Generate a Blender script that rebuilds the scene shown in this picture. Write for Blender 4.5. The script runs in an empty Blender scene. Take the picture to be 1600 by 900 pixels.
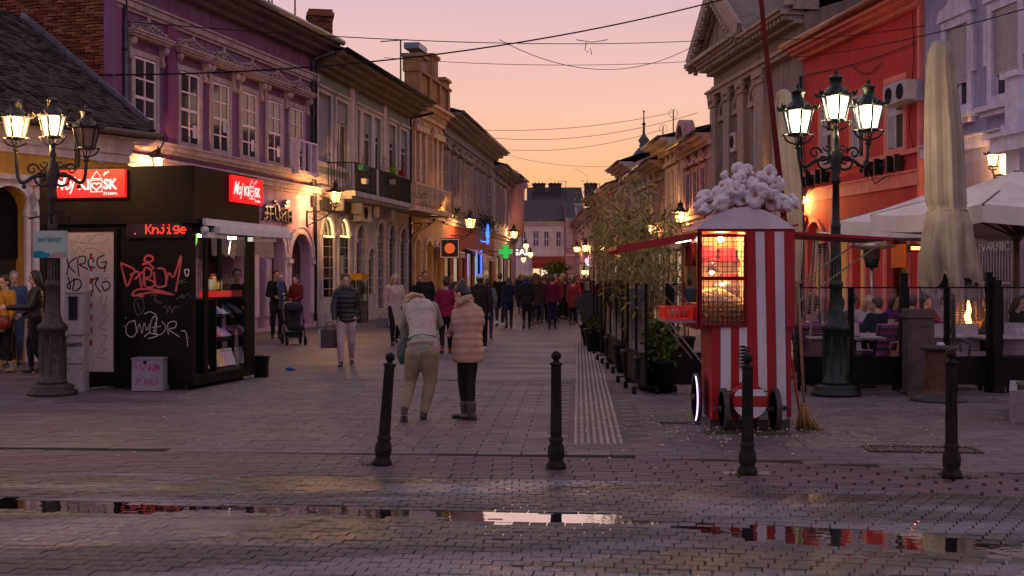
import bpy, math, random
from math import sin, cos, pi, sqrt, atan2, radians
from mathutils import Vector, Matrix, noise
random.seed(7)
sc = bpy.context.scene
COL = sc.collection
# ------------------------------------------------------------------ camera
FPX, HOR, CH = 1950.0, 432.0, 1.65          # focal length in photo pixels, horizon row, eye height
cam = bpy.data.objects.new('camera', bpy.data.cameras.new('camera')); COL.objects.link(cam)
cam.location = (0, 0, CH); cam.rotation_euler = (pi/2, 0, 0)
cam.data.sensor_width = 36; cam.data.lens = 36*FPX/1600
cam.data.shift_y = -(450-HOR)/1600
cam.data.clip_start = .1; cam.data.clip_end = 3000
sc.camera = cam
# ------------------------------------------------------------------ dusk sky
def srgb(r, g, b):
    f = lambda c: (c/255/12.92) if c/255 <= .04045 else ((c/255+.055)/1.055)**2.4
    return (f(r), f(g), f(b), 1)
w = bpy.data.worlds.new('World'); sc.world = w; w.use_nodes = True
N, L = w.node_tree.nodes, w.node_tree.links
N.clear()
out = N.new('ShaderNodeOutputWorld'); bg = N.new('ShaderNodeBackground')
tc = N.new('ShaderNodeTexCoord'); sx = N.new('ShaderNodeSeparateXYZ')
L.new(tc.outputs['Generated'], sx.inputs[0])
def ramp(stops):
    r = N.new('ShaderNodeValToRGB'); cr = r.color_ramp
    cr.elements[0].position = stops[0][0]; cr.elements[0].color = stops[0][1]
    cr.elements[1].position = stops[-1][0]; cr.elements[1].color = stops[-1][1]
    for p, c in stops[1:-1]:
        e = cr.elements.new(p); e.color = c
    return r
# elevation = asin(z); the west (behind the street end) glows orange, the east is mauve
west = ramp([(0, srgb(224,144,88)), (.045, srgb(244,170,108)), (.085, srgb(243,181,132)), (.14, srgb(233,184,166)),
             (.21, srgb(212,176,182)), (.34, srgb(200,174,184)), (.6, srgb(176,164,184)), (1, srgb(160,154,180))])
east = ramp([(0, srgb(160,132,146)), (.1, srgb(190,156,166)), (.25, srgb(190,164,180)), (.6, srgb(176,164,184)), (1, srgb(160,154,180))])
L.new(sx.outputs['Z'], west.inputs[0]); L.new(sx.outputs['Z'], east.inputs[0])
mr = N.new('ShaderNodeMapRange'); mr.inputs['From Min'].default_value = -.5; mr.inputs['From Max'].default_value = .9
mr.interpolation_type = 'SMOOTHSTEP'
L.new(sx.outputs['Y'], mr.inputs['Value'])
mx = N.new('ShaderNodeMix'); mx.data_type = 'RGBA'
L.new(mr.outputs[0], mx.inputs['Factor']); L.new(east.outputs[0], mx.inputs['A']); L.new(west.outputs[0], mx.inputs['B'])
# faint high cloud streaks
mp = N.new('ShaderNodeMapping'); mp.inputs['Scale'].default_value = (1.5, 1.5, 14)
nz = N.new('ShaderNodeTexNoise'); nz.inputs['Scale'].default_value = 2.2; nz.inputs['Detail'].default_value = 3
L.new(tc.outputs['Generated'], mp.inputs[0]); L.new(mp.outputs[0], nz.inputs['Vector'])
hs = N.new('ShaderNodeMapRange'); hs.inputs['To Min'].default_value = .94; hs.inputs['To Max'].default_value = 1.06
L.new(nz.outputs[0], hs.inputs['Value'])
mul = N.new('ShaderNodeVectorMath'); mul.operation = 'SCALE'
L.new(mx.outputs['Result'], mul.inputs[0]); L.new(hs.outputs[0], mul.inputs['Scale'])
L.new(mul.outputs[0], bg.inputs[0]); bg.inputs[1].default_value = 1.08
L.new(bg.outputs[0], out.inputs[0])
# afterglow: the sun has just set behind the street end
sun = bpy.data.objects.new('sun', bpy.data.lights.new('sun', 'SUN')); COL.objects.link(sun)
sun.data.energy = .12; sun.data.angle = radians(40); sun.data.color = (1, .62, .42)
sun.rotation_euler = Vector((.05, -1, -.42)).to_track_quat('-Z', 'Y').to_euler()
sc.view_settings.view_transform = 'Standard'; sc.view_settings.look = 'None'
sc.view_settings.exposure = .12; sc.view_settings.gamma = 1
sc.render.engine = 'CYCLES'
sc.cycles.use_denoising = True
sc.cycles.max_bounces = 6; sc.cycles.transparent_max_bounces = 12
sc.cycles.sample_clamp_indirect = 6
# ------------------------------------------------------------------ pixel helpers
def P(x, y, d):                       # the point at depth d that the photo shows at pixel (x, y)
    return Vector(((x-800)/FPX*d, d, CH+(HOR-y)*d/FPX))
def dg(y): return CH*FPX/(y-HOR)      # depth of the ground at row y
def G(x, y):
    d = dg(y); return Vector(((x-800)/FPX*d, d, 0))
# ------------------------------------------------------------------ materials
MATS = {}
def mat(name, c, c2=None, scale=6., rough=.8, bump=0., bscale=None, metal=0., emit=None, es=1., streak=0., spec=.5,
        island=0., trans=0., alpha=None, band=None, detail=5., wet=0.):
    if name in MATS: return MATS[name]
    if any(k in name for k in ('plaster', 'trim', 'stone', 'render')) and not any(k in name for k in ('paver', 'block', 'pillar')):
        g = 1.15 if 'purple' in name or 'lower' in name else 1.5
        c = tuple(min(v*g, .78) for v in c[:3]); c2 = tuple(min(v*g, .7) for v in c2[:3]) if c2 else None
    m = bpy.data.materials.new(name); m.use_nodes = True; MATS[name] = m
    n, l = m.node_tree.nodes, m.node_tree.links
    b = n['Principled BSDF']
    b.inputs['Roughness'].default_value = rough; b.inputs['Metallic'].default_value = metal
    b.inputs['Specular IOR Level'].default_value = spec if (spec != .5 or rough < .7) else .12
    geo = n.new('ShaderNodeNewGeometry'); tco = n.new('ShaderNodeTexCoord')
    pos = tco.outputs['Object']
    def noi(sc_, vec=None, det=detail):
        t = n.new('ShaderNodeTexNoise'); t.inputs['Scale'].default_value = sc_; t.inputs['Detail'].default_value = det
        l.new(vec or pos, t.inputs['Vector']); return t.outputs['Fac']
    def mixc(f, a, bb):
        q = n.new('ShaderNodeMix'); q.data_type = 'RGBA'
        if isinstance(f, float): q.inputs['Factor'].default_value = f
        else: l.new(f, q.inputs['Factor'])
        for s, v in (('A', a), ('B', bb)):
            if isinstance(v, tuple): q.inputs[s].default_value = v if len(v) == 4 else (*v, 1)
            else: l.new(v, q.inputs[s])
        return q.outputs['Result']
    def rng(v, a, bb, lo=0., hi=1.):
        q = n.new('ShaderNodeMapRange'); q.inputs['From Min'].default_value = a; q.inputs['From Max'].default_value = bb
        q.inputs['To Min'].default_value = lo; q.inputs['To Max'].default_value = hi
        l.new(v, q.inputs['Value']); return q.outputs[0]
    base = c if len(c) == 4 else (*c, 1)
    colr = base
    if c2 is None: c2 = tuple(v*.72 for v in base[:3])
    f = rng(noi(scale), .36, .66)
    colr = mixc(f, base, (*c2[:3], 1))
    if streak:
        mpn = n.new('ShaderNodeMapping'); mpn.inputs['Scale'].default_value = (2.3, 2.3, .22)
        l.new(pos, mpn.inputs[0])
        f2 = rng(noi(1.9, mpn.outputs[0], 7.), .47, .66, 0, min(streak*1.25, .75))
        colr = mixc(f2, colr, tuple(v*.38+.012 for v in base[:3]))
        f3 = rng(noi(.7, pos, 6.), .45, .58, 0, streak*.8)
        colr = mixc(f3, colr, tuple(v*.6+.05 for v in base[:3]))
    if island:
        oi = n.new('ShaderNodeObjectInfo'); ad = n.new('ShaderNodeMath'); ad.operation = 'ADD'
        l.new(geo.outputs['Random Per Island'], ad.inputs[0]); l.new(oi.outputs['Random'], ad.inputs[1])
        fr = n.new('ShaderNodeMath'); fr.operation = 'FRACT'; l.new(ad.outputs[0], fr.inputs[0])
        h = n.new('ShaderNodeHueSaturation'); l.new(colr, h.inputs['Color'])
        l.new(rng(fr.outputs[0], 0, 1, 1-island, 1+island), h.inputs['Value'])
        m2 = n.new('ShaderNodeMath'); m2.operation = 'PINGPONG'; m2.inputs[1].default_value = .31
        l.new(fr.outputs[0], m2.inputs[0]); l.new(rng(m2.outputs[0], 0, .31, .49, .515), h.inputs['Hue'])
        colr = h.outputs['Color']
    if wet:
        mpn = n.new('ShaderNodeMapping'); mpn.inputs['Scale'].default_value = (.26, 1., 1)
        mpn.inputs['Rotation'].default_value = (0, 0, .12)
        l.new(geo.outputs['Position'], mpn.inputs[0])
        wf = rng(noi(1.0 if wet == 2 else 1.5, mpn.outputs[0], 7.), .45, .57)
        colr = mixc(wf, colr, mixc((.88 if wet == 2 else .62*min(wet, 1)), colr, (.004, .004, .006, 1)))
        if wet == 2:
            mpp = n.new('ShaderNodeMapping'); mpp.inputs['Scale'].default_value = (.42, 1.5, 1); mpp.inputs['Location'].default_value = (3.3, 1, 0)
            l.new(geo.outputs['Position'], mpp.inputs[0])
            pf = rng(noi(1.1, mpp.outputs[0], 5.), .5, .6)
            colr = mixc(pf, colr, mixc(.72, colr, (.17, .15, .19, 1)))  # pale lilac patches: the sky's sheen on the road, painted into the colour
        l.new(rng(wf, 0, 1, rough, (.27 if wet == 2 else .4) if wet >= .9 else .55), b.inputs['Roughness'])
    if band:     # a base-colour grain of bands, e.g. corrugation of wood or fabric folds
        wv = n.new('ShaderNodeTexWave'); wv.inputs['Scale'].default_value = band; wv.inputs['Distortion'].default_value = 4
        l.new(pos, wv.inputs['Vector']); colr = mixc(rng(wv.outputs['Fac'], 0, 1, 0, .35), colr, (*c2[:3], 1))
    if isinstance(colr, tuple): b.inputs['Base Color'].default_value = colr
    else: l.new(colr, b.inputs['Base Color'])
    if bump:
        bp = n.new('ShaderNodeBump'); bp.inputs['Strength'].default_value = bump; bp.inputs['Distance'].default_value = .02
        l.new(noi(bscale or scale*5, pos, 6.), bp.inputs['Height']); l.new(bp.outputs[0], b.inputs['Normal'])
    if emit:
        b.inputs['Emission Color'].default_value = (*emit[:3], 1); b.inputs['Emission Strength'].default_value = es
    if trans: b.inputs['Transmission Weight'].default_value = trans
    if alpha is not None: b.inputs['Alpha'].default_value = alpha
    return m
def glow(name, c, s):
    if name in MATS: return MATS[name]
    m = bpy.data.materials.new(name); m.use_nodes = True; MATS[name] = m
    n, l = m.node_tree.nodes, m.node_tree.links
    b = n['Principled BSDF']; b.inputs['Base Color'].default_value = (*[v*.5 for v in c[:3]], 1)
    b.inputs['Emission Color'].default_value = (*c[:3], 1); b.inputs['Emission Strength'].default_value = s
    return m
def glass(name, tint=(.9, .92, .95), mixf=.86, rough=.02):
    if name in MATS: return MATS[name]
    m = bpy.data.materials.new(name); m.use_nodes = True; MATS[name] = m
    n, l = m.node_tree.nodes, m.node_tree.links; n.clear()
    o = n.new('ShaderNodeOutputMaterial'); t = n.new('ShaderNodeBsdfTransparent'); g = n.new('ShaderNodeBsdfGlossy')
    fr = n.new('ShaderNodeFresnel'); fr.inputs[0].default_value = 1.6
    ad = n.new('ShaderNodeMath'); ad.operation = 'ADD'; ad.inputs[1].default_value = 1-mixf-.04; ad.use_clamp = True
    t.inputs[0].default_value = (*tint, 1); g.inputs['Roughness'].default_value = rough
    x = n.new('ShaderNodeMixShader'); l.new(fr.outputs[0], ad.inputs[0]); l.new(ad.outputs[0], x.inputs[0])
    l.new(t.outputs[0], x.inputs[1]); l.new(g.outputs[0], x.inputs[2]); l.new(x.outputs[0], o.inputs[0])
    return m
# ------------------------------------------------------------------ mesh builder
class MB:
    def __init__(s): s.V = []; s.F = []; s.I = []; s.S = []
    def add(s, vs, fs, mi=0, sm=False, T=None):
        k = len(s.V)
        s.V += [tuple(T @ Vector(v)) for v in vs] if T is not None else [tuple(v) for v in vs]
        s.F += [tuple(i+k for i in f) for f in fs]; s.I += [mi]*len(fs); s.S += [sm]*len(fs)
        return s
    def bx(s, x0, x1, y0, y1, z0, z1, mi=0, T=None):
        v = [(x, y, z) for z in (z0, z1) for y in (y0, y1) for x in (x0, x1)]
        return s.add(v, [(0,2,3,1), (4,5,7,6), (0,1,5,4), (2,6,7,3), (0,4,6,2), (1,3,7,5)], mi, False, T)
    def box(s, c, d, rz=0, mi=0, R=None):
        T = Matrix.Translation(c) @ (R if R is not None else Matrix.Rotation(rz, 4, 'Z'))
        return s.bx(-d[0]/2, d[0]/2, -d[1]/2, d[1]/2, -d[2]/2, d[2]/2, mi, T)
    def bar(s, p, q, wd, th, mi=0, up=(0, 0, 1)):      # rectangular bar from p to q
        p, q = Vector(p), Vector(q); z = (q-p); ln = z.length; z.normalize()
        x = Vector(up).cross(z)
        if x.length < 1e-4: x = Vector((1, 0, 0))
        x.normalize(); y = z.cross(x)
        T = Matrix((x, y, z)).transposed().to_4x4(); T.translation = p
        return s.bx(-wd/2, wd/2, -th/2, th/2, 0, ln, mi, T)
    def cyl(s, p, q, r0, r1=None, n=10, mi=0, cap=True, sm=True):
        r1 = r0 if r1 is None else r1
        return s.loft([p, q], [r0, r1], n=n, mi=mi, cap=cap, sm=sm)
    def loft(s, pts, rx, ry=None, side=None, n=10, mi=0, cap=True, sm=True, phase=0., closed=False):
        pts = [Vector(p) for p in pts]; ry = ry or rx; m = len(pts)
        vs = []
        up0 = Vector(side) if side else None; pv = None
        for i, p in enumerate(pts):
            t = (pts[(i+1) % m]-pts[i-1]) if closed else (pts[min(i+1, m-1)]-pts[max(i-1, 0)])
            if t.length < 1e-7: t = Vector((0, 0, 1))
            t.normalize()
            if up0 is None:
                sd = pv if pv is not None else (Vector((1, 0, 0)) if abs(t.x) < .9 else Vector((0, 1, 0)))
            else: sd = up0
            v = sd - t*sd.dot(t)
            if v.length < 1e-5: v = t.orthogonal()
            v.normalize(); pv = v; wv = t.cross(v)
            for k in range(n):
                a = 2*pi*k/n+phase
                vs.append(p+v*(rx[i]*cos(a))+wv*(ry[i]*sin(a)))
        fs = []
        for i in range(m if closed else m-1):
            for k in range(n):
                a, b = i*n+k, i*n+(k+1) % n; c_, d_ = ((i+1) % m)*n+(k+1) % n, ((i+1) % m)*n+k
                fs.append((a, b, c_, d_))
        s.add(vs, fs, mi, sm)
        if cap and not closed:
            k0 = len(s.V)-m*n
            s.F.append(tuple(k0+i for i in reversed(range(n)))); s.I.append(mi); s.S.append(False)
            s.F.append(tuple(k0+(m-1)*n+i for i in range(n))); s.I.append(mi); s.S.append(False)
        return s
    def tube(s, pts, r, n=6, mi=0, closed=False):
        rr = r if isinstance(r, list) else [r]*len(pts)
        return s.loft(pts, rr, n=n, mi=mi, closed=closed)
    def lathe(s, prof, c=(0, 0, 0), n=16, mi=0, sm=True, phase=0., T=None):
        vs = [(c[0]+r*cos(2*pi*k/n+phase), c[1]+r*sin(2*pi*k/n+phase), c[2]+z) for r, z in prof for k in range(n)]
        fs = []
        for i in range(len(prof)-1):
            for k in range(n):
                fs.append((i*n+k, i*n+(k+1) % n, (i+1)*n+(k+1) % n, (i+1)*n+k))
        if prof[0][0] > 1e-4: fs.append(tuple(reversed(range(n))))
        if prof[-1][0] > 1e-4: fs.append(tuple((len(prof)-1)*n+k for k in range(n)))
        return s.add(vs, fs, mi, sm, T)
    def prism(s, poly, y0, y1, mi=0, T=None):          # polygon in (x, z) extruded in y
        n = len(poly)
        v = [(x, y0, z) for x, z in poly]+[(x, y1, z) for x, z in poly]
        fs = [tuple(range(n)), tuple(reversed(range(n, 2*n)))]+[(i, i+n, (i+1) % n+n, (i+1) % n) for i in range(n)]
        return s.add(v, fs, mi, False, T)
    def hprism(s, poly, z0, z1, mi=0, T=None):         # polygon in (x, y) extruded in z
        n = len(poly)
        v = [(x, y, z0) for x, y in poly]+[(x, y, z1) for x, y in poly]
        fs = [tuple(reversed(range(n))), tuple(range(n, 2*n))]+[(i, (i+1) % n, (i+1) % n+n, i+n) for i in range(n)]
        return s.add(v, fs, mi, False, T)
    def ball(s, c, r, n=10, m=7, mi=0, T=None):
        r = (r, r, r) if not hasattr(r, '__len__') else r
        vs = [(0, 0, -1)]; fs = []
        for i in range(1, m):
            a = -pi/2+pi*i/m
            vs += [(cos(a)*cos(2*pi*k/n), cos(a)*sin(2*pi*k/n), sin(a)) for k in range(n)]
        vs.append((0, 0, 1)); t = len(vs)-1
        for k in range(n):
            fs.append((0, 1+(k+1) % n, 1+k)); fs.append((t, t-n+k, t-n+(k+1) % n))
            for i in range(m-2):
                a, b = 1+i*n+k, 1+i*n+(k+1) % n; fs.append((a, b, b+n, a+n))
        M = Matrix.Translation(c) @ (T or Matrix()) @ Matrix.Diagonal((*r, 1))
        return s.add(vs, fs, mi, True, M)
    def quad(s, a, b, c_, d_, mi=0): return s.add([a, b, c_, d_], [(0, 1, 2, 3)], mi)
    def ribbon(s, pts, wd, y=-.003, th=.002, mi=0, T=None):   # painted stroke in the (x, z) plane
        n = len(pts); vs = []
        for i in range(n):
            a, b = pts[max(i-1, 0)], pts[min(i+1, n-1)]
            dx, dz = b[0]-a[0], b[1]-a[1]; q = sqrt(dx*dx+dz*dz) or 1
            nx, nz_ = -dz/q*wd/2, dx/q*wd/2
            for sg in (1, -1):
                vs.append((pts[i][0]+nx*sg, y, pts[i][1]+nz_*sg))
        return s.add(vs, [(2*i, 2*i+2, 2*i+3, 2*i+1) for i in range(n-1)], mi, False, T)
    def mesh(s, name, mats):
        me = bpy.data.meshes.new(name); me.from_pydata(s.V, [], s.F)
        for m in (mats if isinstance(mats, (list, tuple)) else [mats]): me.materials.append(m)
        me.polygons.foreach_set('material_index', s.I); me.polygons.foreach_set('use_smooth', s.S)
        me.update(); return me
    def build(s, name, mats, parent=None, loc=None, rz=None, **kw):
        return link(name, s.mesh(name, mats), parent, loc, rz, **kw)
def link(name, me, parent=None, loc=None, rz=None, **kw):
    o = bpy.data.objects.new(name, me); COL.objects.link(o)
    if parent is not None: o.parent = parent
    if loc is not None: o.location = loc
    if rz is not None: o.rotation_euler = (0, 0, rz) if not hasattr(rz, '__len__') else rz
    for k, v in kw.items(): o[k] = v
    return o
def thing(name, label, cat, loc=(0, 0, 0), rz=0, group=None):
    o = link(name, None, None, loc, rz, label=label, category=cat)
    if group: o['group'] = group
    return o
def tag(o, label, cat, group=None):
    o['label'] = label; o['category'] = cat
    if group: o['group'] = group
    return o
def struct(name, mb, m, **kw): return mb.build(name, m, kind='structure', **kw)
KIDS = {}
def copy_tree(o, parent=None, label=None, loc=None, rz=None):
    c = o.copy(); COL.objects.link(c); c.parent = parent
    if label: c['label'] = label
    if loc is not None: c.location = loc
    if rz is not None: c.rotation_euler = (0, 0, rz)
    for ch in list(o.children): copy_tree(ch, c)
    return c
def bake(o):                                           # freeze modifiers into the mesh
    d = bpy.context.evaluated_depsgraph_get(); me = bpy.data.meshes.new_from_object(o.evaluated_get(d))
    mats = [s.material for s in o.material_slots]; o.modifiers.clear(); o.data = me
    return o
TXT = {}
def text(name, s, m, parent, x0, x1, z0, z1, y=-.004, ext=.002, shear=0., bold=0., **kw):
    """lettering in the parent's (x, z) plane that fills the given box"""
    cu = bpy.data.curves.new('lettering', 'FONT'); cu.body = s; cu.shear = shear; cu.offset = bold; cu.resolution_u = 3
    t = bpy.data.objects.new('lettering', cu); COL.objects.link(t)
    bpy.context.view_layer.update()
    me = bpy.data.meshes.new_from_object(t.evaluated_get(bpy.context.evaluated_depsgraph_get()))
    bpy.data.objects.remove(t)
    if not len(me.vertices): return None
    xs = [v.co.x for v in me.vertices]; ys = [v.co.y for v in me.vertices]
    ax, bx_, ay, by = min(xs), max(xs), min(ys), max(ys)
    for v in me.vertices:
        v.co = (x0+(v.co.x-ax)/(bx_-ax)*(x1-x0), y, z0+(v.co.y-ay)/(by-ay)*(z1-z0))
    me.materials.clear(); me.materials.append(m)
    return link(name, me, parent, **kw)
# ------------------------------------------------------------------ shared materials
iron = mat('black_iron', (.008, .008, .009), (.02, .018, .018), 20, .5, .3, spec=.25)
green_iron = mat('green_iron', (.01, .02, .017), (.03, .035, .03), 18, .4, .3, metal=.5)
lamp_iron = mat('weathered_iron', (.03, .026, .026), (.07, .055, .045), 16, .55, .4, metal=.3)
dark_glass = mat('window_glass', (.02, .02, .028), (.045, .04, .05), 1.2, .06, spec=.8)
dark_room = mat('dark_interior', (.018, .014, .014), (.03, .02, .02), 2, .9)
pale_wood = mat('painted_frame', (.42, .33, .4), (.3, .22, .28), 9, .6, .2)
def lit_pane(name, c, s, watts, lc):
    """frosted lamp glass: glows and lets the lamp inside shine through"""
    m = bpy.data.materials.new(name); m.use_nodes = True; n, l = m.node_tree.nodes, m.node_tree.links; n.clear()
    o = n.new('ShaderNodeOutputMaterial'); t = n.new('ShaderNodeBsdfTransparent'); e = n.new('ShaderNodeEmission'); x = n.new('ShaderNodeMixShader')
    e.inputs[0].default_value = (*c, 1); e.inputs[1].default_value = s; x.inputs[0].default_value = .35
    l.new(t.outputs[0], x.inputs[1]); l.new(e.outputs[0], x.inputs[2]); l.new(x.outputs[0], o.inputs[0]); LAMPW[name] = (watts, lc)
    return m
LAMPW = {}
bulb_glow = glow('bulb_glow', (1, .8, .5), 12)
warm_lamp = lit_pane('lantern_glow', (1, .5, .14), 5.5, 1050, (1, .46, .13))
zinc = mat('zinc_gutter', (.05, .055, .075), (.1, .1, .13), 6, .4, .2, metal=.5)
leafm = mat('leaves', (.035, .06, .014), (.1, .09, .02), 3, .7, island=.5)
# ------------------------------------------------------------------ ground
STRIP = lambda y: (.61+.0533*(y-12.4), .61+.0533*(y-12.4)+.5)
def edge_y(x):                                      # the line between road and pavement
    y = 10.15-.10*(x-.2)
    if x > .5: y -= .045*(x-.5)**2 if x < 3.2 else .045*7.29+.243*(x-3.2)
    return y
PUD = [(0, 9.02, .32), (100, 8.98, .28), (200, 8.94, .2), (300, 8.9, .15), (400, 8.86, .14), (500, 8.83, .16), (600, 8.74, .19), (700, 8.62, .2),
       (800, 8.57, .22), (870, 8.53, .2), (950, 8.5, .15), (1050, 8.3, .06), (1100, 8.17, .12), (1170, 8.08, .25), (1300, 7.96, .24), (1400, 7.87, .27),
       (1500, 7.74, .26), (1600, 7.48, .2)]
PW = [((x-800)/FPX*d, d, w_*(1.3 if x > 1080 else 1.1)) for x, d, w_ in PUD]
def pud(x):
    if x <= PW[0][0]: return PW[0][1:]
    for a, b in zip(PW, PW[1:]):
        if x <= b[0]:
            t = (x-a[0])/(b[0]-a[0]); return a[1]+(b[1]-a[1])*t, a[2]+(b[2]-a[2])*t
    return PW[-1][1:]
WATER = -.006
def road_h(x, y):
    yc, w_ = pud(x); q = abs(y-yc)/max(w_, .02)
    n = noise.noise(Vector((x*1.3, y*5, 0)))*.5+noise.noise(Vector((x*5, y*14, 3)))*.32
    dip = -.011*max(0, 1.25-q+n*.9) if q < 3 else 0
    return max(dip, -.02)
struct('ground', MB().quad((-400, -60, -.09), (400, -60, -.09), (400, 900, -.09), (-400, 900, -.09)),
       mat('ground_soil', (.06, .05, .055)))
bed = MB()
fill_m = mat('joint_fill', (.12, .09, .094), (.08, .06, .065), 3, .7, .5)
bed.quad((-14, 9.4, -.009), (14, 9.4, -.009), (14, 21, -.009), (-14, 21, -.009))
NX, NY = 90, 80; bv = []
for j in range(NY+1):
    for i in range(NX+1):
        x, y = -5.+10*i/NX, 5.2+4.6*j/NY; bv.append((x, y, -.0065+road_h(x, y) if y < 9.45 else -.0075))
bed.add(bv, [(j*(NX+1)+i, j*(NX+1)+i+1, (j+1)*(NX+1)+i+1, (j+1)*(NX+1)+i) for j in range(NY) for i in range(NX)], 0, True)
for i in range(40):
    y0 = 12.+i*.2; a0, b0 = STRIP(y0); a1, b1 = STRIP(y0+.2)
    bed.quad((a0-.42, y0, -.0035), (b0+.42, y0, -.0035), (b1+.42, y0+.2, -.0035), (a1-.42, y0+.2, -.0035), 1)

bedo = struct('paving_bed', bed, [mat('joint_sand', (.03, .025, .027), (.045, .036, .038), 30, .95, .5), fill_m])
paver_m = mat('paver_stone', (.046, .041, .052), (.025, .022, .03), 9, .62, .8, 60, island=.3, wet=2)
slab_m = mat('pavement_slab', (.14, .085, .1), (.09, .056, .067), 7, .72, .7, 50, island=.16, wet=.7, spec=.35)
plaza_m = mat('plaza_slab', (.155, .112, .125), (.1, .073, .083), 4, .75, .6, 40, island=.12, wet=.5, spec=.35)
def stone(mb, cx, cy, cz, sx_, sy_, sz, rz, tilt=0.):
    T = Matrix.Translation((cx, cy, cz)) @ Matrix.Rotation(rz, 4, 'Z') @ Matrix.Rotation(tilt, 4, 'X')
    b = .004
    x, y = sx_/2, sy_/2
    vs = [(-x, -y, -sz), (x, -y, -sz), (x, y, -sz), (-x, y, -sz), (-x, -y, -b), (x, -y, -b), (x, y, -b), (-x, y, -b),
          (-x+b, -y+b, 0), (x-b, -y+b, 0), (x-b, y-b, 0), (-x+b, y-b, 0)]
    fs = [(8, 9, 10, 11)]+[(4+i, 4+(i+1) % 4, 8+(i+1) % 4, 8+i) for i in range(4)]+[(i, (i+1) % 4, 4+(i+1) % 4, 4+i) for i in range(4)]
    mb.add(vs, fs, 0, False, T)
road = link('road', None); road['kind'] = 'structure'
pav = link('pavement', None); pav['kind'] = 'structure'
def lay(parent, name, cells, size, m, cap=300):
    """cells: (x, y, z, rz, tilt); the ones nearest the camera are single pieces, the rest one joined piece"""
    inview = [c for c in cells if abs(c[0]) < c[1]*.415 and c[1] > 6.7]
    inview.sort(key=lambda c: c[1])
    single = inview[:cap]; ss = set(id(c) for c in single)
    u = MB(); stone(u, 0, 0, 0, *size, 0); me = u.mesh(name, m)
    for c in single:
        o = link(name, me, parent, (c[0], c[1], c[2]), (c[4], 0, c[3]))
    r = MB()
    for c in cells:
        if id(c) not in ss: stone(r, c[0], c[1], c[2], *size, c[3], c[4])
    r.build(name+'_field', m, parent, kind='stuff')
S_ = .117
cells = []
for j in range(0, 42):
    for i in range(-48, 48):
        x = (i+.5*(j % 2))*S_
        yy = edge_y(x)-(j+.5)*S_
        if yy < 5.6 or abs(x) > yy*.5+.6: continue
        sl = (edge_y(x+.05)-edge_y(x-.05))/.1
        cells.append((x+random.uniform(-.002, .002), yy, road_h(x, yy)+random.uniform(-.003, .002), atan2(sl, 1)+random.uniform(-.02, .02), random.uniform(-.02, .02)))
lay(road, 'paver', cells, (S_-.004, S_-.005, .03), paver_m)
cells = []
for j in range(0, 8):
    for i in range(-24, 24):
        x = (i+.5*(j % 2))*.34; yy = edge_y(x)+(j+.5)*.155+.01
        if abs(x) > yy*.5+1: continue
        sl = (edge_y(x+.1)-edge_y(x-.1))/.2
        cells.append((x, yy, random.uniform(-.001, .003), atan2(sl, 1), random.uniform(-.006, .006)))
lay(pav, 'slab', cells, (.333, .149, .05), slab_m, 220)
STRIP = lambda y: (.61+.0533*(y-12.4), .61+.0533*(y-12.4)+.5)
cells = []
th = -.053
for j in range(0, 46):
    for i in range(-34, 34):
        lx, ly = (i+.5*(j % 2))*.42, 10.6+j*.215
        x, yy = lx*cos(th)-(ly-10)*sin(th), 10+lx*sin(th)+(ly-10)*cos(th)
        if yy < edge_y(x)+1.36 or yy > 19.9 or abs(x) > yy*.5+1: continue
        a, b = STRIP(yy)
        if yy > 12.3 and a-.1 < x < b+.1: continue
        cells.append((x, yy, random.uniform(-.001, .003), th, random.uniform(-.006, .006)))
lay(pav, 'plaza_slab', cells, (.413, .208, .05), plaza_m, 80)
# beyond 20 m single slabs fall under the size of a few pixels: a sheet with the joints in its relief
def paving_mat():
    m = mat('street_paving', (.17, .123, .132), (.115, .083, .09), .9, .72, .0, wet=.5, spec=.35)
    n, l = m.node_tree.nodes, m.node_tree.links
    geo = n.new('ShaderNodeNewGeometry'); br = n.new('ShaderNodeTexBrick')
    mp_ = n.new('ShaderNodeMapping'); mp_.inputs['Rotation'].default_value = (0, 0, .053)
    l.new(geo.outputs['Position'], mp_.inputs[0]); l.new(mp_.outputs[0], br.inputs['Vector'])
    br.inputs['Scale'].default_value = 1; br.inputs['Brick Width'].default_value = .42; br.inputs['Row Height'].default_value = .215
    br.inputs['Mortar Size'].default_value = .008; br.inputs['Color1'].default_value = (1, 1, 1, 1); br.inputs['Color2'].default_value = (.8, .8, .8, 1)
    br.inputs['Mortar'].default_value = (.2, .2, .2, 1)
    b = n['Principled BSDF']; old = b.inputs['Base Color'].links[0].from_socket
    q = n.new('ShaderNodeMix'); q.data_type = 'RGBA'; q.blend_type = 'MULTIPLY'; q.inputs['Factor'].default_value = .7
    l.new(old, q.inputs['A']); l.new(br.outputs['Color'], q.inputs['B']); l.new(q.outputs['Result'], b.inputs['Base Color'])
    bp = n.new('ShaderNodeBump'); bp.inputs['Distance'].default_value = .01; bp.inputs['Strength'].default_value = .6
    l.new(br.outputs['Fac'], bp.inputs['Height']); bp.invert = True; l.new(bp.outputs[0], b.inputs['Normal'])
    return m
sp = MB(); pm = paving_mat()
sp.quad((-60, 19.95, 0), (60, 19.95, 0), (60, 240, 0), (-60, 240, 0))
sp.quad((-60, 4, -.004), (-9.5, 4, -.004), (-10.9, 19.9, -.004), (-60, 19.9, -.004))
sp.quad((9.5, 4, -.004), (60, 4, -.004), (60, 19.9, -.004), (10.9, 19.9, -.004))
struct('street_paving', sp, pm)
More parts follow.
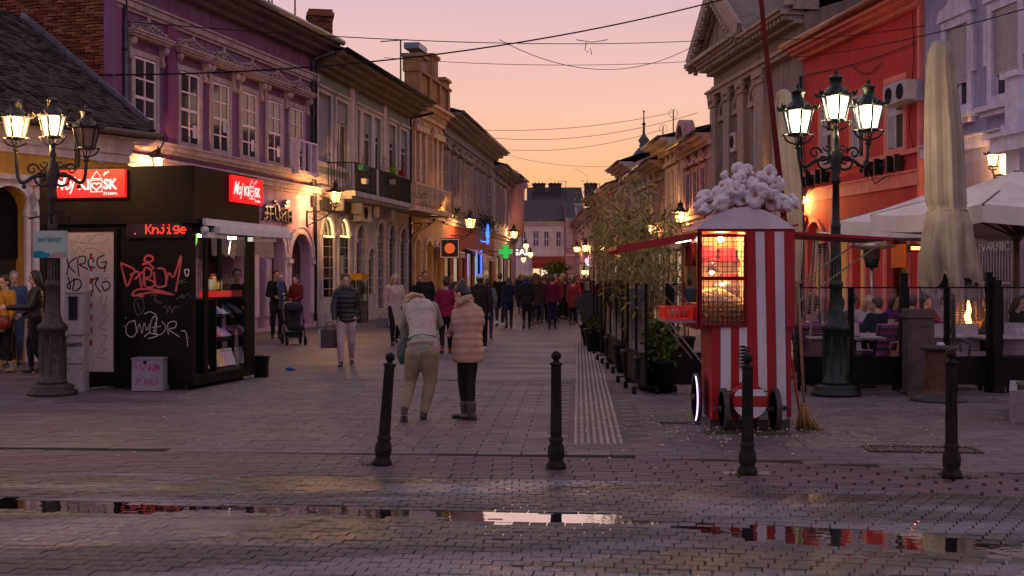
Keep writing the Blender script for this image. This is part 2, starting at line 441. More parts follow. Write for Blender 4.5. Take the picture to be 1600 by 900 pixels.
# puddle: still water lying in the dip of the road
wm = bpy.data.materials.new('puddle_water'); wm.use_nodes = True
b_ = wm.node_tree.nodes['Principled BSDF']; b_.inputs['Base Color'].default_value = (.008, .007, .009, 1)
b_.inputs['Roughness'].default_value = .015; b_.inputs['Specular IOR Level'].default_value = 1.; b_.inputs['IOR'].default_value = 1.45
b_.inputs['Coat Weight'].default_value = 1.; b_.inputs['Coat Roughness'].default_value = .01; b_.inputs['Coat IOR'].default_value = 1.8
nn, nl = wm.node_tree.nodes, wm.node_tree.links
t_ = nn.new('ShaderNodeTexNoise'); t_.inputs['Scale'].default_value = 9; g_ = nn.new('ShaderNodeNewGeometry'); nl.new(g_.outputs['Position'], t_.inputs['Vector'])
bp_ = nn.new('ShaderNodeBump'); bp_.inputs['Strength'].default_value = .04; bp_.inputs['Distance'].default_value = .02
nl.new(t_.outputs[0], bp_.inputs['Height']); nl.new(bp_.outputs[0], b_.inputs['Normal']); nl.new(bp_.outputs[0], b_.inputs['Coat Normal'])
wt = MB(); rows = []
for i in range(60):
    x = -4.6+i*(9.2/59); yc, w_ = pud(x)
    if True:
        wt.V += [(x, yc-w_*2.3-.05, WATER), (x, yc+w_*2.3+.05, WATER)]
for i in range(59):
    wt.F.append((2*i, 2*i+2, 2*i+3, 2*i+1)); wt.I.append(0); wt.S.append(False)
struct('puddle_water', wt, wm)
# tactile strip
tm = mat('tactile_tile', (.34, .28, .25), (.24, .2, .18), 6, .7, .4, 50, island=.12)
ts = link('tactile_paving', None); ts['kind'] = 'structure'
def tact_tile():
    m_ = MB(); m_.bx(-.247, .247, 0, .395, -.03, -.006)
    for k in range(8):
        x = -.226+k*.0646
        m_.add([(x-.018, .005, -.006), (x+.018, .005, -.006), (x+.018, .39, -.006), (x-.018, .39, -.006), (x-.012, .012, .002), (x+.012, .012, .002), (x+.012, .383, .002), (x-.012, .383, .002)],
               [(4, 5, 6, 7), (0, 1, 5, 4), (1, 2, 6, 5), (2, 3, 7, 6), (3, 0, 4, 7)], 1)
    return m_
tm = [mat('tactile_groove', (.17, .13, .13), (.12, .095, .095), 20, .85, .4), tm]
tme = tact_tile().mesh('tactile_tile', tm); y = 12.3
far = MB()
for k in range(230):
    a, b = STRIP(y); xx = (a+b)/2; zz = .0095 if y > 19.5 else .004
    if k < 60: link('tactile_tile', tme, ts, (xx, y, zz), -.053)
    else:
        t = tact_tile(); T = Matrix.Translation((xx, y, zz)) @ Matrix.Rotation(-.053, 4, 'Z'); k0 = len(far.I); far.add(t.V, t.F, T=T); far.I[k0:] = t.I
    y += .4
    if y > 78: break
far.build('tactile_tile_field', tm, ts, kind='stuff')
# drain grates set in the pavement
def grate(name, c, sx_, sy_, rz, label):
    o = MB(); o.bx(-sx_/2, sx_/2, -sy_/2, -sy_/2+.03, .002, .012); o.bx(-sx_/2, sx_/2, sy_/2-.03, sy_/2, .002, .012)
    o.bx(-sx_/2, -sx_/2+.03, -sy_/2+.031, sy_/2-.031, .002, .012); o.bx(sx_/2-.03, sx_/2, -sy_/2+.031, sy_/2-.031, .002, .012)
    t = thing(name, label, 'drain grate', c, rz); o.build('frame', iron, t)
    k = int(sx_/.06)
    for i in range(k):
        x = -sx_/2+.05+i*(sx_-.1)/(k-1); MB().bx(x-.011, x+.011, -sy_/2+.031, sy_/2-.031, .002, .010).build('bar', lamp_iron, t)
g = G(1440, 703); grate('drain_grate', g, 1.05, .42, -.1, 'rectangular iron drain grate in the pavement behind the right-hand bollard')
g = G(1063, 655)
mh = MB(); mh.bx(-.34, .34, -.42, .42, .003, .012)
t = thing('manhole_cover', 'dark square access cover beside the popcorn cart wheels', 'manhole cover', (g.x, g.y, 0), -.05)
mh.build('cover', mat('cover_dark', (.03, .024, .026), (.06, .05, .05), 12, .6, .6), t)
# scattered popcorn and litter on the slabs
lt = MB()
for i in range(520):
    a = random.random()
    if a < .6: x, y = random.gauss(2.5, .7), random.gauss(13.6, .7)
    else: x, y = random.uniform(-5, 6), random.uniform(10.8, 19)
    r = random.uniform(.006, .013); lt.ball((x, y, .006+r*.5), (r*random.uniform(.7, 1.6), r, r*.6), 5, 4)
lo = lt.build('popcorn_litter', mat('popcorn_crumb', (.7, .6, .48)), kind='stuff')
# moss and grass tufts at the foot of bollards
def tuft(c, n, r, h):
    m_ = MB()
    for i in range(n):
        a = random.uniform(0, 2*pi); q = r*sqrt(random.random()); x, y = c[0]+q*cos(a)*1.8, c[1]+q*sin(a)*.6
        b = random.uniform(0, pi); hh = h*random.uniform(.4, 1); dx, dy = cos(b)*.004, sin(b)*.004
        m_.add([(x-dx, y-dy, 0), (x+dx, y+dy, 0), (x+random.uniform(-.03, .03), y+random.uniform(-.03, .03), hh)], [(0, 1, 2)])
    return m_
tf = MB()
for px, py, n, r in ((590, 727, 90, .09), (864, 734, 25, .04), (1157, 743, 60, .06), (1450, 748, 40, .07), (1515, 748, 25, .04), (1130, 678, 200, .13), (1195, 679, 220, .15), (1480, 754, 12, .03)):
    g = G(px, py); t_ = tuft((g.x, g.y), n, r, .05); tf.add(t_.V, t_.F)
tf.build('grass_tufts', mat('moss', (.05, .07, .015), (.1, .09, .02), 20), kind='stuff')

# ------------------------------------------------------------------ facade frame
class Facade:
    """a ground line A -> B; local x runs along it, -y faces the street, z is up"""
    def __init__(s, xa, ha, xb, hb, name, label, cat='building', group=None, off=0.):
        A = Vector(((xa-800)/FPX*(CH*FPX/ha), CH*FPX/ha)); B = Vector(((xb-800)/FPX*(CH*FPX/hb), CH*FPX/hb))
        s.A, s.L = A, (B-A).length; s.t = (B-A)/s.L; s.rz = atan2(s.t.y, s.t.x)
        s.n = Vector((s.t.y, -s.t.x))
        s.root = thing(name, label, cat, (A.x, A.y, 0), s.rz, group) if name else None
    def u(s, x, off=0.):                  # distance along the wall (or a plane off metres in front of it) at photo column x
        c = (x-800)/FPX; A = s.A+s.n*off
        return (c*A.y-A.x)/(s.t.x-c*s.t.y)
    def d(s, x, off=0.): return (s.A+s.n*off+s.t*s.u(x, off)).y
    def z(s, x, y, off=0.): return CH+(HOR-y)*s.d(x, off)/FPX
    def w(s, u, off=0., z=0.):
        p = s.A+s.t*u+s.n*off; return Vector((p.x, p.y, z))
def wall(mb, u0, u1, z0, z1, holes=(), rev=.22, mi=0, y=0., back=True):
    """flat wall with true openings; holes: (ua, ub, za, zb, arched)"""
    us = sorted({u0, u1} | {round(v, 4) for h in holes for v in h[:2] if u0 < v < u1})
    zs = sorted({z0, z1} | {round(v, 4) for h in holes for v in h[2:4] if z0 < v < z1})
    for a, b in zip(us, us[1:]):
        for c, d in zip(zs, zs[1:]):
            m_, n_ = (a+b)/2, (c+d)/2
            if any(h[0] < m_ < h[1] and h[2] < n_ < h[3] for h in holes): continue
            mb.add([(a, y, c), (b, y, c), (b, y, d), (a, y, d)], [(0, 1, 2, 3)], mi)
    for h in holes:
        a, b, c, d = h[:4]; r = y+rev
        q = [(a, c), (b, c)]
        if len(h) > 4 and h[4]:
            R = (b-a)/2; cx = (a+b)/2; hh = min(R, d-c); n = 10
            arc = [(cx+R*cos(pi*k/n), d-hh+hh*sin(pi*k/n)) for k in range(n+1)]
            q += arc
            mb.add([(b, y, d)]+[(x, y, z) for x, z in arc[:n//2+1]], [tuple(range(n//2+2))], mi)
            mb.add([(a, y, d)]+[(x, y, z) for x, z in arc[n//2:]], [tuple(range(n//2+2))], mi)
        else: q += [(b, d), (a, d)]
        m = len(q)
        mb.add([(x, y, z) for x, z in q]+[(x, r, z) for x, z in q], [(i, (i+1) % m, (i+1) % m+m, i+m) for i in range(m)], mi)
    return mb
def frame_rect(mb, u0, u1, z0, z1, t, y0, y1, mi=0):
    mb.bx(u0, u1, y0, y1, z0, z0+t, mi); mb.bx(u0, u1, y0, y1, z1-t, z1, mi)
    mb.bx(u0, u0+t, y0, y1, z0+t, z1-t, mi); mb.bx(u1-t, u1, y0, y1, z0+t, z1-t, mi)
def arch_band(mb, u0, u1, zs, R, wd, y0, y1, mi=0, n=12):
    cx = (u0+u1)/2
    for k in range(n):
        a, b = pi*k/n, pi*(k+1)/n
        mb.prism([(cx+R*cos(a), zs+R*sin(a)), (cx+(R+wd)*cos(a), zs+(R+wd)*sin(a)), (cx+(R+wd)*cos(b), zs+(R+wd)*sin(b)), (cx+R*cos(b), zs+R*sin(b))], y0, y1, mi)
def window(root, u0, u1, z0, z1, nx, nz, fm, gm=None, y=.04, t=.05, split=None, panes=True, sub=True, single=True, bar=.03):
    """a window part with its panes as sub-parts"""
    f = MB(); frame_rect(f, u0, u1, z0, z1, t, y-.03, y+.03)
    us = [u0+t+(u1-u0-2*t)*k/nx for k in range(nx+1)]
    zs = [z0+t+(z1-z0-2*t)*k/nz for k in range(nz+1)] if split is None else [z0+t]+[z0+(z1-z0)*s for s in split]+[z1-t]
    for u in us[1:-1]: f.bx(u-bar/2, u+bar/2, y-.025, y+.02, z0+t, z1-t)
    for i, z in enumerate(zs[1:-1]):
        b = bar*(1.8 if len(zs) % 2 and i == (len(zs)-3)//2 else 1)
        for a, c in zip(us, us[1:]): f.bx(a+bar/2, c-bar/2, y-.022, y+.018, z-b/2, z+b/2)
    o = f.build('window', fm, root)
    gm = gm or dark_glass
    if single:
        for a, b in zip(us, us[1:]):
            for c, d in zip(zs, zs[1:]):
                MB().bx(a, b, y+.0, y+.008, c, d).build('pane', gm, o)
    else: MB().bx(u0+t, u1-t, y, y+.008, z0+t, z1-t).build('pane', gm, o)
    return o
def bands(mb, u0, u1, specs, mi=0):
    for z0, z1, p in specs: mb.bx(u0, u1, -p, .02, z0, z1, mi)
# ------------------------------------------------------------------ buildings, left side of the street
roof_m = mat('roof_tile', (.06, .045, .045), (.03, .025, .03), 5, .8, .6, 14, island=.35)
def eaves(root, L_, z, over, rise, depth, cm, rm=None, gutter=True, u0=0., steps=3, gm=None, gr=.075, ends=(0., 0.)):
    c = MB(); h = .16
    for k in range(steps):
        p = over*(k+1)/steps; c.bx(u0-ends[0]*p, L_+ends[1]*p, -p, .03, z-h*(steps-k)+.002*k, z-h*(steps-k-1), 0)
    c.build('cornice', cm, root)
    r = MB(); T = .07
    prof = [(-over-.05, z+.0), (depth, z+rise), (depth*2, z+.0)]
    a, b = u0-ends[0]*over, L_+ends[1]*over
    for (y0, z0), (y1, z1) in zip(prof, prof[1:]):
        r.add([(a, y0, z0), (b, y0, z0), (b, y1, z1), (a, y1, z1), (a, y0, z0+T), (b, y0, z0+T), (b, y1, z1+T), (a, y1, z1+T)],
              [(0, 1, 2, 3), (7, 6, 5, 4), (0, 4, 5, 1), (1, 5, 6, 2), (2, 6, 7, 3), (3, 7, 4, 0)])
    ro = r.build('roof', rm or roof_m, root)
    if gutter:
        g_ = MB(); g_.tube([(a, -over-.09, z+.02), (b, -over-.09, z+.02)], gr, 8); g_.build('gutter', gm or zinc, root)
    return ro
def body(root, L_, z, depth, rise, m, u0=0., name='side_wall'):
    """the gable ends and back behind a facade"""
    b = MB()
    for u in (u0, L_):
        b.add([(u, .01, 0), (u, depth*2, 0), (u, depth*2, z), (u, depth, z+rise-.02), (u, .01, z)], [(0, 1, 2, 3, 4)])
    b.quad((u0, depth*2, 0), (L_, depth*2, 0), (L_, depth*2, z), (u0, depth*2, z))
    b.quad((u0+.05, 1.3, 0), (L_-.05, 1.3, 0), (L_-.05, 1.3, z), (u0+.05, 1.3, z), 1)
    b.quad((u0+.05, .01, z-.02), (L_-.05, .01, z-.02), (L_-.05, 1.3, z-.02), (u0+.05, 1.3, z-.02), 1)
    return b.build(name, [m, dark_room], root)
def downpipe(root, u, z0, z1, m=None, y=-.09, r=.055, top=None):
    g_ = MB(); pts = [(u, y, z0), (u, y, z1)]
    if top: pts += [(u, y-.05, z1+.15), (u, top, z1+.35)]
    g_.tube(pts, r, 8)
    for z in [z0+.6+i*1.6 for i in range(int((z1-z0)/1.6))]: g_.cyl((u, y, z), (u, y, z+.05), r*1.3, n=8)
    g_.build('downpipe', m or zinc, root)

# ---- purple building
F = Facade(173, .102*1087, 494, .102*766, 'townhouse', 'two storey purple plaster house with carved window hoods and exposed brick gable', 'building')
R_ = F.root; Lp = F.L
pur = mat('purple_plaster', (.20, .09, .185), (.16, .075, .15), 1.2, .85, .5, 30, streak=.55)
mag = mat('magenta_plaster', (.2, .045, .12), (.14, .05, .12), 1.5, .85, .4, 30, streak=.4)
pink = mat('pink_plaster', (.42, .27, .35), (.34, .2, .34), .8, .85, .5, 25, streak=.5)
trim = mat('cream_trim', (.34, .25, .27), (.25, .18, .2), 6, .75, .6, 30, streak=.4)
wins = [(208, 242), (280, 310), (330.7, 356.5), (376.5, 399.5), (417, 439), (452, 472.5)]
ZB, ZT = 5.02, 6.96
holes = []; wu = []
for a, b in wins:
    ua, ub = F.u(a), F.u(b); wu.append((ua, ub)); holes.append((ua, ub, ZB, ZT))
wb = MB(); wall(wb, 0, Lp, 4.62, 9.2, holes); wb.build('wall', pur, R_)
# lower storey with arched openings
arcs = [(402, 414, 366), (421, 443, 367), (453, 484, 365)]
lh = [(.6, 1.5, 0, 3, True), (2.1, 3.6, 0, 3.0, True), (4.4, 6.2, .1, 3.05, True)]
for a, b, yt in arcs:
    m_ = (a+b)/2; lh.append((F.u(a), F.u(b), .12, F.z(m_, yt), True))
lh = [h for h in lh if h[1] < Lp-.1]
wb = MB(); wall(wb, 0, Lp, 0, 4.62, lh, .35); wb.build('lower_wall', pink, R_)
for h in lh[2:]:
    am = MB()
    rad = (h[1]-h[0])/2; arch_band(am, h[0], h[1], h[3]-rad, rad, .16, -.07, .01); arch_band(am, h[0], h[1], h[3]-rad, rad+.2, .07, -.1, .01)
    for u0, u1 in ((h[0]-.3, h[0]-.001), (h[1]+.001, h[1]+.3)):
        am.bx(u0-.04, u1+.04, -.12, .01, h[3]-rad-.16, h[3]-rad-.02)
        am.bx(u0, u1, -.07, .01, .45, h[3]-rad-.161)
    am.build('arch_surround', mat('pale_pink_trim', (.5, .4, .44), (.4, .3, .38), 5, .8, .5, 30, streak=.3), R_)
for h in lh: MB().bx(h[0], h[1], .33, .36, h[2], h[3]).build('shop_door', mat('dark_red_door', (.06, .012, .02), (.03, .01, .015), 3, .4), R_)
bd = MB()
bands(bd, 0, Lp, [(4.28, 4.36, .1), (4.36, 4.5, .2), (4.5, 4.56, .26), (4.74, 4.82, .08), (4.82, 4.95, .16), (4.95, 5.0, .2), (7.98, 8.06, .06), (8.06, 8.22, .12), (8.22, 8.28, .17)])
bd.build('string_course', trim, R_)
MB().bx(F.u(257), F.u(272), -.1, .01, 5.0, 7.98).build('pilaster', mag, R_); MB().bx(.02, .35, -.08, .01, 5.0, 7.98).build('pilaster', mag, R_)
hd = MB()
def swirl(mb, cx, cz, r, sgn, y=-.16, tr=.02):
    pts = [(cx+sgn*r*(1-t/9)*cos(t*.9), y, cz+r*(1-t/9)*sin(t*.9)) for t in range(8)]
    mb.tube(pts, tr, 5)
for i, (ua, ub) in enumerate(wu):
    c = (ua+ub)/2; hw = (ub-ua)/2
    s_ = MB(); frame_rect(s_, ua-.14, ub+.14, ZB-.02, ZT+.16, .138, -.05, .01); 
    s_.build('window_surround', trim, R_)
    h_ = MB(); h_.bx(c-hw-.42, c+hw+.42, -.3, .01, 7.44, 7.5); h_.bx(c-hw-.37, c+hw+.37, -.24, .01, 7.38, 7.44); h_.bx(c-hw-.46, c+hw+.46, -.34, .01, 7.5, 7.545)
    for sg in (-1, 1):
        x = c+sg*(hw+.25)
        h_.prism([(x-.05, 7.38), (x+.05, 7.38), (x+.04, 6.85), (x-.04, 6.85)], -.1, .01)
        h_.ball((x, -.15, 7.27), (.06, .12, .11), 8, 6); h_.ball((x, -.09, 6.92), (.05, .07, .09), 8, 6)
    h_.build('window_hood', trim, R_)
    o_ = MB()
    o_.prism([(c-hw-.3, 7.55), (c+hw+.3, 7.55), (c+hw*.5, 7.72), (c, 7.84), (c-hw*.5, 7.72)], -.06, .01)
    for k in range(-5, 6):
        x = c+k*(hw+.35)/5.4; hgt = .3*(1-abs(k)/7.5)
        swirl(o_, x, 7.6+hgt*.4, .085+hgt*.12, 1 if k > 0 else -1, -.1-.03*(k % 2), .024)
        o_.ball((x+.04, -.1, 7.58+hgt*.9), (.045, .04, .05), 6, 4)
    o_.ball((c, -.12, 7.86), (.08, .05, .1), 7, 5)
    o_.build('carved_ornament', trim, R_)
    w_ = window(R_, ua, ub, ZB, ZT, 2, 4, mat('window_paint', (.8, .6, .7), (.65, .48, .58), 8, .6, .3), t=.055, bar=.04, y=-.0)
    if 1 <= i:                      # notices hung in the panes
        MB().bx(ub-.33, ub-.12, -.012, -.008, ZB+.28+.35*(i % 3 == 2), ZB+.62+.35*(i % 3 == 2)).build('notice', mat('paper', (.6, .6, .62), (.45, .45, .5), 40), w_)
# lower casement standing open at the last window
oc = MB(); ua, ub = wu[5]
frame_rect(oc, ua-.05, ub+.45, ZB-.1, ZB+.92, .06, -.34, -.28)
for q in (.33, .66): oc.bx(ua-.05+(ub-ua+.5)*q-.03, ua-.05+(ub-ua+.5)*q+.03, -.335, -.285, ZB-.04, ZB+.86)
oc.bx(ua-.05, ua+.0, -.28, -.02, ZB-.1, ZB+.92); oc.bx(ub+.4, ub+.45, -.28, -.02, ZB-.1, ZB+.92); oc.bx(ua-.08, ub+.48, -.36, 0, ZB-.17, ZB-.11)
oc.build('open_casement', mat('window_paint', (0, 0, 0)), R_)
eaves(R_, Lp, 9.3, .85, 2.3, 5, mat('eave_board', (.17, .1, .13), (.1, .07, .09), 3, .8, .4, streak=.5), mat('slate_blue', (.04, .04, .055), (.07, .07, .09), 3, .5, .5, 20), gr=.1, ends=(0, .0))
body(R_, Lp, 9.2, 5, 2.3, pur, u0=0)
downpipe(R_, F.u(190.5), 0, 9.0); downpipe(R_, F.u(485), 3.9, 8.6, top=-.8); downpipe(R_, F.u(489), .2, 8.6, mat('pipe_dark', (.03, .03, .045)), top=-.8)
# brick gable: courses of rough bricks on the near end wall
brick_m = mat('old_brick', (.24, .085, .05), (.13, .05, .035), 14, .9, .9, 40, island=.45)
gb = thing  # (the gable belongs to the house: bricks are its parts)
gw = MB(); gw.quad((-.0, -.0, 3.2), (0, 10, 3.2), (0, 10, 9.2), (0, 0, 9.2)); 
bu = [MB(), MB(), MB()]; bme = []
for v_ in bu:
    q = lambda: random.uniform(-.008, .008)
    x, y, z = .045, .115, .029
    vs = [(sx_*x+q()*(sx_ < 0), sy_*y+q(), sz_*z+q()) for sz_ in (-1, 1) for sy_ in (-1, 1) for sx_ in (-1, 1)]
    v_.add(vs, [(0, 2, 3, 1), (4, 5, 7, 6), (0, 1, 5, 4), (2, 6, 7, 3), (0, 4, 6, 2), (1, 3, 7, 5)]); bme.append(v_.mesh('brick', brick_m))
rest = MB(); cnt = 0; brs = []
for j in range(0, 58):
    for i in range(0, 22):
        y = .12+(i+.5*(j % 2))*.245+random.uniform(-.012, .012); z = 5.05+j*.074
        if y > 5 or z > 9.25: continue
        wpos = F.A+F.t*0-F.n*y
        px = 800+wpos.x/wpos.y*FPX; py = HOR-(z-CH)/wpos.y*FPX
        roofline = 45+(px-0)*.62
        brs.append((0 if (0 < px < 175 and 0 < py < roofline+6) else 1, y, z))
for k, y, z in brs:
    if k == 0 and cnt < 300:
        o = link('brick', bme[cnt % 3], R_, (-.03+random.uniform(-.012, .014), y, z), (random.uniform(-.04, .04), 0, 0)); cnt += 1
    else:
        v_ = bu[(int(y*100)) % 3]; rest.add(v_.V, v_.F, T=Matrix.Translation((-.03+random.uniform(-.012, .014), y, z)))
rest.build('brick_field', brick_m, R_, kind='stuff')
MB().bx(-.012, .0, 0, 5, 3.2, 9.25).build('gable_mortar', mat('lime_mortar', (.16, .11, .09), (.1, .07, .06), 12, .95, .6), R_)
MB().bx(-.09, .01, -.14, .13, 3.2, 9.2).build('corner_plaster', pur, R_)
# shop lettering over the purple building's door: raised grey glyphs
sg = MB()
def px_stroke(mb, F_, pts, wd, y0=-.14, y1=-.02, off=0.):
    q = [(F_.u(x, off), F_.z(x, y, off)) for x, y in pts]
    for a, b in zip(q, q[1:]): mb.bar((a[0], (y0+y1)/2, a[1]), (b[0], (y0+y1)/2, b[1]), wd, y1-y0, 0, up=(0, 1, 0))
for st in ([(408, 323), (420, 323)], [(411, 318), (411, 342)], [(417, 322), (416, 344)], [(407, 333), (421, 334)], [(406, 343), (413, 338)],
           [(423, 314), (426, 318)], [(424, 324), (424, 340), (430, 344)], [(429, 321), (431, 342)], [(433, 330), (436, 346)], [(433, 342), (440, 330), (440, 348)],
           [(440, 316), (447, 315)], [(443, 312), (443, 323)], [(439, 322), (448, 322)], [(444, 328), (450, 329), (450, 349), (444, 348), (444, 328)], [(444, 338), (450, 339)]):
    px_stroke(sg, F, st, .055)
so = sg.build('shop_sign', mat('sign_steel', (.16, .15, .17), (.09, .08, .1), 8, .4, metal=.5), R_)
# cream scalloped awning over the shop door
aw = MB(); u0, u1 = F.u(330, 1.), F.u(427, 1.); z1_, z0_ = F.z(427, 372, 1.), F.z(427, 398, 1.)
aw.add([(u0, -.02, z1_+.25), (u1, -.02, z1_+.25), (u1, -1., z1_-.1), (u0, -1., z1_-.1)], [(0, 1, 2, 3)]); n_ = 44
for k in range(n_):
    a, c = u0+(u1-u0)*k/n_, u0+(u1-u0)*(k+1)/n_; q = lambda t: z0_-.1*abs(sin(t*pi*1.4))
    aw.add([(a, -1., z1_-.1), (c, -1., z1_-.1), (c, -1.02, q(c)), (a, -1.02, q(a))], [(0, 1, 2, 3)])
aw.add([(u1, -.02, z1_+.25), (u1, -1., z1_-.1), (u1, -1.02, z0_), (u1, -.02, z0_)], [(0, 1, 2, 3)])
aw.build('shop_awning', mat('awning_cream', (.45, .34, .25), (.36, .27, .2), 4, .8), R_)
# ---- low yellow house at the left edge
F = Facade(-330, 159, 200, 1950*1.65/26.3, 'low_house', 'low ochre house with white arches and dark tiled roof at the left edge', 'building')
R_ = F.root; Ly = F.L; YF = F
och = mat('ochre_plaster', (.48, .26, .04), (.4, .2, .04), 1.3, .85, .5, 30, streak=.35)
wht = mat('white_trim', (.55, .45, .44), (.42, .34, .36), 5, .8, .5, 30, streak=.35)
hz = []
for a, b, yt in ((-95, -50, 285), (-20, 45, 290), (52, 100, 302), (135, 172, 306)):
    m_ = (a+b)/2; hz.append((F.u(a), F.u(b), .02, F.z(m_, yt), True))
wb = MB(); wall(wb, 0, Ly, 0, 4.45, hz, .4); wb.build('wall', och, R_)
for h in hz:
    am = MB()
    rad = (h[1]-h[0])/2; arch_band(am, h[0], h[1], h[3]-rad, rad, .2, -.06, .01, n=14)
    for u0, u1 in ((h[0]-.2, h[0]), (h[1], h[1]+.2)): am.bx(u0, u1, -.06, .01, 0, h[3]-rad); am.bx(u0-.03, u1+.03, -.09, .01, h[3]-rad-.12, h[3]-rad+.003)
    am.build('arch_surround', wht, R_)
bd = MB(); bands(bd, 0, Ly, [(3.42, 3.5, .06), (3.5, 3.6, .12), (4.02, 4.2, .05), (4.2, 4.34, .12)]); bd.build('string_course', wht, R_)
for h in hz: MB().bx(h[0], h[1], .38, .41, 0, h[3]).build('shop_window', dark_glass, R_)
c = MB()
for k, (p, za, zb) in enumerate(((.12, 4.34, 4.5), (.3, 4.5, 4.6), (.38, 4.6, 4.66))): c.bx(0, Ly+p*.6, -p, .02, za, zb)
c.build('cornice', wht, R_)
MB().bx(-.2, Ly+.35, .05, .4, 4.6, 4.72).build('wall_plate', dark_room, R_)
# tiled slope: flat tiles in overlapping courses
ang = radians(33.5); e0 = (-.5, 4.66)
tile_m = mat('flat_tile', (.06, .043, .042), (.022, .018, .02), 9, .85, .9, 30, island=.7)
tu = MB(); tu.add([(-.088, 0, .0), (.088, 0, .0), (.088, .26, .0), (-.088, .26, .0), (-.088, -.0, .034), (.088, 0, .034), (.088, .26, .014), (-.088, .26, .014), (0, -.03, 0), (0, -.03, .034)],
                   [(4, 9, 5, 6, 7), (0, 8, 9, 4), (8, 1, 5, 9), (1, 2, 6, 5), (3, 0, 4, 7)])
tme = tu.mesh('roof_tile', tile_m); tl = []
for j in range(34):
    for i in range(int(Ly/.18)+2):
        u = Ly+.3-(i+.5*(j % 2))*.18-.09; s_ = j*.155
        if u < 0: continue
        y, z = e0[0]+s_*cos(ang), e0[1]+s_*sin(ang)
        p = F.w(u, -y, z); px = 800+p.x/p.y*FPX; py = HOR-(z-CH)/p.y*FPX
        tl.append((0 if (-5 < px < 235 and py > 0) else 1, px, u, y, z))
vis = [t for t in tl if t[0] == 0]; vis.sort(key=lambda t: t[3]); near = set(id(t) for t in vis[:300])
rest = MB(); Rx = Matrix.Rotation(ang+.05, 4, 'X')
for t in tl:
    yy, zz = t[3]+random.uniform(-.018, .012), t[4]+.02+random.uniform(0, .022)
    if id(t) in near: link('roof_tile', tme, R_, (t[2], yy, zz), (ang+.03+random.uniform(-.07, .05), random.uniform(-.06, .06), random.uniform(-.05, .05)))
    else: rest.add(tu.V, tu.F, T=Matrix.Translation((t[2], yy, zz)) @ Rx)
rest.build('roof_tile_field', tile_m, R_, kind='stuff')
rb = MB(); D_ = 34*.155
rb.add([(0, e0[0], e0[1]), (Ly+.3, e0[0], e0[1]), (Ly+.3, e0[0]+D_*cos(ang), e0[1]+D_*sin(ang)), (0, e0[0]+D_*cos(ang), e0[1]+D_*sin(ang))], [(0, 1, 2, 3)])
rb.bx(0, Ly+.3, e0[0]-.02, e0[0]+.03, e0[1]-.14, e0[1]-.002)
rb.build('roof_deck', dark_room, R_)
fl = MB(); q0, q1 = e0, (e0[0]+D_*cos(ang), e0[1]+D_*sin(ang))
fl.bar((Ly+.36, q0[0]+.3, q0[1]+.23), (Ly+.36, q1[0], q1[1]+.06), .2, .05, up=(1, 0, 0)); fl.build('verge_flashing', mat('lead_flashing', (.16, .17, .22), (.1, .1, .14), 5, .45, .4, metal=.3), R_)
gt = MB(); gt.tube([(0, -.57, 4.6), (Ly+.42, -.57, 4.6)], .07, 8); gt.tube([(Ly+.42, -.57, 4.6), (Ly+.55, -.5, 4.56), (Ly+.6, -.35, 4.4), (Ly+.45, -.1, 4.25)], .02, 6)
gt.build('gutter', mat('rust_gutter', (.12, .07, .05), (.06, .045, .045), 10, .6, .4), R_)
ev = MB(); ev.add([(Ly, -.5, 4.66), (Ly, 3.7, 4.66+4.2*math.tan(ang)), (Ly, 3.7, 0), (Ly, 0, 0), (Ly, 0, 4.5)], [(0, 1, 2, 3, 4)]); ev.build('gable_wall', och, R_)
# the black fascia with white lettering inside the first arch
h = hz[1]; sb = MB(); sb.prism([(h[0]+.02, 2.0)]+[(h[1]-.02, 2.0)]+[((h[0]+h[1])/2+((h[1]-h[0])/2-.02)*cos(pi*k/10), h[3]-(h[1]-h[0])/2-.02+(h[1]-h[0])/2*sin(pi*k/10)) for k in range(11)], .3, .33)
sb.build('arch_sign', mat('sign_black', (.01, .01, .012)), R_)
text('arch_sign_lettering', 'pub', wht, R_, F.u(-14), F.u(9), F.z(0, 326), F.z(0, 318), y=.29)
text('arch_sign_lettering', 'BAR', glow('sign_white_dim', (.5, .5, .55), .35), R_, F.u(-16), F.u(12), F.z(4, 345), F.z(4, 328), y=.29, bold=.03)
# wall speaker box + rosette
MB().bx(Ly-.35, Ly-.05, -.35, -.02, 3.1, 3.75).build('electric_box', mat('box_brown', (.06, .04, .04)), R_)
ro = MB()
for k in range(8):
    a = k*pi/4; ro.tube([(F.u(157)+.14*cos(a), -.03, F.z(157, 246)+.14*sin(a)), (F.u(157), -.03, F.z(157, 246)), ], .018, 5)
    ro.tube([(F.u(157)+.09*cos(a), -.03, F.z(157, 246)+.09*sin(a)), (F.u(157)+.14*cos(a+.4), -.03, F.z(157, 246)+.14*sin(a+.4)), (F.u(157)+.09*cos(a+pi/4), -.03, F.z(157, 246)+.09*sin(a+pi/4))], .014, 5)
ro.build('rosette', wht, R_)

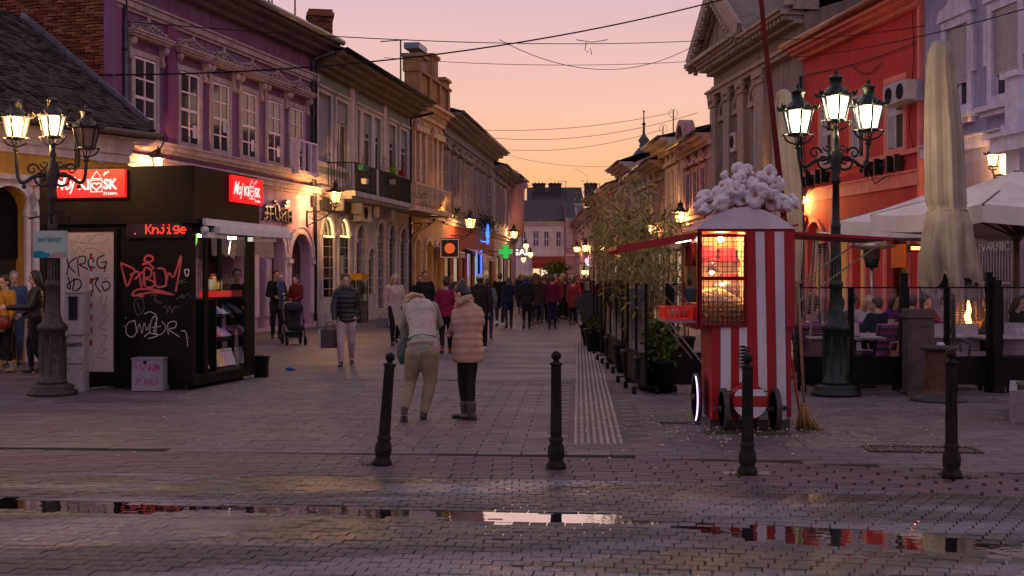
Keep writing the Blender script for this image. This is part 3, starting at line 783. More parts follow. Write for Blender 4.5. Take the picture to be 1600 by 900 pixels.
# ---- grey-green building
F = Facade(494, 78, 640, 59.8, 'townhouse', 'two storey grey green house with flower balcony and two lit arched windows', 'building')
R_ = F.root; Lg = F.L; GF = F
gre = mat('sage_plaster', (.16, .175, .165), (.13, .14, .135), 1.3, .85, .5, 30, streak=.4)
gtr = mat('grey_trim', (.38, .33, .35), (.3, .26, .28), 5, .8, .5, 30, streak=.35)
gst = mat('grey_stone', (.3, .28, .3), (.23, .215, .23), 2, .8, .6, 25, streak=.35)
up = [(495.8, 516, 141, 255), (524.5, 542.5, 157, 263), (556, 562, 172, 300), (566, 580, 172, 300), (584, 594, 180, 300), (605, 617, 193, 300), (624, 635, 203, 305)]
zt = F.z(570, 175); holes = []
for a, b, y0, y1 in up: holes.append((F.u(a), F.u(b), F.z(530, 263) if b < 550 else 5.0, zt-.02))
wall(wb := MB(), 0, Lg, 4.55, 8.95, holes, .25); wb.build('wall', gre, R_)
for i, h in enumerate(holes):
    s_ = MB(); frame_rect(s_, h[0]-.15, h[1]+.15, h[2]-.1, h[3]+.13, .148, -.06, .01); s_.bx(h[0]-.2, h[1]+.2, -.16, .01, h[3]+.131, h[3]+.2); s_.build('window_surround', gtr, R_)
    if i == 0: window(R_, h[0], h[1], h[2], h[3], 1, 1, gtr, mat('blind', (.3, .27, .3), (.24, .22, .25), 3), .1)
    else:
        window(R_, h[0], h[1], h[2], h[3], 2 if h[1]-h[0] > .6 else 1, 2, gtr, None, .1, split=[.66])
        MB()\
            .bx(h[0]+.05, h[1]-.05, .06, .08, h[3]-.75, h[3]-.04).build('roller_blind', mat('blind', (0, 0, 0)), R_)
for a, b in ((545, 552), (597, 602.5), (636.5, 639.7)): MB().bx(F.u(a), F.u(b), -.07, .01, 4.6, zt+.7).build('pilaster', gtr, R_)
zz = F.z(497, 107); bd = MB(); bands(bd, 0, Lg, [(zt+.65, zt+.72, .05), (zt+.72, zt+.95, .1), (4.45, 4.55, .1), (4.55, 4.66, .18), (4.2, 4.28, .08)]); bd.build('string_course', gtr, R_)
bl = MB(); za, zb = F.z(515, 297), F.z(515, 272)
frame_rect(bl, F.u(497), F.u(543), 4.7, 5.1, .05, -.05, .01)
for k in range(16):
    u = F.u(499)+(F.u(541)-F.u(499))*k/15; bl.lathe([(.02, 4.75), (.045, 4.85), (.02, 4.95), (.03, 5.05)], (u, -.03, 0), 6)
bl.build('balustrade', gtr, R_)
eaves(R_, Lg, F.z(636, 160), 1.0, 2., 5, mat('yellow_soffit', (.2, .15, .1), (.13, .1, .08), 3, .8, .3, streak=.4), gm=mat('dark_gutter', (.015, .015, .02)), steps=4, gr=.08, ends=(.1, .15))
body(R_, Lg, 8.95, 5, 2., gre)
downpipe(R_, F.u(638), .3, 8.3, mat('pipe_dark', (0, 0, 0)), top=-1.1)
lo = []
for a, b, yt, yb in ((502.7, 520.5, 338, 464), (528.6, 544, 341, 467), (574, 583, 388, 460), (606, 616.5, 352, 470), (623.6, 634, 356, 472)):
    m_ = (a+b)/2; lo.append((F.u(a), F.u(b), F.z(m_, yb), F.z(m_, yt), True))
for a, b, yt in ((555, 570, 352), (588, 599, 347)): lo.append((F.u(a), F.u(b), .15, F.z((a+b)/2, yt), True))
wall(wb := MB(), 0, Lg, 0, 4.45, lo, .3); wb.build('lower_wall', gst, R_)
for h in lo:
    am = MB()
    rad = (h[1]-h[0])/2; arch_band(am, h[0], h[1], h[3]-rad, rad, .14, -.08, .01, n=10)
    am.bx(h[0]-.14, h[0], -.06, .01, h[2], h[3]-rad); am.bx(h[1], h[1]+.14, -.06, .01, h[2], h[3]-rad)
    am.bx(h[0]-.2, h[0]+.0, -.12, .01, h[3]-rad-.03, h[3]-rad+.1); am.bx(h[1], h[1]+.2, -.12, .01, h[3]-rad-.03, h[3]-rad+.1)
    am.build('arch_surround', gtr, R_)
rus = MB()
for k in range(8): rus.bx(0, Lg, -.012, .0, .5+k*.36, .5+k*.36+.02)
rus.bx(0, Lg, -.08, .01, 0, .42); rus.build('plinth', gst, R_)
lit = glow('shop_light', (1, .6, .2), 1.5); lit2 = glow('shop_light_pale', (1, .75, .5), .9)
def lit_room(root, u0, u1, z0, z1, m, y=.5):
    b = MB(); b.quad((u0-.3, y+.5, z0-.2), (u1+.3, y+.5, z0-.2), (u1+.3, y+.5, z1+.2), (u0-.3, y+.5, z1+.2)); return b.build('lit_interior', m, root)
for i, h in enumerate(lo[:5]):
    rad = (h[1]-h[0])/2
    if i < 2:
        window(R_, h[0], h[1], h[2], h[3]-rad-.1, 1, 1, mat('dark_frame', (.02, .02, .02)), glass('clear_glass'), .05, .04)
        lit_room(R_, h[0], h[1], h[2], h[3], mat('yellow_wall_lit', (.6, .4, .15), (.3, .3, .1), 2, emit=(.8, .46, .1), es=1.1), -.2)
        t_ = MB(); t_.bx(h[0], h[1], .08, .1, h[3]-rad-.1, h[3]); t_.build('transom', dark_glass, R_)
        st = MB(); arch_band(st, h[0], h[1], h[3]-rad-.02, rad-.06, .05, -.02, .02); st.bx(h[0]+.02, h[1]-.02, -.06, .02, h[3]-rad-.08, h[3]-rad-.03); st.build('light_strip', glow('strip_light', (1, .68, .25), 2.2), R_)
    else: MB().bx(h[0], h[1], .1, .12, h[2], h[3]).build('window', dark_glass, R_)
for h in lo[5:]:
    d_ = MB(); d_.bx(h[0], h[1], .28, .3, h[2], h[3]); frame_rect(d_, h[0]+.02, h[1]-.02, h[2]+.1, h[3]-.9, .06, .25, .279); d_.build('door', mat('door_dark', (.04, .03, .035), (.02, .02, .02), 4, .4), R_)
h = lo[1]; MB().ball(((h[0]+h[1])/2, .5, F.z(536, 412)), .17).build('globe_lamp', glow('globe', (1, .8, .45), 4), R_)
MB().bx(F.u(499), F.u(545), -.1, -.02, F.z(520, 331), F.z(520, 311)).build('sign_board', mat('board_dark', (.02, .018, .02), (.04, .035, .035), 5, .5), R_)
def ac_unit(root, u0, u1, z0, z1, y0=-.36, m=None, name='air_conditioner'):
    m = m or mat('ac_white', (.4, .38, .42), (.3, .28, .33), 6, .5)
    b = MB(); b.bx(u0, u1, y0, -.06, z0, z1); b.bx(u0-.02, u1+.02, -.3, .0, z0-.04, z0)
    o = b.build(name, m, root)
    f = MB(); r = min(u1-u0, z1-z0)*.42; cx = u0+(u1-u0)*.45; cz = (z0+z1)/2
    T = Matrix.Translation((cx, y0-.003, cz)) @ Matrix.Rotation(pi/2, 4, 'X')
    f.lathe([(r, 0), (r, .012), (r*.88, .014), (r*.86, 0)], n=18, T=T)
    for k in range(5): f.lathe([(r*(.2+.15*k), .004), (r*(.2+.15*k)+.008, .01), (r*(.2+.15*k)+.014, .004)], n=16, T=T)
    f.build('fan_grille', mat('ac_dark', (.04, .04, .05)), o)
    return o
ac_unit(R_, F.u(549.5), F.u(566), F.z(557, 345), F.z(557, 321))
# balcony
bu0, bu1 = F.u(553, 1.), F.u(641, 1.)
b = MB(); b.bx(bu0, bu1, -1.05, .0, 4.38, 4.55); b.bx(bu0+.1, bu1-.1, -.9, .0, 4.28, 4.379)
for k in range(4): b.prism([(bu0+.5+k*(bu1-bu0-1)/3-.08, 4.28), (bu0+.5+k*(bu1-bu0-1)/3+.08, 4.28), (bu0+.5+k*(bu1-bu0-1)/3+.06, 3.9), (bu0+.5+k*(bu1-bu0-1)/3-.06, 3.9)], -.5, 0)
bo = b.build('balcony', gst, R_)
r = MB()
r.bar((bu0+.03, -1.02, 5.5), (bu1-.03, -1.02, 5.5), .05, .04)
for u in (bu0+.03, bu1-.03): r.bar((u, -1.0, 5.5), (u, 0, 5.5), .05, .04)
n_ = int((bu1-bu0)/.11)
for k in range(n_+1): r.bar((bu0+.03+k*(bu1-bu0-.06)/n_, -1.02, 4.55), (bu0+.03+k*(bu1-bu0-.06)/n_, -1.02, 5.49), .022, .022)
for k in range(9):
    for u in (bu0+.03, bu1-.03): r.bar((u, -.1-k*.1, 4.55), (u, -.1-k*.1, 5.49), .022, .022)
r.build('railing', iron, bo)
MB().bx(F.u(588, 1.)-.14, F.u(588, 1.)+.14, -1.06, -.98, 4.551, 5.48).build('pier', gst, bo)
def flower_box(parent, w_, m, n=70, h=.22, leaf=None, fl=None, name='flower_box'):
    """box with plants, centred on the origin"""
    b = MB(); b.add([(-w_/2+.02, -.08, 0), (w_/2-.02, -.08, 0), (w_/2-.02, .08, 0), (-w_/2+.02, .08, 0), (-w_/2, -.1, .18), (w_/2, -.1, .18), (w_/2, .1, .18), (-w_/2, .1, .18)],
               [(0, 3, 2, 1), (0, 1, 5, 4), (1, 2, 6, 5), (2, 3, 7, 6), (3, 0, 4, 7), (4, 5, 6, 7)])
    b.build('box', m, parent)
    leafs(n, (0, 0, .18+h*.5), (w_/2, .13, h), .045).build('foliage', leaf or leafm, parent)
    if fl: leafs(int(n/4), (0, 0, .2+h*.6), (w_/2, .13, h*.7), .04).build('blossom', fl, parent)
def leafs(n, c, r, s, mb=None, droop=0., aspect=2.2):
    mb = mb or MB()
    for i in range(n):
        p = Vector((random.gauss(0, .45), random.gauss(0, .45), random.gauss(0, .45)))
        p = Vector((c[0]+p.x*r[0], c[1]+p.y*r[1], c[2]+p.z*r[2]))
        a = Vector((random.uniform(-1, 1), random.uniform(-1, 1), random.uniform(-.9, .6)-droop)).normalized()
        b = a.orthogonal(); b.rotate(Matrix.Rotation(random.uniform(0, 6.3), 3, a)); q = s*random.uniform(.6, 1.4)
        mb.add([p, p+a*q*.5+b*q/aspect*.5, p+a*q, p+a*q*.5-b*q/aspect*.5], [(0, 1, 2, 3)])
    return mb
for i, (x, y, w_, c, lbl, fl) in enumerate(((568, 262, .75, (.03, .16, .12), 'teal planter box with trailing plants on the balcony rail', None), (601, 260, .45, (.5, .42, .4), 'white planter with plants in the middle of the balcony rail', None),
    (614, 266, .4, (.15, .3, .02), 'lime green planter on the balcony rail', None), (628, 270, .4, (.3, .015, .02), 'red planter at the far end of the balcony rail', (.3, .02, .03)),
    (570, 283, .28, (.6, .5, .5), 'white pot hanging low on the balcony railing near its left end', None), (613, 284, .28, (.4, .32, .3), 'pale pot hanging low on the balcony railing beyond the pier', None))):
    p = F.w(F.u(x, 1.15), 1.15, F.z(x, y, 1.15)-.1)
    t = thing('flower_box', lbl, 'planter', p, F.rz, 'planters on the grey balcony'); flower_box(t, w_, mat('planter_%s' % lbl.split()[0]+str(i), c), 110, .3, fl=mat('blossom_red', fl) if fl else None)
# yellow topped booth at its foot
p = G(559, 503); t = thing('newspaper_booth', 'dark booth with a yellow top against the grey house', 'booth', (p.x, p.y-.35, 0), F.rz)
b = MB(); b.bx(-.48, .48, -.3, .3, 0, .12)
for x in (-.45, .45):
    for y in (-.27, .27): b.bx(x-.03, x+.03, y-.03, y+.03, .12, 1.52)
b.bx(-.42, .42, .24, .28, .12, 1.5); b.build('frame', iron, t); MB().bx(-.5, .5, -.32, .32, 1.52, 1.75).build('top', mat('booth_yellow', (.45, .24, .02)), t)
MB().bx(-.42, .42, -.29, -.28, .12, 1.5).build('pane', dark_glass, t)

# ---- yellow ornate building
F = Facade(640.6, 59.6, 692, 53.3, 'ornate_house', 'ornate ochre house with stepped parapet and small balcony', 'building')
R_ = F.root; Lo = F.L; OF = F
orn = mat('honey_plaster', (.36, .22, .12), (.28, .16, .09), 1.5, .85, .5, 25, streak=.3)
otr = mat('honey_trim', (.45, .32, .22), (.34, .23, .16), 5, .8, .5, 30, streak=.3)
uw = [(F.u(a), F.u(b), 5.2, 8.0, False) for a, b in ((645, 650.5), (654, 659.5), (672.5, 677.5), (681, 686))]
wall(wb := MB(), 0, Lo, 4.5, 9.6, uw); wb.build('wall', orn, R_)
for h in uw:
    window(R_, h[0], h[1], h[2], h[3], 2, 2, mat('brown_frame', (.13, .08, .06)), None, .04, single=False)
    s_ = MB(); s_.bx(h[0]-.22, h[0]-.02, -.16, .01, 5.1, 8.05); s_.bx(h[1]+.02, h[1]+.22, -.16, .01, 5.1, 8.05); s_.bx(h[0]-.3, h[1]+.3, -.28, .01, 8.05, 8.3); s_.lathe([(.16, 8.3), (.2, 8.4), (.1, 8.55), (0, 8.6)], ((h[0]+h[1])/2, -.1, 0), 8); s_.build('window_surround', otr, R_)
dn = MB(); n_ = int(Lo/.35)
for k in range(n_): dn.bx(k*Lo/n_+.05, k*Lo/n_+.22, -.22, .01, 8.95, 9.15)
bands(dn, 0, Lo, [(8.75, 8.949, .12), (9.151, 9.3, .35), (9.3, 9.42, .6)]); MB().bx(0, Lo, -.15, .02, 4.3, 4.55).build('string_course', otr, R_); dn.build('cornice', otr, R_)
# stepped parapet with panels and urns
pp = MB(); pp.bx(.2, Lo-.1, -.3, .3, 9.42, 10.6); pa = MB()
for a, b, h in ((.1, 1.5, 11.2), (2.5, 3.7, 11.6), (4.9, 6.1, 10.9)):
    if b > Lo: b = Lo
    if a > Lo: continue
    pp.bx(a, b, -.4, .35, 10.6, h); pp.bx(a-.06, b+.06, -.5, .42, h, h+.14); pa.bx(a+.25, b-.25, -.43, -.39, 10.7, h-.2)
pp.bx(.0, Lo, -.45, .33, 10.55, 10.68)
for u in (.25, 2.2, 4.2, 6): 
    if u < Lo: pp.bx(u-.2, u+.2, -.42, .2, 9.42, 10.55)
pp.build('parapet', mat('parapet_ochre', (.36, .19, .09), (.28, .15, .08), 3, .8, .4, streak=.3), R_); pa.build('parapet_panel', mat('parapet_panel', (.32, .2, .22)), R_)
MB().bx(.1, 1.6, -.38, .3, 11.55, 11.8).build('roof_flashing', mat('blue_metal', (.12, .2, .32), (.1, .14, .22), 3, .35, metal=.5), R_)
lo = [(F.u(a), F.u(b), .1, 3.3, True) for a, b in ((646, 656), (663, 674), (679, 688))]
wall(wb := MB(), 0, Lo, 0, 4.5, lo, .3); wb.build('lower_wall', orn, R_)
for h in lo: am = MB(); rad = (h[1]-h[0])/2; arch_band(am, h[0], h[1], h[3]-rad, rad, .18, -.1, .01, n=8); am.bx(h[0]-.2, h[0], -.1, .01, 0, h[3]-rad); am.bx(h[1], h[1]+.2, -.1, .01, 0, h[3]-rad); am.build('arch_surround', otr, R_)
for i, h in enumerate(lo): MB().bx(h[0], h[1], .2, .23, .1, h[3]).build('shop_window', mat('shop_amber', (.1, .06, .03), (.03, .02, .02), 1.2, .1, emit=(.9, .45, .12), es=.25 if i != 1 else .05), R_)
body(R_, Lo, 9.5, 4, 1.8, orn, name='side_wall'); eaves(R_, Lo, 9.5, .1, 1.8, 4, otr, steps=1, gutter=False)
b = MB(); u0, u1 = F.u(648, 1.2), F.u(703, 1.2); b.bx(u0, u1, -1.3, 0, 4.3, 4.5); bo = b.build('balcony', otr, R_)
r = MB(); r.bx(u0, u1, -1.28, -1.2, 5.35, 5.45)
for k in range(22): x = u0+.06+k*(u1-u0-.12)/21; r.lathe([(.04, 4.5), (.06, 4.7), (.03, 5.0), (.05, 5.2), (.04, 5.36)], (x, -1.24, 0), 6)
r.bx(u0, u0+.07, -1.2, 0, 4.5, 5.4); r.build('railing', otr, bo)
pt = MB(); leafs(120, (u0+1., -1.2, 4.9), (1., .2, .5), .1, pt); pt.build('climbing_plant', leafm, bo)

# ---- dark grey row with pale windows
def row_house(xa, ha, xb, hb, name, label, wins_, zb, zt_, ze, wm_, tm_, over=.7, rise=1.8, lower=None, lm=None, fm=None, hood=True, zs=4.5, gm=None, lz=4.2, depth=5, roofm=None):
    F_ = Facade(xa, ha, xb, hb, name, label, 'building'); R = F_.root
    hs_ = []
    for a, b in wins_: hs_.append((*sorted((F_.u(a), F_.u(b))), zb, zt_))
    wall(q := MB(), 0, F_.L, zs, ze-.1, hs_); q.build('wall', wm_, R)
    for h in hs_:
        window(R, h[0], h[1], h[2], h[3], 2, 3, fm or pale_wood, gm, .03, .06, single=False, bar=.05)
        s_ = MB(); frame_rect(s_, h[0]-.16, h[1]+.16, h[2]-.12, h[3]+.16, .158, -.06, .01)
        if hood: s_.bx(h[0]-.3, h[1]+.3, -.25, .01, h[3]+.3, h[3]+.42); s_.bx(h[0]-.2, h[1]+.2, -.15, .01, h[3]+.42, h[3]+.62); s_.ball(((h[0]+h[1])/2, -.12, h[3]+.66), (.2, .1, .16), 7, 5)
        s_.build('window_surround', tm_, R)
    bd_ = MB(); bands(bd_, 0, F_.L, [(zs-.3, zs-.12, .1), (zs-.12, zs, .2), (ze-1., ze-.85, .1)]); bd_.build('string_course', tm_, R)
    lh_ = []
    if lower:
        for a, b, zt2 in lower: lh_.append((*sorted((F_.u(a), F_.u(b))), .12, zt2))
    wall(q := MB(), 0, F_.L, 0, zs, lh_, .3); q.build('lower_wall', lm or wm_, R)
    for i, h in enumerate(lh_):
        MB().bx(h[0], h[1], .1, .13, h[2], h[3]).build('shop_window', mat('shop_dim_%d' % (i % 3), (.08, .06, .05), (.02, .02, .02), 1.1+i % 3, .12, emit=((1, .6, .3), (.9, .8, .5), (1, .45, .25))[i % 3], es=(.18, .3, .06)[i % 3]), R)
        f_ = MB(); frame_rect(f_, h[0], h[1], h[2], h[3], .08, .02, .099); f_.build('shop_frame', mat('dark_frame', (.02, .02, .02)), R)
    eaves(R, F_.L, ze, over, rise, depth, tm_, roofm)
    body(R, F_.L, ze-.1, depth, rise, wm_)
    return F_
dkg = mat('dusky_plaster', (.13, .11, .125), (.09, .08, .09), 1.3, .85, .5, 25, streak=.5)
dtr = mat('dusky_trim', (.17, .13, .15), (.11, .09, .1), 5, .8, .6, 25, streak=.4)
DF = row_house(692, 53.3, 772, 39.8, 'townhouse', 'long dark grey house with pale windows over a red shop front', [(693.8, 698.6), (706.2, 710), (716, 719.6), (724.5, 729.5), (731.5, 736), (742.8, 746.8), (751.2, 755.4), (761.3, 766)],
    5.2, 7.6, 9.6, dkg, dtr, .9, 1.6, [(695, 703, 3.2), (709, 717, 2.9), (720, 726, 3), (730, 738, 3.), (742, 749, 2.9), (755, 768, 3)], mat('red_shopfront', (.3, .05, .04), (.22, .04, .035), 3, .7, .3, streak=.2), fm=mat('pale_frame', (.4, .34, .42)))
F = DF; R_ = F.root
for x in (744.5, 752): MB().tube([(F.u(x, .3), -.3, F.z(x, 432, .3)), (F.u(x, .3), -.3, F.z(x, 391, .3))], .045, 6).build('neon_tube', glow('neon_blue', (.05, .14, 1), 2.2), R_)
fl = MB(); c = Vector((F.u(762, .4), -.4, F.z(762, 366, .4)))
for k in range(6):
    a = k*pi/3; fl.tube([(c.x+.12*cos(a), c.y, c.z+.12*sin(a)), (c.x+.6*cos(a-.25), c.y, c.z+.6*sin(a-.25)), (c.x+.6*cos(a+.25), c.y, c.z+.6*sin(a+.25)), (c.x+.12*cos(a), c.y, c.z+.12*sin(a))], .05, 5)
fl.tube([(F.u(745), -.25, 3.7), (F.u(756), -.25, 3.72)], .04, 5); fl.build('neon_flower', glow('neon_cyan', (.04, .2, 1), 1.6), R_)
aw = MB(); u0, u1 = F.u(706, .9), F.u(724, .9)
aw.add([(u0, -.02, 3.1), (u1, -.02, 3.1), (u1, -1, 2.8), (u0, -1, 2.8), (u0, -1, 2.55), (u1, -1, 2.55)], [(0, 1, 2, 3), (3, 2, 5, 4)])
aw.build('awning', mat('awning_cream', (.4, .3, .2)), R_)
aw = MB(); u0, u1 = F.u(754, 1), F.u(768, 1)
aw.add([(u0, -.02, 3.2), (u1, -.02, 3.2), (u1, -1.2, 2.7), (u0, -1.2, 2.7), (u0, -1.2, 2.5), (u1, -1.2, 2.5)], [(0, 1, 2, 3), (3, 2, 5, 4)])
aw.build('awning', mat('awning_cream', (0, 0, 0)), R_)
s = F.w(F.u(703, .9), .9, 0); t = thing('hanging_sign', 'square black hanging sign with an orange disc outside the dark grey house', 'sign', (s.x, s.y, F.z(703, 388, .9)), F.rz-pi/2)
b = MB(); b.bx(-.45, .45, -.06, .06, -.45, .45); b.build('board', mat('board_dark', (0, 0, 0)), t)
b = MB(); b.lathe([(.24, .065), (.24, .08), (.0, .08)], n=20, T=Matrix.Rotation(pi/2, 4, 'X')); b.build('disc', glow('sign_orange', (1, .15, .04), .6), t)
frame_rect(b := MB(), -.42, .42, -.42, .42, .03, -.07, -.061); b.build('rim', glow('sign_orange_dim', (1, .5, .4), .3), t)
text('lettering', 'PEKARA', glow('sign_white_dim', (.5, .5, .55), .35), t, -.35, .35, -.38, -.28, y=-.065) if False else None
fb = MB(); leafs(260, (F.u(708), -.2, 4.9), (1.6, .2, .3), .12, fb); leafs(460, (F.u(753), -.3, 4.9), (4.2, .3, .5), .14, fb); fb.build('window_plants', mat('dark_leaves', (.02, .03, .015), (.035, .045, .02), 3, .7, island=.4), R_)
wgr = mat('pale_grey_plaster', (.26, .23, .25), (.2, .18, .2), 1.5, .85, .4, 25, streak=.4)
WF = row_house(772.3, 39.7, 790, 36.3, 'townhouse', 'pale grey house beyond the long dark house, left row', [(774.5, 777), (779.5, 782), (784.5, 787)], 5.2, 7.6, 8.9, wgr, dtr, .7, 1.6, [(776, 781, 3), (784, 788, 3)])
MF = row_house(790.5, 36.2, 806, 33.5, 'townhouse', 'mauve corner house with rounded bay at the far left of the street', [(793, 795.5), (799, 801.5)], 5.4, 8., 8.9, mat('mauve_plaster', (.25, .15, .22), (.19, .12, .17), 1.5, .85, .4, streak=.4), dtr, .9, 1.6, [(794, 799, 3)])
F = MF
bb = MB(); bb.lathe([(.5, 4.4), (1.1, 4.9), (1.15, 8.2), (1.4, 8.4), (1.4, 8.6), (1.2, 8.8), (.6, 9.6), (0, 9.9)], (F.L*.75, .3, 0), 16); bb.build('bay', mat('mauve_plaster', (0, 0, 0)), F.root)
# pharmacy cross
F = WF; p = F.w(F.u(790, 1.1), 1.1, 0); t = thing('pharmacy_cross', 'glowing green pharmacy cross over the left pavement', 'sign', (p.x, p.y, F.z(790, 393, 1.1)), F.rz+pi/2)
gc = glow('cross_green', (.02, .7, .1), .6); b = MB(); a_, c_ = .15, .42
b.prism([(-a_, -c_), (a_, -c_), (a_, -a_), (c_, -a_), (c_, a_), (a_, a_), (a_, c_), (-a_, c_), (-a_, a_), (-c_, a_), (-c_, -a_), (-a_, -a_)], -.08, .08); b.build('cross', gc, t)
b = MB(); b.bar((c_, 0, 0), (1.1, 0, 0), .05, .05); b.build('bracket', iron, t)
# roof furniture on the left row
p = P(500, 45, 46); t = thing('chimney', 'tall brick chimney standing on the purple house roof', 'chimney', (p.x, p.y, 9.), .2)
ch = MB(); k = 0
for j in range(27):
    for sx_, sy_, rz in ((0, -.4, 0), (.4, 0, pi/2), (0, .4, 0), (-.4, 0, pi/2)):
        for i in range(3):
            off = (i-1)*.26+(.06 if j % 2 else -.06); e = random.uniform(-.01, .012)
            c = (off if rz == 0 else sx_*(1+e), off if rz else sy_*(1+e), j*.08+.04)
            link('brick', bme[k % 3], t, c, rz+pi/2) if rz == 0 else link('brick', bme[k % 3], t, c, rz-pi/2); k += 1
MB().bx(-.37, .37, -.37, .37, 0, 2.16).build('core', mat('lime_mortar', (0, 0, 0)), t)
cc = MB(); cc.bx(-.5, .5, -.5, .5, 2.17, 2.3); cc.bx(-.44, .44, -.44, .44, 2.3, 2.42); cc.build('cap', brick_m, t)
# ------------------------------------------------------------------ far end of the street
def plain_house(x0, x1, d, name, label, ze, wcols, wm_, tm_, rise=2.2, shift=0., zb=5., zt_=6.7, low=True):
    A = P(x0, 432, d); B = P(x1, 432, d)
    F_ = Facade(x0, CH*FPX/d, x1, CH*FPX/(d+shift), name, label); R = F_.root
    hs_ = [(F_.u(a), F_.u(b), zb, zt_) for a, b in wcols]
    wall(q := MB(), 0, F_.L, 0, ze, hs_); q.build('wall', wm_, R)
    for h in hs_:
        window(R, h[0], h[1], h[2], h[3], 2, 2, mat('white_frame', (.6, .55, .6)), None, .1, .09, single=False, bar=.1)
        s_ = MB(); frame_rect(s_, h[0]-.15, h[1]+.15, h[2]-.15, h[3]+.15, .148, -.05, .01); s_.build('window_surround', tm_, R)
    bd_ = MB(); bands(bd_, 0, F_.L, [(3.9, 4.15, .15), (ze-.35, ze-.1, .25)]); bd_.build('string_course', tm_, R)
    eaves(R, F_.L, ze, .6, rise, 6, tm_); body(R, F_.L, ze-.05, 6, rise, wm_)
    return F_
crm = mat('cream_plaster', (.52, .44, .42), (.45, .37, .36), 1, .85, .3, streak=.3)
EF = plain_house(800, 882, 140, 'end_house', 'cream house with dark roof and red awning closing the far end of the street', 7.9, [(814, 822), (833, 842), (849.5, 858), (869, 877)], crm, crm, 2.6)
aw = MB(); u0, u1 = EF.u(831), EF.u(880)
aw.add([(u0, -.02, 3.9), (u1, -.02, 3.9), (u1, -1.8, 3.2), (u0, -1.8, 3.2), (u0, -1.8, 2.6), (u1, -1.8, 2.6)], [(0, 1, 2, 3), (3, 2, 5, 4)])
aw.build('awning', mat('awning_red', (.35, .05, .03), rough=.8), EF.root)
for a, b, i in ((833, 843, 0), (846, 856, 1), (860, 868, 2), (871, 879, 0)):
    MB().bx(EF.u(a), EF.u(b), -.05, -.02, .4, 2.5).build('shop_window', glow('far_shop_%d' % i, ((1, .7, .35), (1, .85, .6), (1, .5, .2))[i], .9), EF.root)
PF = plain_house(884, 900, 138, 'end_house', 'narrow pink house beside the cream house at the street end', 8.2, [(888, 892)], mat('rose_plaster', (.38, .2, .22), (.3, .16, .18), 1, .85, streak=.3), crm, 2)
# big roofs behind
B_ = plain_house(824, 912, 175, 'end_house', 'tall house whose grey roof with chimneys rises behind the street end', 12.0, [(884, 889), (894, 899)], mat('grey_plaster_far', (.2, .17, .18), (.16, .14, .15), 1), crm, 2.5, zb=10, zt_=11.2)
for i, x in enumerate((842, 867, 923)):
    p = P(x, 295, 178); c = MB(); c.bx(-.9, .9, -.6, .6, -2.5, .6); c.bx(-1., 1., -.75, .75, .6, .75)
    t = thing('chimney', ('grey chimney at the left of the far roof ridge', 'grey chimney in the middle of the far roof ridge', 'grey chimney right of the far roof ridge')[i], 'chimney', p, 0, 'chimneys on the far roofs'); c.build('stack', mat('chimney_far', (.07, .055, .06)), t)
    c = MB()
    for s_ in (-.5, 0, .5): c.cyl((s_, 0, .75), (s_, 0, .9), .13, n=8)
    c.build('pots', mat('chimney_far', (0, 0, 0)), t)
# ------------------------------------------------------------------ right row, far to near
def hr(x): return CH*FPX/105*(x-740)/183
rows_ = [
 (900, 923, 'pink house under a flat cornice at the far right of the street', (.42, .2, .2), (.32, .2, .2), 7.3, [(905, 907.5), (911, 913.5), (917, 919.5)], .6, 1.5),
 (923.5, 944, 'dusky brown house at the far right behind the tallest bamboo', (.26, .16, .13), (.3, .2, .16), 8.0, [(928, 931), (936, 939)], .7, 1.8),
 (944.5, 966, 'pale ochre house behind the bamboo on the right row', (.36, .26, .18), (.38, .28, .22), 8.0, [(949, 952), (957, 960)], .7, 2),
 (966.5, 988, 'rose house beyond the cream house on the right row', (.36, .2, .2), (.36, .26, .24), 8.8, [(971, 974), (979, 982)], .8, 2.),
 (988.5, 1012, 'mint green house below the spire on the right row', (.24, .28, .24), (.34, .32, .28), 7.7, [(993, 996), (1000, 1003), (1006, 1009)], .6, 1.4),
 (1012.5, 1038, 'dark brick red house on the right row with tall windows', (.2, .1, .08), (.24, .17, .15), 7.7, [(1017, 1020), (1025, 1028)], .8, 1.6),
 (1038.5, 1068, 'cream house with wide bright eaves on the right row', (.42, .32, .24), (.46, .36, .28), 8.2, [(1044, 1047), (1051, 1054), (1058, 1061)], 1.1, 1.4),
 (1068.5, 1113, 'ornate rose house with curved cornice beside the classical facade', (.38, .19, .2), (.36, .2, .2), 7.6, [(1074, 1079), (1085, 1090), (1097, 1103)], .7, 1.9)]
RH = []
for i, (a, b, lbl, c, tc_, ze, wn, ov, rs) in enumerate(rows_):
    if a >= 923:
        ha, hb = hr(a), hr(b)
    else: ha, hb = 1950*1.65/139, hr(923)
    lowr = [(a+(b-a)*.15, a+(b-a)*.4, 3.), (a+(b-a)*.55, a+(b-a)*.85, 3.)]
    m1 = mat('street_plaster_%d' % i, c, tuple(v*.75 for v in c), 1.2, .85, .4, 25, streak=.4); m2 = mat('street_trim_%d' % i, tc_, tuple(v*.75 for v in tc_), 5, .8, .4, streak=.4)
    RH.append(row_house(a, ha, b, hb, 'townhouse', lbl, wn, 4.9, ze-1.3, ze, m1, m2, ov, rs, lowr))
F = RH[-1]   # rounded pediment on the ornate one
b = MB(); c_ = F.L*.45
arch_band(b, c_-1.3, c_+1.3, 7.35, 1.0, .25, -.75, -.2, n=10); b.build('curved_pediment', mat('street_trim_7', (0, 0, 0)), F.root)
F = RH[-2]
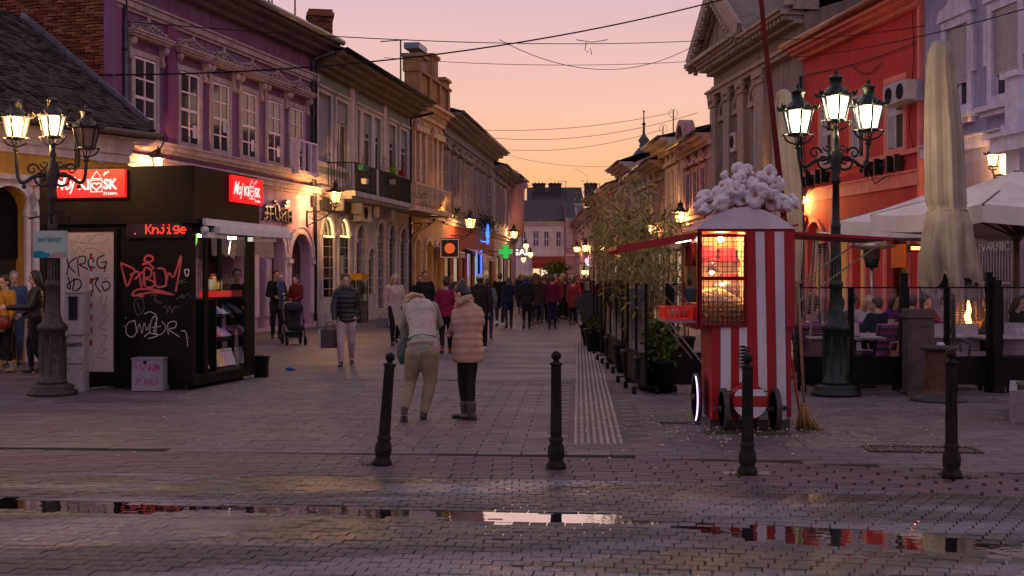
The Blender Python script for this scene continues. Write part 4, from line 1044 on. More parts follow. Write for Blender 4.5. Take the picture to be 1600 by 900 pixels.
# onion spire over the mint house
p = P(1006, 262, 92); t = thing('spire', 'dark onion spire with a tall finial rising over the right row roofs', 'spire', (p.x, p.y, 9.1), 0); t.scale = (.95, .95, .7)
b = MB(); b.lathe([(1.3, 0), (1.3, .5), (1., .7), (.98, 1.4), (1.15, 1.55), (.95, 1.7), (.85, 2.2), (.5, 2.8), (.32, 3.0), (.4, 3.1), (.3, 3.3), (.45, 3.7), (.3, 4.0), (.12, 4.3), (.08, 5.2)], n=12); b.build('dome', mat('copper_dark', (.03, .035, .045), (.06, .06, .07), 3, .4, metal=.4), t)
b = MB(); b.lathe([(.06, 5.2), (.16, 5.4), (.06, 5.6), (.04, 6.6), (.1, 6.7), (0, 6.9)], n=8); b.build('finial', iron, t)
p = P(965, 296, 120); t = thing('roof_turret', 'small brown turret with a ball on the distant right roofs', 'turret', (p.x, p.y, 8.), 0)
b = MB(); b.bx(-.7, .7, -.7, .7, 0, 1.6); b.lathe([(.85, 1.6), (.6, 1.9), (.35, 2.2), (.5, 2.45), (.3, 2.7), (0, 3.3)], n=10); b.build('tower', mat('turret_brown', (.16, .09, .06)), t)

# ---- classical brown building with pediment
F = Facade(1115, CH*FPX/52, 1255, CH*FPX/40.9, 'classical_house', 'brown classical building with a pediment, pilasters and arched window niches', 'building')
R_ = F.root; Lb = F.L
brn = mat('brown_render', (.19, .145, .125), (.15, .11, .1), 1.3, .85, .6, 25, streak=.5)
btr = mat('brown_trim', (.26, .2, .17), (.19, .145, .13), 5, .8, .6, 25, streak=.45)
wn = [(1110, 1118.5), (1128, 1138), (1150, 1159.5), (1175, 1186)]
holes = []
for a, b in wn:
    if a < 1116: continue
    holes.append((F.u(a), F.u(b), 4.9, 7.9))
zc = F.z(1240, 80)
wall(wb := MB(), 0, Lb, 4.4, zc+.9, holes, .3); wb.build('wall', brn, R_)
for h in holes:
    window(R_, h[0]+.02, h[1]-.02, h[2], h[3], 2, 4, mat('white_frame', (0, 0, 0)), None, .06, .06, bar=.05)
    am = MB(); c_ = (h[0]+h[1])/2; rad = (h[1]-h[0])/2+.05
    arch_band(am, h[0]-.05, h[1]+.05, 8.15, rad, .14, -.1, .01, n=10); am.bx(h[0]-.2, h[1]+.2, -.12, .01, 7.95, 8.15)
    am.lathe([(.34, 0), (.34, .05), (.22, .07), (.1, .03)], n=12, T=Matrix.Translation((c_, 0, 8.5)) @ Matrix.Rotation(pi/2, 4, 'X')); am.build('arched_niche', btr, R_)
u = F.u(1131); ac_unit(R_, F.u(1152), F.u(1159), 6.5, 7.2, y0=-.3)
pl = [(1117, 1125), (1138.5, 1147), (1160, 1169), (1187, 1202)]
for a, b in pl:
    u0, u1 = F.u(a), F.u(b); m_ = MB(); m_.bx(u0, u1, -.22, .01, 4.7, 8.9); m_.bx(u0-.06, u1+.06, -.28, .01, 8.6, 8.7); m_.bx(u0-.1, u1+.1, -.3, .01, 8.85, 9.05); m_.bx(u0-.08, u1+.08, -.3, .01, 4.4, 4.7)
    for sg in (u0, u1): m_.ball((sg, -.2, 8.78), .12, 8, 6)
    m_.build('pilaster', btr, R_)
bd = MB(); bands(bd, 0, Lb, [(9.051, 9.2, .3), (9.2, 9.3, .4), (4.15, 4.4, .25), (zc+.1, zc+.3, .12)])
bands(bd, 0, Lb, [(9.95, 10.08, .3), (10.24, 10.36, .75), (10.36, 10.46, .85)]); bd.build('cornice', btr, R_)
dn = MB(); n_ = int(Lb/.4)
for k in range(n_): u = (k+.5)*Lb/n_; dn.bx(u-.11, u+.11, -.65, .01, 10.081, 10.239)
dn.build('dentils', btr, R_, kind='stuff')
wall(wb := MB(), 0, Lb, zc+.9, 10.3); wb.build('attic_wall', brn, R_) if zc+.9 < 10.2 else None
# pediment over the portico
pf, pr = -.4, F.u(1178); ap = (pf+pr)/2-.2; zp = 10.46; zh = 13.0
pd = MB(); pd.prism([(pf-.7, zp), (pr+.45, zp), (ap, zh-.02)], -.35, 2.); pd.build('pediment', brn, R_)
pt = MB()
pt.bx(pf-.7, pr+.4, -1.0, -.2, zp, zp+.16)
for (ax, az), (bx2, bz) in (((pf-.8, zp+.1), (ap, zh)), ((ap, zh), (pr+.5, zp+.1))):
    pt.bar((ax, -.75, az), (bx2, -.75, bz), .8, .18, up=(0, 1, 0)); pt.bar((ax, -.5, az-.18), (bx2, -.5, bz-.18), .5, .16, up=(0, 1, 0))
    n_ = 12
    for k in range(1, n_): f_ = k/n_; pt.bx(ax+(bx2-ax)*f_-.09, ax+(bx2-ax)*f_+.09, -.95, -.4, az+(bz-az)*f_-.42, az+(bz-az)*f_-.26)
pt.build('pediment_cornice', btr, R_)
rf = MB()
for (ax, az), (bx2, bz) in (((pf-.8, zp+.1), (ap, zh)), ((ap, zh), (pr+.5, zp+.1))): rf.bar((ax, 2.5, az+.12), (bx2, 2.5, bz+.12), 7.5, .06, up=(0, 1, 0))
rf.build('pediment_roof', mat('blue_metal', (.12, .2, .32), (.1, .14, .22), 3, .35, metal=.5), R_)
eaves(R_, Lb, 10.46, .5, 1.6, 5, btr, mat('slate_blue', (0, 0, 0)), steps=1); body(R_, Lb, 10.3, 5, 1.6, brn)
lo = [(F.u(a), F.u(b), .1, 3.3, True) for a, b in ((1122, 1136), (1150, 1164), (1180, 1196), (1215, 1240))]
wall(wb := MB(), 0, Lb, 0, 4.4, lo, .35); wb.build('lower_wall', brn, R_)
for i, h in enumerate(lo): MB().bx(h[0], h[1], .3, .33, .1, h[3]).build('shop_window', mat('shop_amber', (0, 0, 0)) if i % 2 else dark_glass, R_)
b = MB(); b.bx(Lb-.9, Lb+.1, -.35, .5, 10.4, 11.2); b.bx(Lb-1., Lb+.2, -.5, .6, 11.2, 11.35); b.build('corner_pier', btr, R_)

# ---- red building
hx = lambda x: CH*FPX/34*(x-545)/855
F = Facade(1255.5, hx(1255.5), 1443, hx(1443), 'red_house', 'bright red house with pink window frames and two air conditioners', 'building')
R_ = F.root; Lr = F.L; RF = F
red = mat('red_plaster', (.4, .04, .032), (.32, .034, .03), 1.1, .8, .35, 22, streak=.25)
rtr = mat('coral_trim', (.62, .17, .13), (.5, .13, .1), 4, .75, .3, streak=.2)
zT, zB = F.z(1400, 128), F.z(1400, 236)
wn = [(1283, 1301), (1332, 1352), (1387, 1414)]
holes = [(F.u(a), F.u(b), zB, zT) for a, b in wn]
wall(wb := MB(), 0, Lr, 3.9, 9.0, holes, .15); wb.build('wall', red, R_)
for h in holes:
    window(R_, h[0], h[1], h[2], h[3], 2, 2, mat('white_frame', (0, 0, 0)), None, .0, .07, split=[.55], bar=.07)
    s_ = MB(); frame_rect(s_, h[0]-.16, h[1]+.16, h[2]-.1, h[3]+.16, .155, -.05, .01); s_.build('window_surround', rtr, R_)
    MB().bx(h[0]+.07, (h[0]+h[1])/2-.03, -.008, -.003, h[2]+.1, h[3]-.1).build('curtain', mat('curtain', (.4, .38, .42), (.28, .26, .3), 12), R_)
bd = MB(); zl = F.z(1400, 242); zl2 = F.z(1400, 285)
bands(bd, 0, Lr, [(zl-.06, zl+.06, .1), (zl2-.16, zl2+.2, .07), (zl2+.201, zl2+.25, .12)]); bd.build('string_course', rtr, R_)
ac_unit(R_, F.u(1404), F.u(1424), F.z(1414, 164), F.z(1414, 135), -.45); ac_unit(R_, F.u(1424.5), F.u(1446), F.z(1435, 158), F.z(1435, 128), -.5)
c = MB(); c.bx(0, Lr, -.2, .02, 8.7, 8.85); c.bx(0, Lr, -.45, .02, 8.85, 9.0); c.bx(0, Lr, -.62, .02, 9.0, 9.1); c.build('cornice', rtr, R_)
gt = MB(); gt.tube([(-.1, -.72, 9.15), (Lr+.1, -.72, 9.15)], .1, 8); gt.build('gutter', mat('copper_gutter', (.3, .09, .05), (.2, .06, .04), 6, .45, metal=.3), R_)
eaves(R_, Lr, 9.1, .62, 2.8, 5, rtr, roof_m, gutter=False, steps=1); body(R_, Lr, 9.0, 5, 2.8, red)
MB().bx(Lr-.12, Lr+.02, -.12, .01, 0, 9.).build('corner_strip', rtr, R_)
lo = [(F.u(1262), F.u(1286), .1, 3.4, True), (F.u(1300), F.u(1325), .1, 3.2), (F.u(1332), F.u(1352), .1, 3.2), (F.u(1385), F.u(1420), .1, 2.8)]
wall(wb := MB(), 0, Lr, 0, 3.9, lo, .3); wb.build('lower_wall', red, R_)
s_ = MB(); 
for h in lo: s_.bx(h[0]-.12, h[0], -.06, .01, 0, h[3]-(.6 if len(h) > 4 else 0)); s_.bx(h[1], h[1]+.12, -.06, .01, 0, h[3]-(.6 if len(h) > 4 else 0))
arch_band(s_, lo[0][0], lo[0][1], lo[0][3]-(lo[0][1]-lo[0][0])/2, (lo[0][1]-lo[0][0])/2, .13, -.07, .01); s_.build('opening_surround', rtr, R_)
for i, h in enumerate(lo):
    if i == 3: lit_room(R_, h[0], h[1], h[2], h[3], mat('cafe_lit', (.3, .16, .06), (.1, .05, .03), 1.5, emit=(.9, .4, .12), es=.35), .3); MB().bx(h[0], h[1], .2, .21, .1, h[3]).build('shop_window', glass('clear_glass'), R_)
    else: MB().bx(h[0], h[1], .25, .28, h[2], h[3]).build('shop_window', mat('cafe_window', (.1, .06, .04), (.02, .02, .02), 2, .1, emit=(.9, .4, .12), es=.22), R_)
tm_ = MB(); p = F.u(1410); tm_.bx(F.u(1403), F.u(1423), -.2, -.12, F.z(1412, 418), F.z(1412, 382)); tm_.build('menu_board', mat('menu_orange', (.55, .12, .03), (.4, .08, .02), 6, emit=(.6, .12, .02), es=.12), R_)
for x, y in ((1385, 258), (1275, 277)):        # iron brackets on the wall
    b = MB(); u, z = F.u(x), F.z(x, y); b.bx(u-1.2, u+1.2, -.12, -.04, z-.06, z+.04); [b.bx(u+q, u+q+.08, -.25, .0, z-.25, z+.2) for q in (-1., -.3, .5, 1.0)]; b.tube([(u-.8, -.2, z-.1), (u-.3, -.2, z-.5), (u+.4, -.2, z-.35)], .02, 5); b.build('cable_bracket', iron, R_)
cb = MB(); n_ = 24
for a, b_, sg in (((1257, 118), (1442, 62), .12), ((1330, 100), (1380, 98), .3)):
    q = [(F.u(a[0]+(b_[0]-a[0])*t/n_), -.05, F.z(a[0]+(b_[0]-a[0])*t/n_, a[1]+(b_[1]-a[1])*t/n_)-sg*sin(pi*t/n_)) for t in range(n_+1)]; cb.tube(q, .014, 5)
cb.tube([(F.u(1426), -.06, F.z(1426, 158)), (F.u(1424), -.06, F.z(1424, 200)), (F.u(1432), -.06, F.z(1432, 240))], .012, 5); cb.tube([(F.u(1428), -.04, F.z(1428, 20)), (F.u(1430), -.04, F.z(1430, 90)), (F.u(1427), -.04, F.z(1427, 130))], .012, 5)
cb.build('wall_cable', iron, R_)
# old brick firewall above the red roof
p = F.w(2., -3.2); t = thing('firewall', 'weathered brick chimney wall above the red house roof', 'wall', (p.x, p.y, 9.3), F.rz)
MB().bx(-2., 2.2, -.3, .3, 0, 4.5).build('plaster', mat('firewall_render', (.2, .15, .13), (.11, .08, .07), 1.5, .95, .8, 20, streak=.5), t)
k = 0
for j in range(14):
    for i in range(7):
        if random.random() < .25 + .05*abs(i-3): continue
        link('brick', bme[k % 3], t, (-.6+(i+.5*(j % 2))*.25, -.33+random.uniform(-.012, .01), 1.9+j*.08), pi/2); k += 1
downpipe(RF.root, .12, .3, 8.2, mat('pipe_dark', (0, 0, 0)), y=-.14)

# ---- lavender building at the right edge
F = Facade(1443.8, hx(1443.8), 1760, hx(1760), 'lavender_house', 'lavender house with half lowered roller shutters at the right edge', 'building')
R_ = F.root; Ll = F.L; LF = F
lav = mat('lavender_plaster', (.24, .23, .34), (.19, .18, .28), 1., .85, .4, 25, streak=.3)
ltr = mat('lavender_trim', (.42, .4, .5), (.34, .32, .42), 5, .8, .4, streak=.25)
zB = F.z(1495, 178); zT = F.z(1495, 42)
holes = [(F.u(1481), F.u(1515), zB, zT), (F.u(1554), F.u(1595), zB, zT), (F.u(1640), F.u(1690), zB, zT)]
wall(wb := MB(), 0, Ll, 4.4, 9.6, holes, .25); wb.build('wall', lav, R_)
for i, h in enumerate(holes):
    window(R_, h[0], h[1], h[2], h[3], 2, 1, ltr, None, .06, .07, single=True, bar=.1)
    zs_ = h[2]+(h[3]-h[2])*(.33 if i == 0 else .3)
    n_ = int((h[3]-zs_)/.055)
    for k in range(n_):
        z = zs_+k*(h[3]-zs_)/n_; sl = MB(); hh = (h[3]-zs_)/n_
        sl.loft([(h[0]+.03, .0, z+hh/2), (h[1]-.03, .0, z+hh/2)], [.028, .028], [hh*.48, hh*.48], side=(0, 1, 0), n=8); sl.build('shutter_slat', mat('shutter_white', (.5, .47, .5), (.42, .4, .44), 4, .5), R_)
    s_ = MB(); frame_rect(s_, h[0]-.22, h[1]+.22, h[2]-.05, h[3]+.22, .218, -.08, .01)
    s_.bx(h[0]-.36, h[0]-.2, -.1, .01, h[2]+.9, h[3]-.2); s_.bx(h[1]+.2, h[1]+.36, -.1, .01, h[2]+.9, h[3]-.2)
    s_.bx(h[0]-.4, h[1]+.4, -.3, .01, h[2]-.18, h[2]-.06); s_.bx(h[0]-.3, h[1]+.3, -.2, .01, h[2]-.3, h[2]-.181)
    c_ = (h[0]+h[1])/2; s_.prism([(c_-.9, h[3]+.22), (c_+.9, h[3]+.22), (c_+.75, h[3]+.5), (c_+.3, h[3]+.6), (c_+.25, h[3]+.95), (c_-.25, h[3]+.95), (c_-.3, h[3]+.6), (c_-.75, h[3]+.5)], -.14, .01)
    s_.build('window_surround', ltr, R_)
bd = MB(); zb_ = F.z(1509, 222); bands(bd, 0, Ll, [(zb_-.2, zb_+.08, .12), (zb_+.081, zb_+.12, .2), (9.1, 9.3, .2)]); bd.build('string_course', ltr, R_)
wall(wb := MB(), 0, Ll, 0, 4.4, [(F.u(1522), F.u(1582), .1, 3.3)], .3); wb.build('lower_wall', mat('lavender_lower', (.34, .27, .35), (.28, .22, .3), 1, .85, .4, streak=.3), R_)
h = (F.u(1522), F.u(1582)); MB().bx(h[0], h[1], .25, .28, .1, 3.3).build('shop_window', dark_glass, R_)
u0, u1 = F.u(1522), F.u(1584)
n_ = 15
for k in range(n_):
    x = u0+(u1-u0)*k/(n_-1); b = MB(); b.bar((x, -.05, .1), (x, -.05, 2.7 if k % 2 else 3.1), .035, .035)
    if k % 2: b.prism([(x-.09, 2.55), (x+.09, 2.55), (x, 2.85)], -.07, -.04); b.tube([(x-.12, -.05, 2.5), (x, -.05, 2.7), (x+.12, -.05, 2.5)], .012, 4)
    b.build('grille_bar', mat('grille_white', (.45, .4, .42)), R_)
b = MB(); b.bar((u0, -.05, 3.1), (u1, -.05, 3.1), .05, .05, up=(0, 1, 0)); b.bar((u0, -.05, 1.5), (u1, -.05, 1.5), .05, .05, up=(0, 1, 0)); b.build('grille_rail', mat('grille_white', (0, 0, 0)), R_)
text('shop_lettering', 'KVARNIC', mat('letter_pale', (.5, .45, .42)), R_, F.u(1525, .12), F.u(1576, .12), F.z(1550, 393), F.z(1550, 379), y=-.1, bold=.02)
eaves(R_, Ll, 9.7, .8, 2, 5, ltr); body(R_, Ll, 9.6, 5, 2, lav)
b = MB(); u0, u1 = F.u(1560, 1.2), Ll; zt_ = F.z(1580, 214, 1.2)
b.bx(u0, u1, -1.4, .0, zt_-.3, zt_); b.bx(u0-.1, u1, -1.5, .0, zt_, zt_+.08); b.bx(u0+.2, u0+.75, -1.15, -.6, zt_-.9, zt_-.3); bo = b.build('balcony', ltr, R_)
b = MB(); u2 = F.u(1588, 1.2); b.bx(u2-.35, u2+.35, -1.35, -.8, zt_+.08, zt_+.25); b.bx(u2-.27, u2+.27, -1.3, -.85, zt_+.25, zt_+1.2); b.bx(u2-.35, u2+.35, -1.38, -.78, zt_+1.2, zt_+1.32); b.build('pedestal', ltr, bo)
# outermost blocks that close the square behind the camera's sides are outside the frame
# ------------------------------------------------------------------ lanterns and lamps
def lantern(parent, c, s, glow_m, metal, lit=True, name='lantern', cradle=True):
    """hexagonal lantern, s = height of its glass in metres, c = centre of the glass foot"""
    x0, y0, z0 = c; n = 6; rb, rt = s*.44, s*.68
    m = MB(); ph = pi/6
    ring = lambda r, z, k: (x0+r*cos(2*pi*k/n+ph), y0+r*sin(2*pi*k/n+ph), z0+z)
    for k in range(n): m.bar(ring(rb, 0, k), ring(rt, s, k), s*.085, s*.085)
    m.lathe([(rb*.7, -.16*s), (rb*1.05, -.13*s), (rb*1.12, -.05*s), (rb*1.0, 0)], c, 12)
    m.lathe([(rt*1.02, s), (rt*1.15, s*1.05), (rt*1.12, s*1.13), (rt*.95, s*1.2), (rt*.62, s*1.42), (rt*.45, s*1.5), (rt*.42, s*1.55), (rt*.42, s*1.82), (rt*.52, s*1.86), (rt*.5, s*1.92), (rt*.3, s*2.02), (rt*.1, s*2.07),
             (rt*.09, s*2.12), (rt*.16, s*2.18), (rt*.05, s*2.28), (0, s*2.34)], c, 12)
    for k in range(n):       # upturned corner ornaments
        a = 2*pi*k/n+ph; e = Vector((cos(a), sin(a), 0)); p = Vector(c)
        m.loft([p+e*rt*1.05+Vector((0, 0, s*1.08)), p+e*rt*1.25+Vector((0, 0, s*1.1)), p+e*rt*1.42+Vector((0, 0, s*1.2)), p+e*rt*1.46+Vector((0, 0, s*1.32))], [s*.07, s*.085, s*.06, s*.02], n=6)
        m.ball(p+e*rt*1.2+Vector((0, 0, s*1.2)), s*.07, 6, 4)
        am = 2*pi*k/n+ph+pi/n; e = Vector((cos(am), sin(am), 0)); m.ball(p+e*rt*1.0+Vector((0, 0, s*1.19)), (s*.1, s*.1, s*.07), 6, 4)
    if cradle:
        for sg in (-1, 1):
            m.tube([(x0+sg*rb*1.15, y0, z0-.06*s), (x0+sg*rb*1.45, y0, z0-.12*s), (x0+sg*rb*1.3, y0, z0-.3*s), (x0+sg*rb*.95, y0, z0-.42*s), (x0+sg*rb*.4, y0, z0-.5*s), (x0, y0, z0-.55*s)], s*.045, 6)
            m.tube([(x0, y0+sg*rb*1.15, z0-.06*s), (x0, y0+sg*rb*1.4, z0-.2*s), (x0, y0+sg*rb*.8, z0-.45*s), (x0, y0, z0-.55*s)], s*.04, 6)
            m.ball((x0+sg*rb*1.5, y0, z0-.1*s), s*.08, 6, 5)
        m.lathe([(0, -.62*s), (s*.12, -.58*s), (s*.1, -.5*s), (s*.03, -.46*s)], c, 8)
        m.cyl((x0, y0, z0-.5*s), (x0, y0, z0-.16*s), s*.035, n=6)
    o = m.build(name, metal, parent)
    q = .93
    for k in range(n):
        a, b, cc, d_ = ring(rb*q, 0.02*s, k), ring(rb*q, .02*s, (k+1) % n), ring(rt*q, s*.98, (k+1) % n), ring(rt*q, s*.98, k)
        ax = Vector(a); f = .07
        lp = lambda p, q_, t: Vector(p).lerp(Vector(q_), t)
        MB().add([lp(a, b, f), lp(a, b, 1-f), lp(d_, cc, 1-f), lp(d_, cc, f)], [(0, 1, 2, 3)]).build('glass_pane', glow_m, o)
    if lit:
        MB().ball((x0, y0, z0+.5*s), s*.13, 8, 6).build('bulb', bulb_glow, o)
        w_, lc_ = LAMPW[glow_m.name]; ld = bpy.data.lights.new('lamp_light', 'POINT'); ld.energy = w_; ld.color = lc_; ld.shadow_soft_size = s*.2
        lo_ = bpy.data.objects.new('lamp_light', ld); COL.objects.link(lo_); lo_.parent = parent; lo_.location = (x0, y0, z0+.5*s)
    return o
def scroll(m, p, q, r, up=1, y=0.):
    """wrought S-scroll between p and q in a vertical plane"""
    p, q = Vector(p), Vector(q); d = q-p; L_ = d.length; n = 26; pts = []
    t = d.normalized(); u = Vector((0, 0, 1))
    for i in range(n+1):
        f = i/n; pts.append(p+t*(L_*f)+u*(sin(f*2*pi)*L_*.13*up))
    m.tube(pts, r, 6)
def spiral(m, c, r0, tdir, up, turns=1.4, r=.014, start=0.):
    c = Vector(c); t = Vector(tdir).normalized(); u = Vector((0, 0, 1)); pts = []
    for i in range(22):
        f = i/21; a = start+f*turns*2*pi; rr = r0*(1-f*.8)
        pts.append(c+t*(rr*cos(a))+u*(rr*sin(a)*up))
    m.tube(pts, [r*(1-.4*i/21) for i in range(22)], 6)
def lamp_post(px, yb, label, tops, s, metal, flute=True, arm_y=0.):
    """tops: (x, y of the glass foot, lit material) for left, middle, right lantern"""
    g = G(px, yb); d = g.y; t = thing('street_lamp', label, 'street lamp', (g.x, d, 0))
    X = lambda x: (x-800)/FPX*d-g.x
    Z = lambda y: CH+(HOR-y)*d/FPX
    zs = Z(tops[1][1])
    b = MB(); b.lathe([(.34, 0), (.34, .05), (.28, .09), (.3, .13), (.22, .16)], n=16); b.build('base_plate', metal, t)
    p = MB()
    p.lathe([(.2, .16), (.2, .2), (.17, .22), (.17, .88), (.19, .9), (.21, .93), (.19, .98), (.14, 1.02), (.11, 1.12), (.09, 1.3), (.085, 1.5), (.1, 1.52), (.1, 1.56), (.075, 1.6), (.06, 2.3), (.07, 2.33), (.07, 2.36), (.055, 2.4), (.045, zs-.9), (.07, zs-.88), (.07, zs-.84), (.055, zs-.78), (.08, zs-.6), (.085, zs-.5), (.06, zs-.42), (.045, zs-.3), (.06, zs-.27), (.04, zs-.22), (.04, zs-.1)], n=14)
    if flute:
        for k in range(10): a = 2*pi*k/10; p.tube([(.072*cos(a), .072*sin(a), 1.6), (.057*cos(a), .057*sin(a), 2.3)], .009, 4)
        for k in range(8): a = 2*pi*k/8+.2; p.bar((.172*cos(a), .172*sin(a), .3), (.172*cos(a), .172*sin(a), .82), .03, .015)
    p.build('post', metal, t)
    for i, (x, y, m_) in enumerate(tops):
        z = Z(y); xx = X(x)
        lantern(t, (xx if i != 1 else 0, 0, z), s, m_, metal, m_ is not unlit, cradle=True)
        if i != 1:
            a = MB(); sg = 1 if xx > 0 else -1; xa = abs(xx); zj = zs-.55
            zf = z-.6*s
            pts = [(sg*.05, 0, zj+.1), (sg*xa*.25, 0, zj-.02), (sg*xa*.5, 0, zj-.0), (sg*xa*.78, 0, zj-.12), (sg*xa*.96, 0, zj-.08), (sg*xa, 0, zf)]
            fine = []
            for k in range(len(pts)-1):
                for f in range(4): fine.append(Vector(pts[k]).lerp(Vector(pts[k+1]), f/4))
            fine.append(Vector(pts[-1])); 
            for _ in range(3): fine = [fine[0]]+[(fine[k-1]+fine[k]*2+fine[k+1])/4 for k in range(1, len(fine)-1)]+[fine[-1]]
            a.tube(fine, .026, 6); spiral(a, (sg*xa*.3, 0, zj-.04), .13, (sg, 0, 0), 1, 1.3, .02, pi); spiral(a, (sg*xa*.55, 0, zj+.08), .09, (-sg, 0, 0), 1, 1.2, .017, 0)
            spiral(a, (sg*xa*.22, 0, zj+.16), .06, (sg, 0, 0), -1, 1.1, .014, 0)
            a.ball((sg*xa*.78, 0, zj-.16), .035, 6, 4); a.lathe([(0, -.04), (.04, -.02), (.045, 0), (.02, .04)], (sg*xa, 0, zf-.02), 8); a.build('arm', metal, t)
    return t, d
unlit = mat('unlit_lamp_glass', (.32, .2, .12), (.24, .15, .1), 6, .25)
white_near = lit_pane('lantern_white', (1, .9, .66), 6, 110, (1, .75, .45))
amber_near = lit_pane('lantern_amber', (1, .62, .26), 6, 520, (1, .5, .16))
pale_near = lit_pane('lantern_pale', (1, .84, .45), 5, 150, (1, .62, .25))
lamp_post(82, 617, 'three armed iron street lamp before the black kiosk, its right lantern unlit', [(25, 214, amber_near), (73, 212, pale_near), (135, 230, unlit)], .26, lamp_iron)
lamp_post(1306, 618, 'tall green street lamp with three lit white lanterns beside the popcorn cart', [(1247, 208, white_near), (1300, 186, white_near), (1357, 201, white_near)], .3, green_iron)
# wall lamps on scrolled brackets
def wall_lamp(F_, xw, yw, xl, yl, s, gm, label, metal=None, grp='wall lamps along the street', low=0.):
    """bracket starts on the facade at column xw; lantern glass foot at pixel (xl, yl)"""
    metal = metal or iron
    # distance off the wall at which the lantern shows at column xl, straight out from the wall at xw
    u = F_.u(xw); lo_, hi = 0., 4.
    f = lambda o: 800+F_.w(u, o).x/F_.w(u, o).y*FPX
    sgn = 1 if xl > f(0) else -1
    for _ in range(40):
        m_ = (lo_+hi)/2
        if (f(m_)-xl)*sgn < 0: lo_ = m_
        else: hi = m_
    o = max(lo_, .35); p = F_.w(u, o); z = CH+(HOR-yl)*p.y/FPX
    base = F_.w(u, 0); s = s*.74
    t = thing('wall_lamp', label, 'wall lamp', (base.x, base.y, z), F_.rz, grp)
    lantern(t, (0, -o, 0), s, gm, metal)
    b = MB(); zf = -.62*s
    b.bx(-.05, .05, -.03, .0, zf-.75, zf-.05)
    b.tube([(0, -.02, zf-.12), (0, -o*.5, zf-.08), (0, -o*.92, zf-.1), (0, -o, zf)], .024, 6)
    pts = [(0, -.03, zf-.7), (0, -.06, zf-.55), (0, -o*.3, zf-.42), (0, -o*.6, zf-.3), (0, -o*.85, zf-.14)]
    b.tube(pts, .02, 6)
    for k, (q, r) in enumerate(((.16, .13), (.38, .1), (.58, .07), (.74, .05))): spiral(b, (0, -o*q-.04, zf-.12-r*1.0), r, (0, -1, 0), 1 if k % 2 else -1, 1.4, .014)
    b.build('bracket', metal, t)
    return t
wl_metal = mat('lamp_brown', (.035, .025, .02), (.06, .04, .03), 12, .5, metal=.3)
wall_lamp(Facade(173, .102*1087, 494, .102*766, None, None), 214, 300, 247, 262, .3, amber_near, 'wall lamp glowing just above the black kiosk roof', wl_metal)
wall_lamp(Facade(173, .102*1087, 494, .102*766, None, None), 479, 345, 524, 316, .42, warm_lamp, 'wall lamp on a scrolled bracket at the edge of the purple house', wl_metal)
wall_lamp(OF, 643, 360, 678, 337, .5, warm_lamp, 'wall lamp under the balcony of the ornate ochre house', wl_metal)
wall_lamp(DF, 705, 370, 735, 356, .58, warm_lamp, 'wall lamp over the red shop front', wl_metal)
wall_lamp(MF, 791.5, 372, 803, 372, .6, warm_lamp, 'wall lamp just past the green pharmacy cross', wl_metal)
wall_lamp(LF, 1575, 260, 1551, 258, .3, amber_near, 'wall lamp on the lavender house at the right edge', wl_metal)
wall_lamp(RF, 1261, 300, 1253, 325, .34, warm_lamp, 'wall lamp low on the red house behind the popcorn cart', wl_metal)
for F_, xw, xl, yl, s, lbl in ((RH[7], 1075, 1063, 347, .6, 'wall lamp on the ornate rose house'), (RH[5], 1026, 1015, 365, .6, 'wall lamp showing between the bamboo stems'), (RH[0], 921, 916, 393, .7, 'wall lamp at the far right end of the street'),
                              (RH[0], 908, 901, 394, .7, 'farthest wall lamp of the right row'), (RH[2], 965, 943, 392, .5, 'wall lamp hidden half by the bamboo')):
    wall_lamp(F_, xw, 0, xl, yl, s, warm_lamp, lbl, wl_metal)
far_glow = glow('far_lamp_glow', (1, .5, .16), 5)
# far hanging lights and glowing signs at the street end
for i, (x, y, d, r, c, lbl) in enumerate(((822, 384, 110, .3, far_glow, 'round amber lamp hanging at the far left of the street'), (829, 397, 112, .28, far_glow, 'lower amber lamp of the far cluster'), (818, 405, 108, .25, far_glow, 'lowest amber lamp of the far left cluster'), (912, 425, 116, .25, far_glow, 'amber lamp low before the far pink house'), (1045, 318, 70, 0, None, ''))):
    if not r: continue
    p = P(x, y, d); t = thing('hanging_lamp', lbl, 'lamp', p, 0, 'far hanging lamps'); b = MB(); b.lathe([(r*.4, -r), (r*.8, 0), (r*.7, r*.5), (r*.2, r*.8)], n=8); b.build('shade', c, t)
    b = MB(); b.lathe([(r*.9, r*.5), (r*.5, r*.9), (.08, r*1.3), (.03, r*2.2)], n=8); b.build('cap', iron, t)
for x, y, d, w_, h_, m_, lbl, txt in ((814, 394, 100, 1.5, .5, glow('sign_cream', (1, .85, .75), 1.6), 'glowing white shop letters at the far left', 'GAL'), (931, 408, 108, 1.9, 1.1, None, 'pink lit round shop sign at the far right', None)):
    p = P(x, y, d); t = thing('shop_sign', lbl, 'sign', p, 0)
    if txt: text('lettering', txt, m_, t, -w_/2, w_/2, -h_/2, h_/2, bold=.02); MB().bar((-w_/2, .05, h_*.6), (w_/2, .05, h_*.6), .05, .05, up=(0, 1, 0)).build('rail', iron, t)
    else:
        b = MB(); b.loft([(0, -.08, 0), (0, .08, 0)], [w_/2, w_/2], [h_/2, h_/2], side=(1, 0, 0), n=16); b.build('disc', glow('sign_pinkwhite', (1, .6, .75), 1.4), t)
        text('lettering', 'Sweet', glow('sign_magenta', (.8, .02, .3), 1.), t, -w_*.36, w_*.36, -h_*.2, h_*.22, y=-.09, shear=.3)
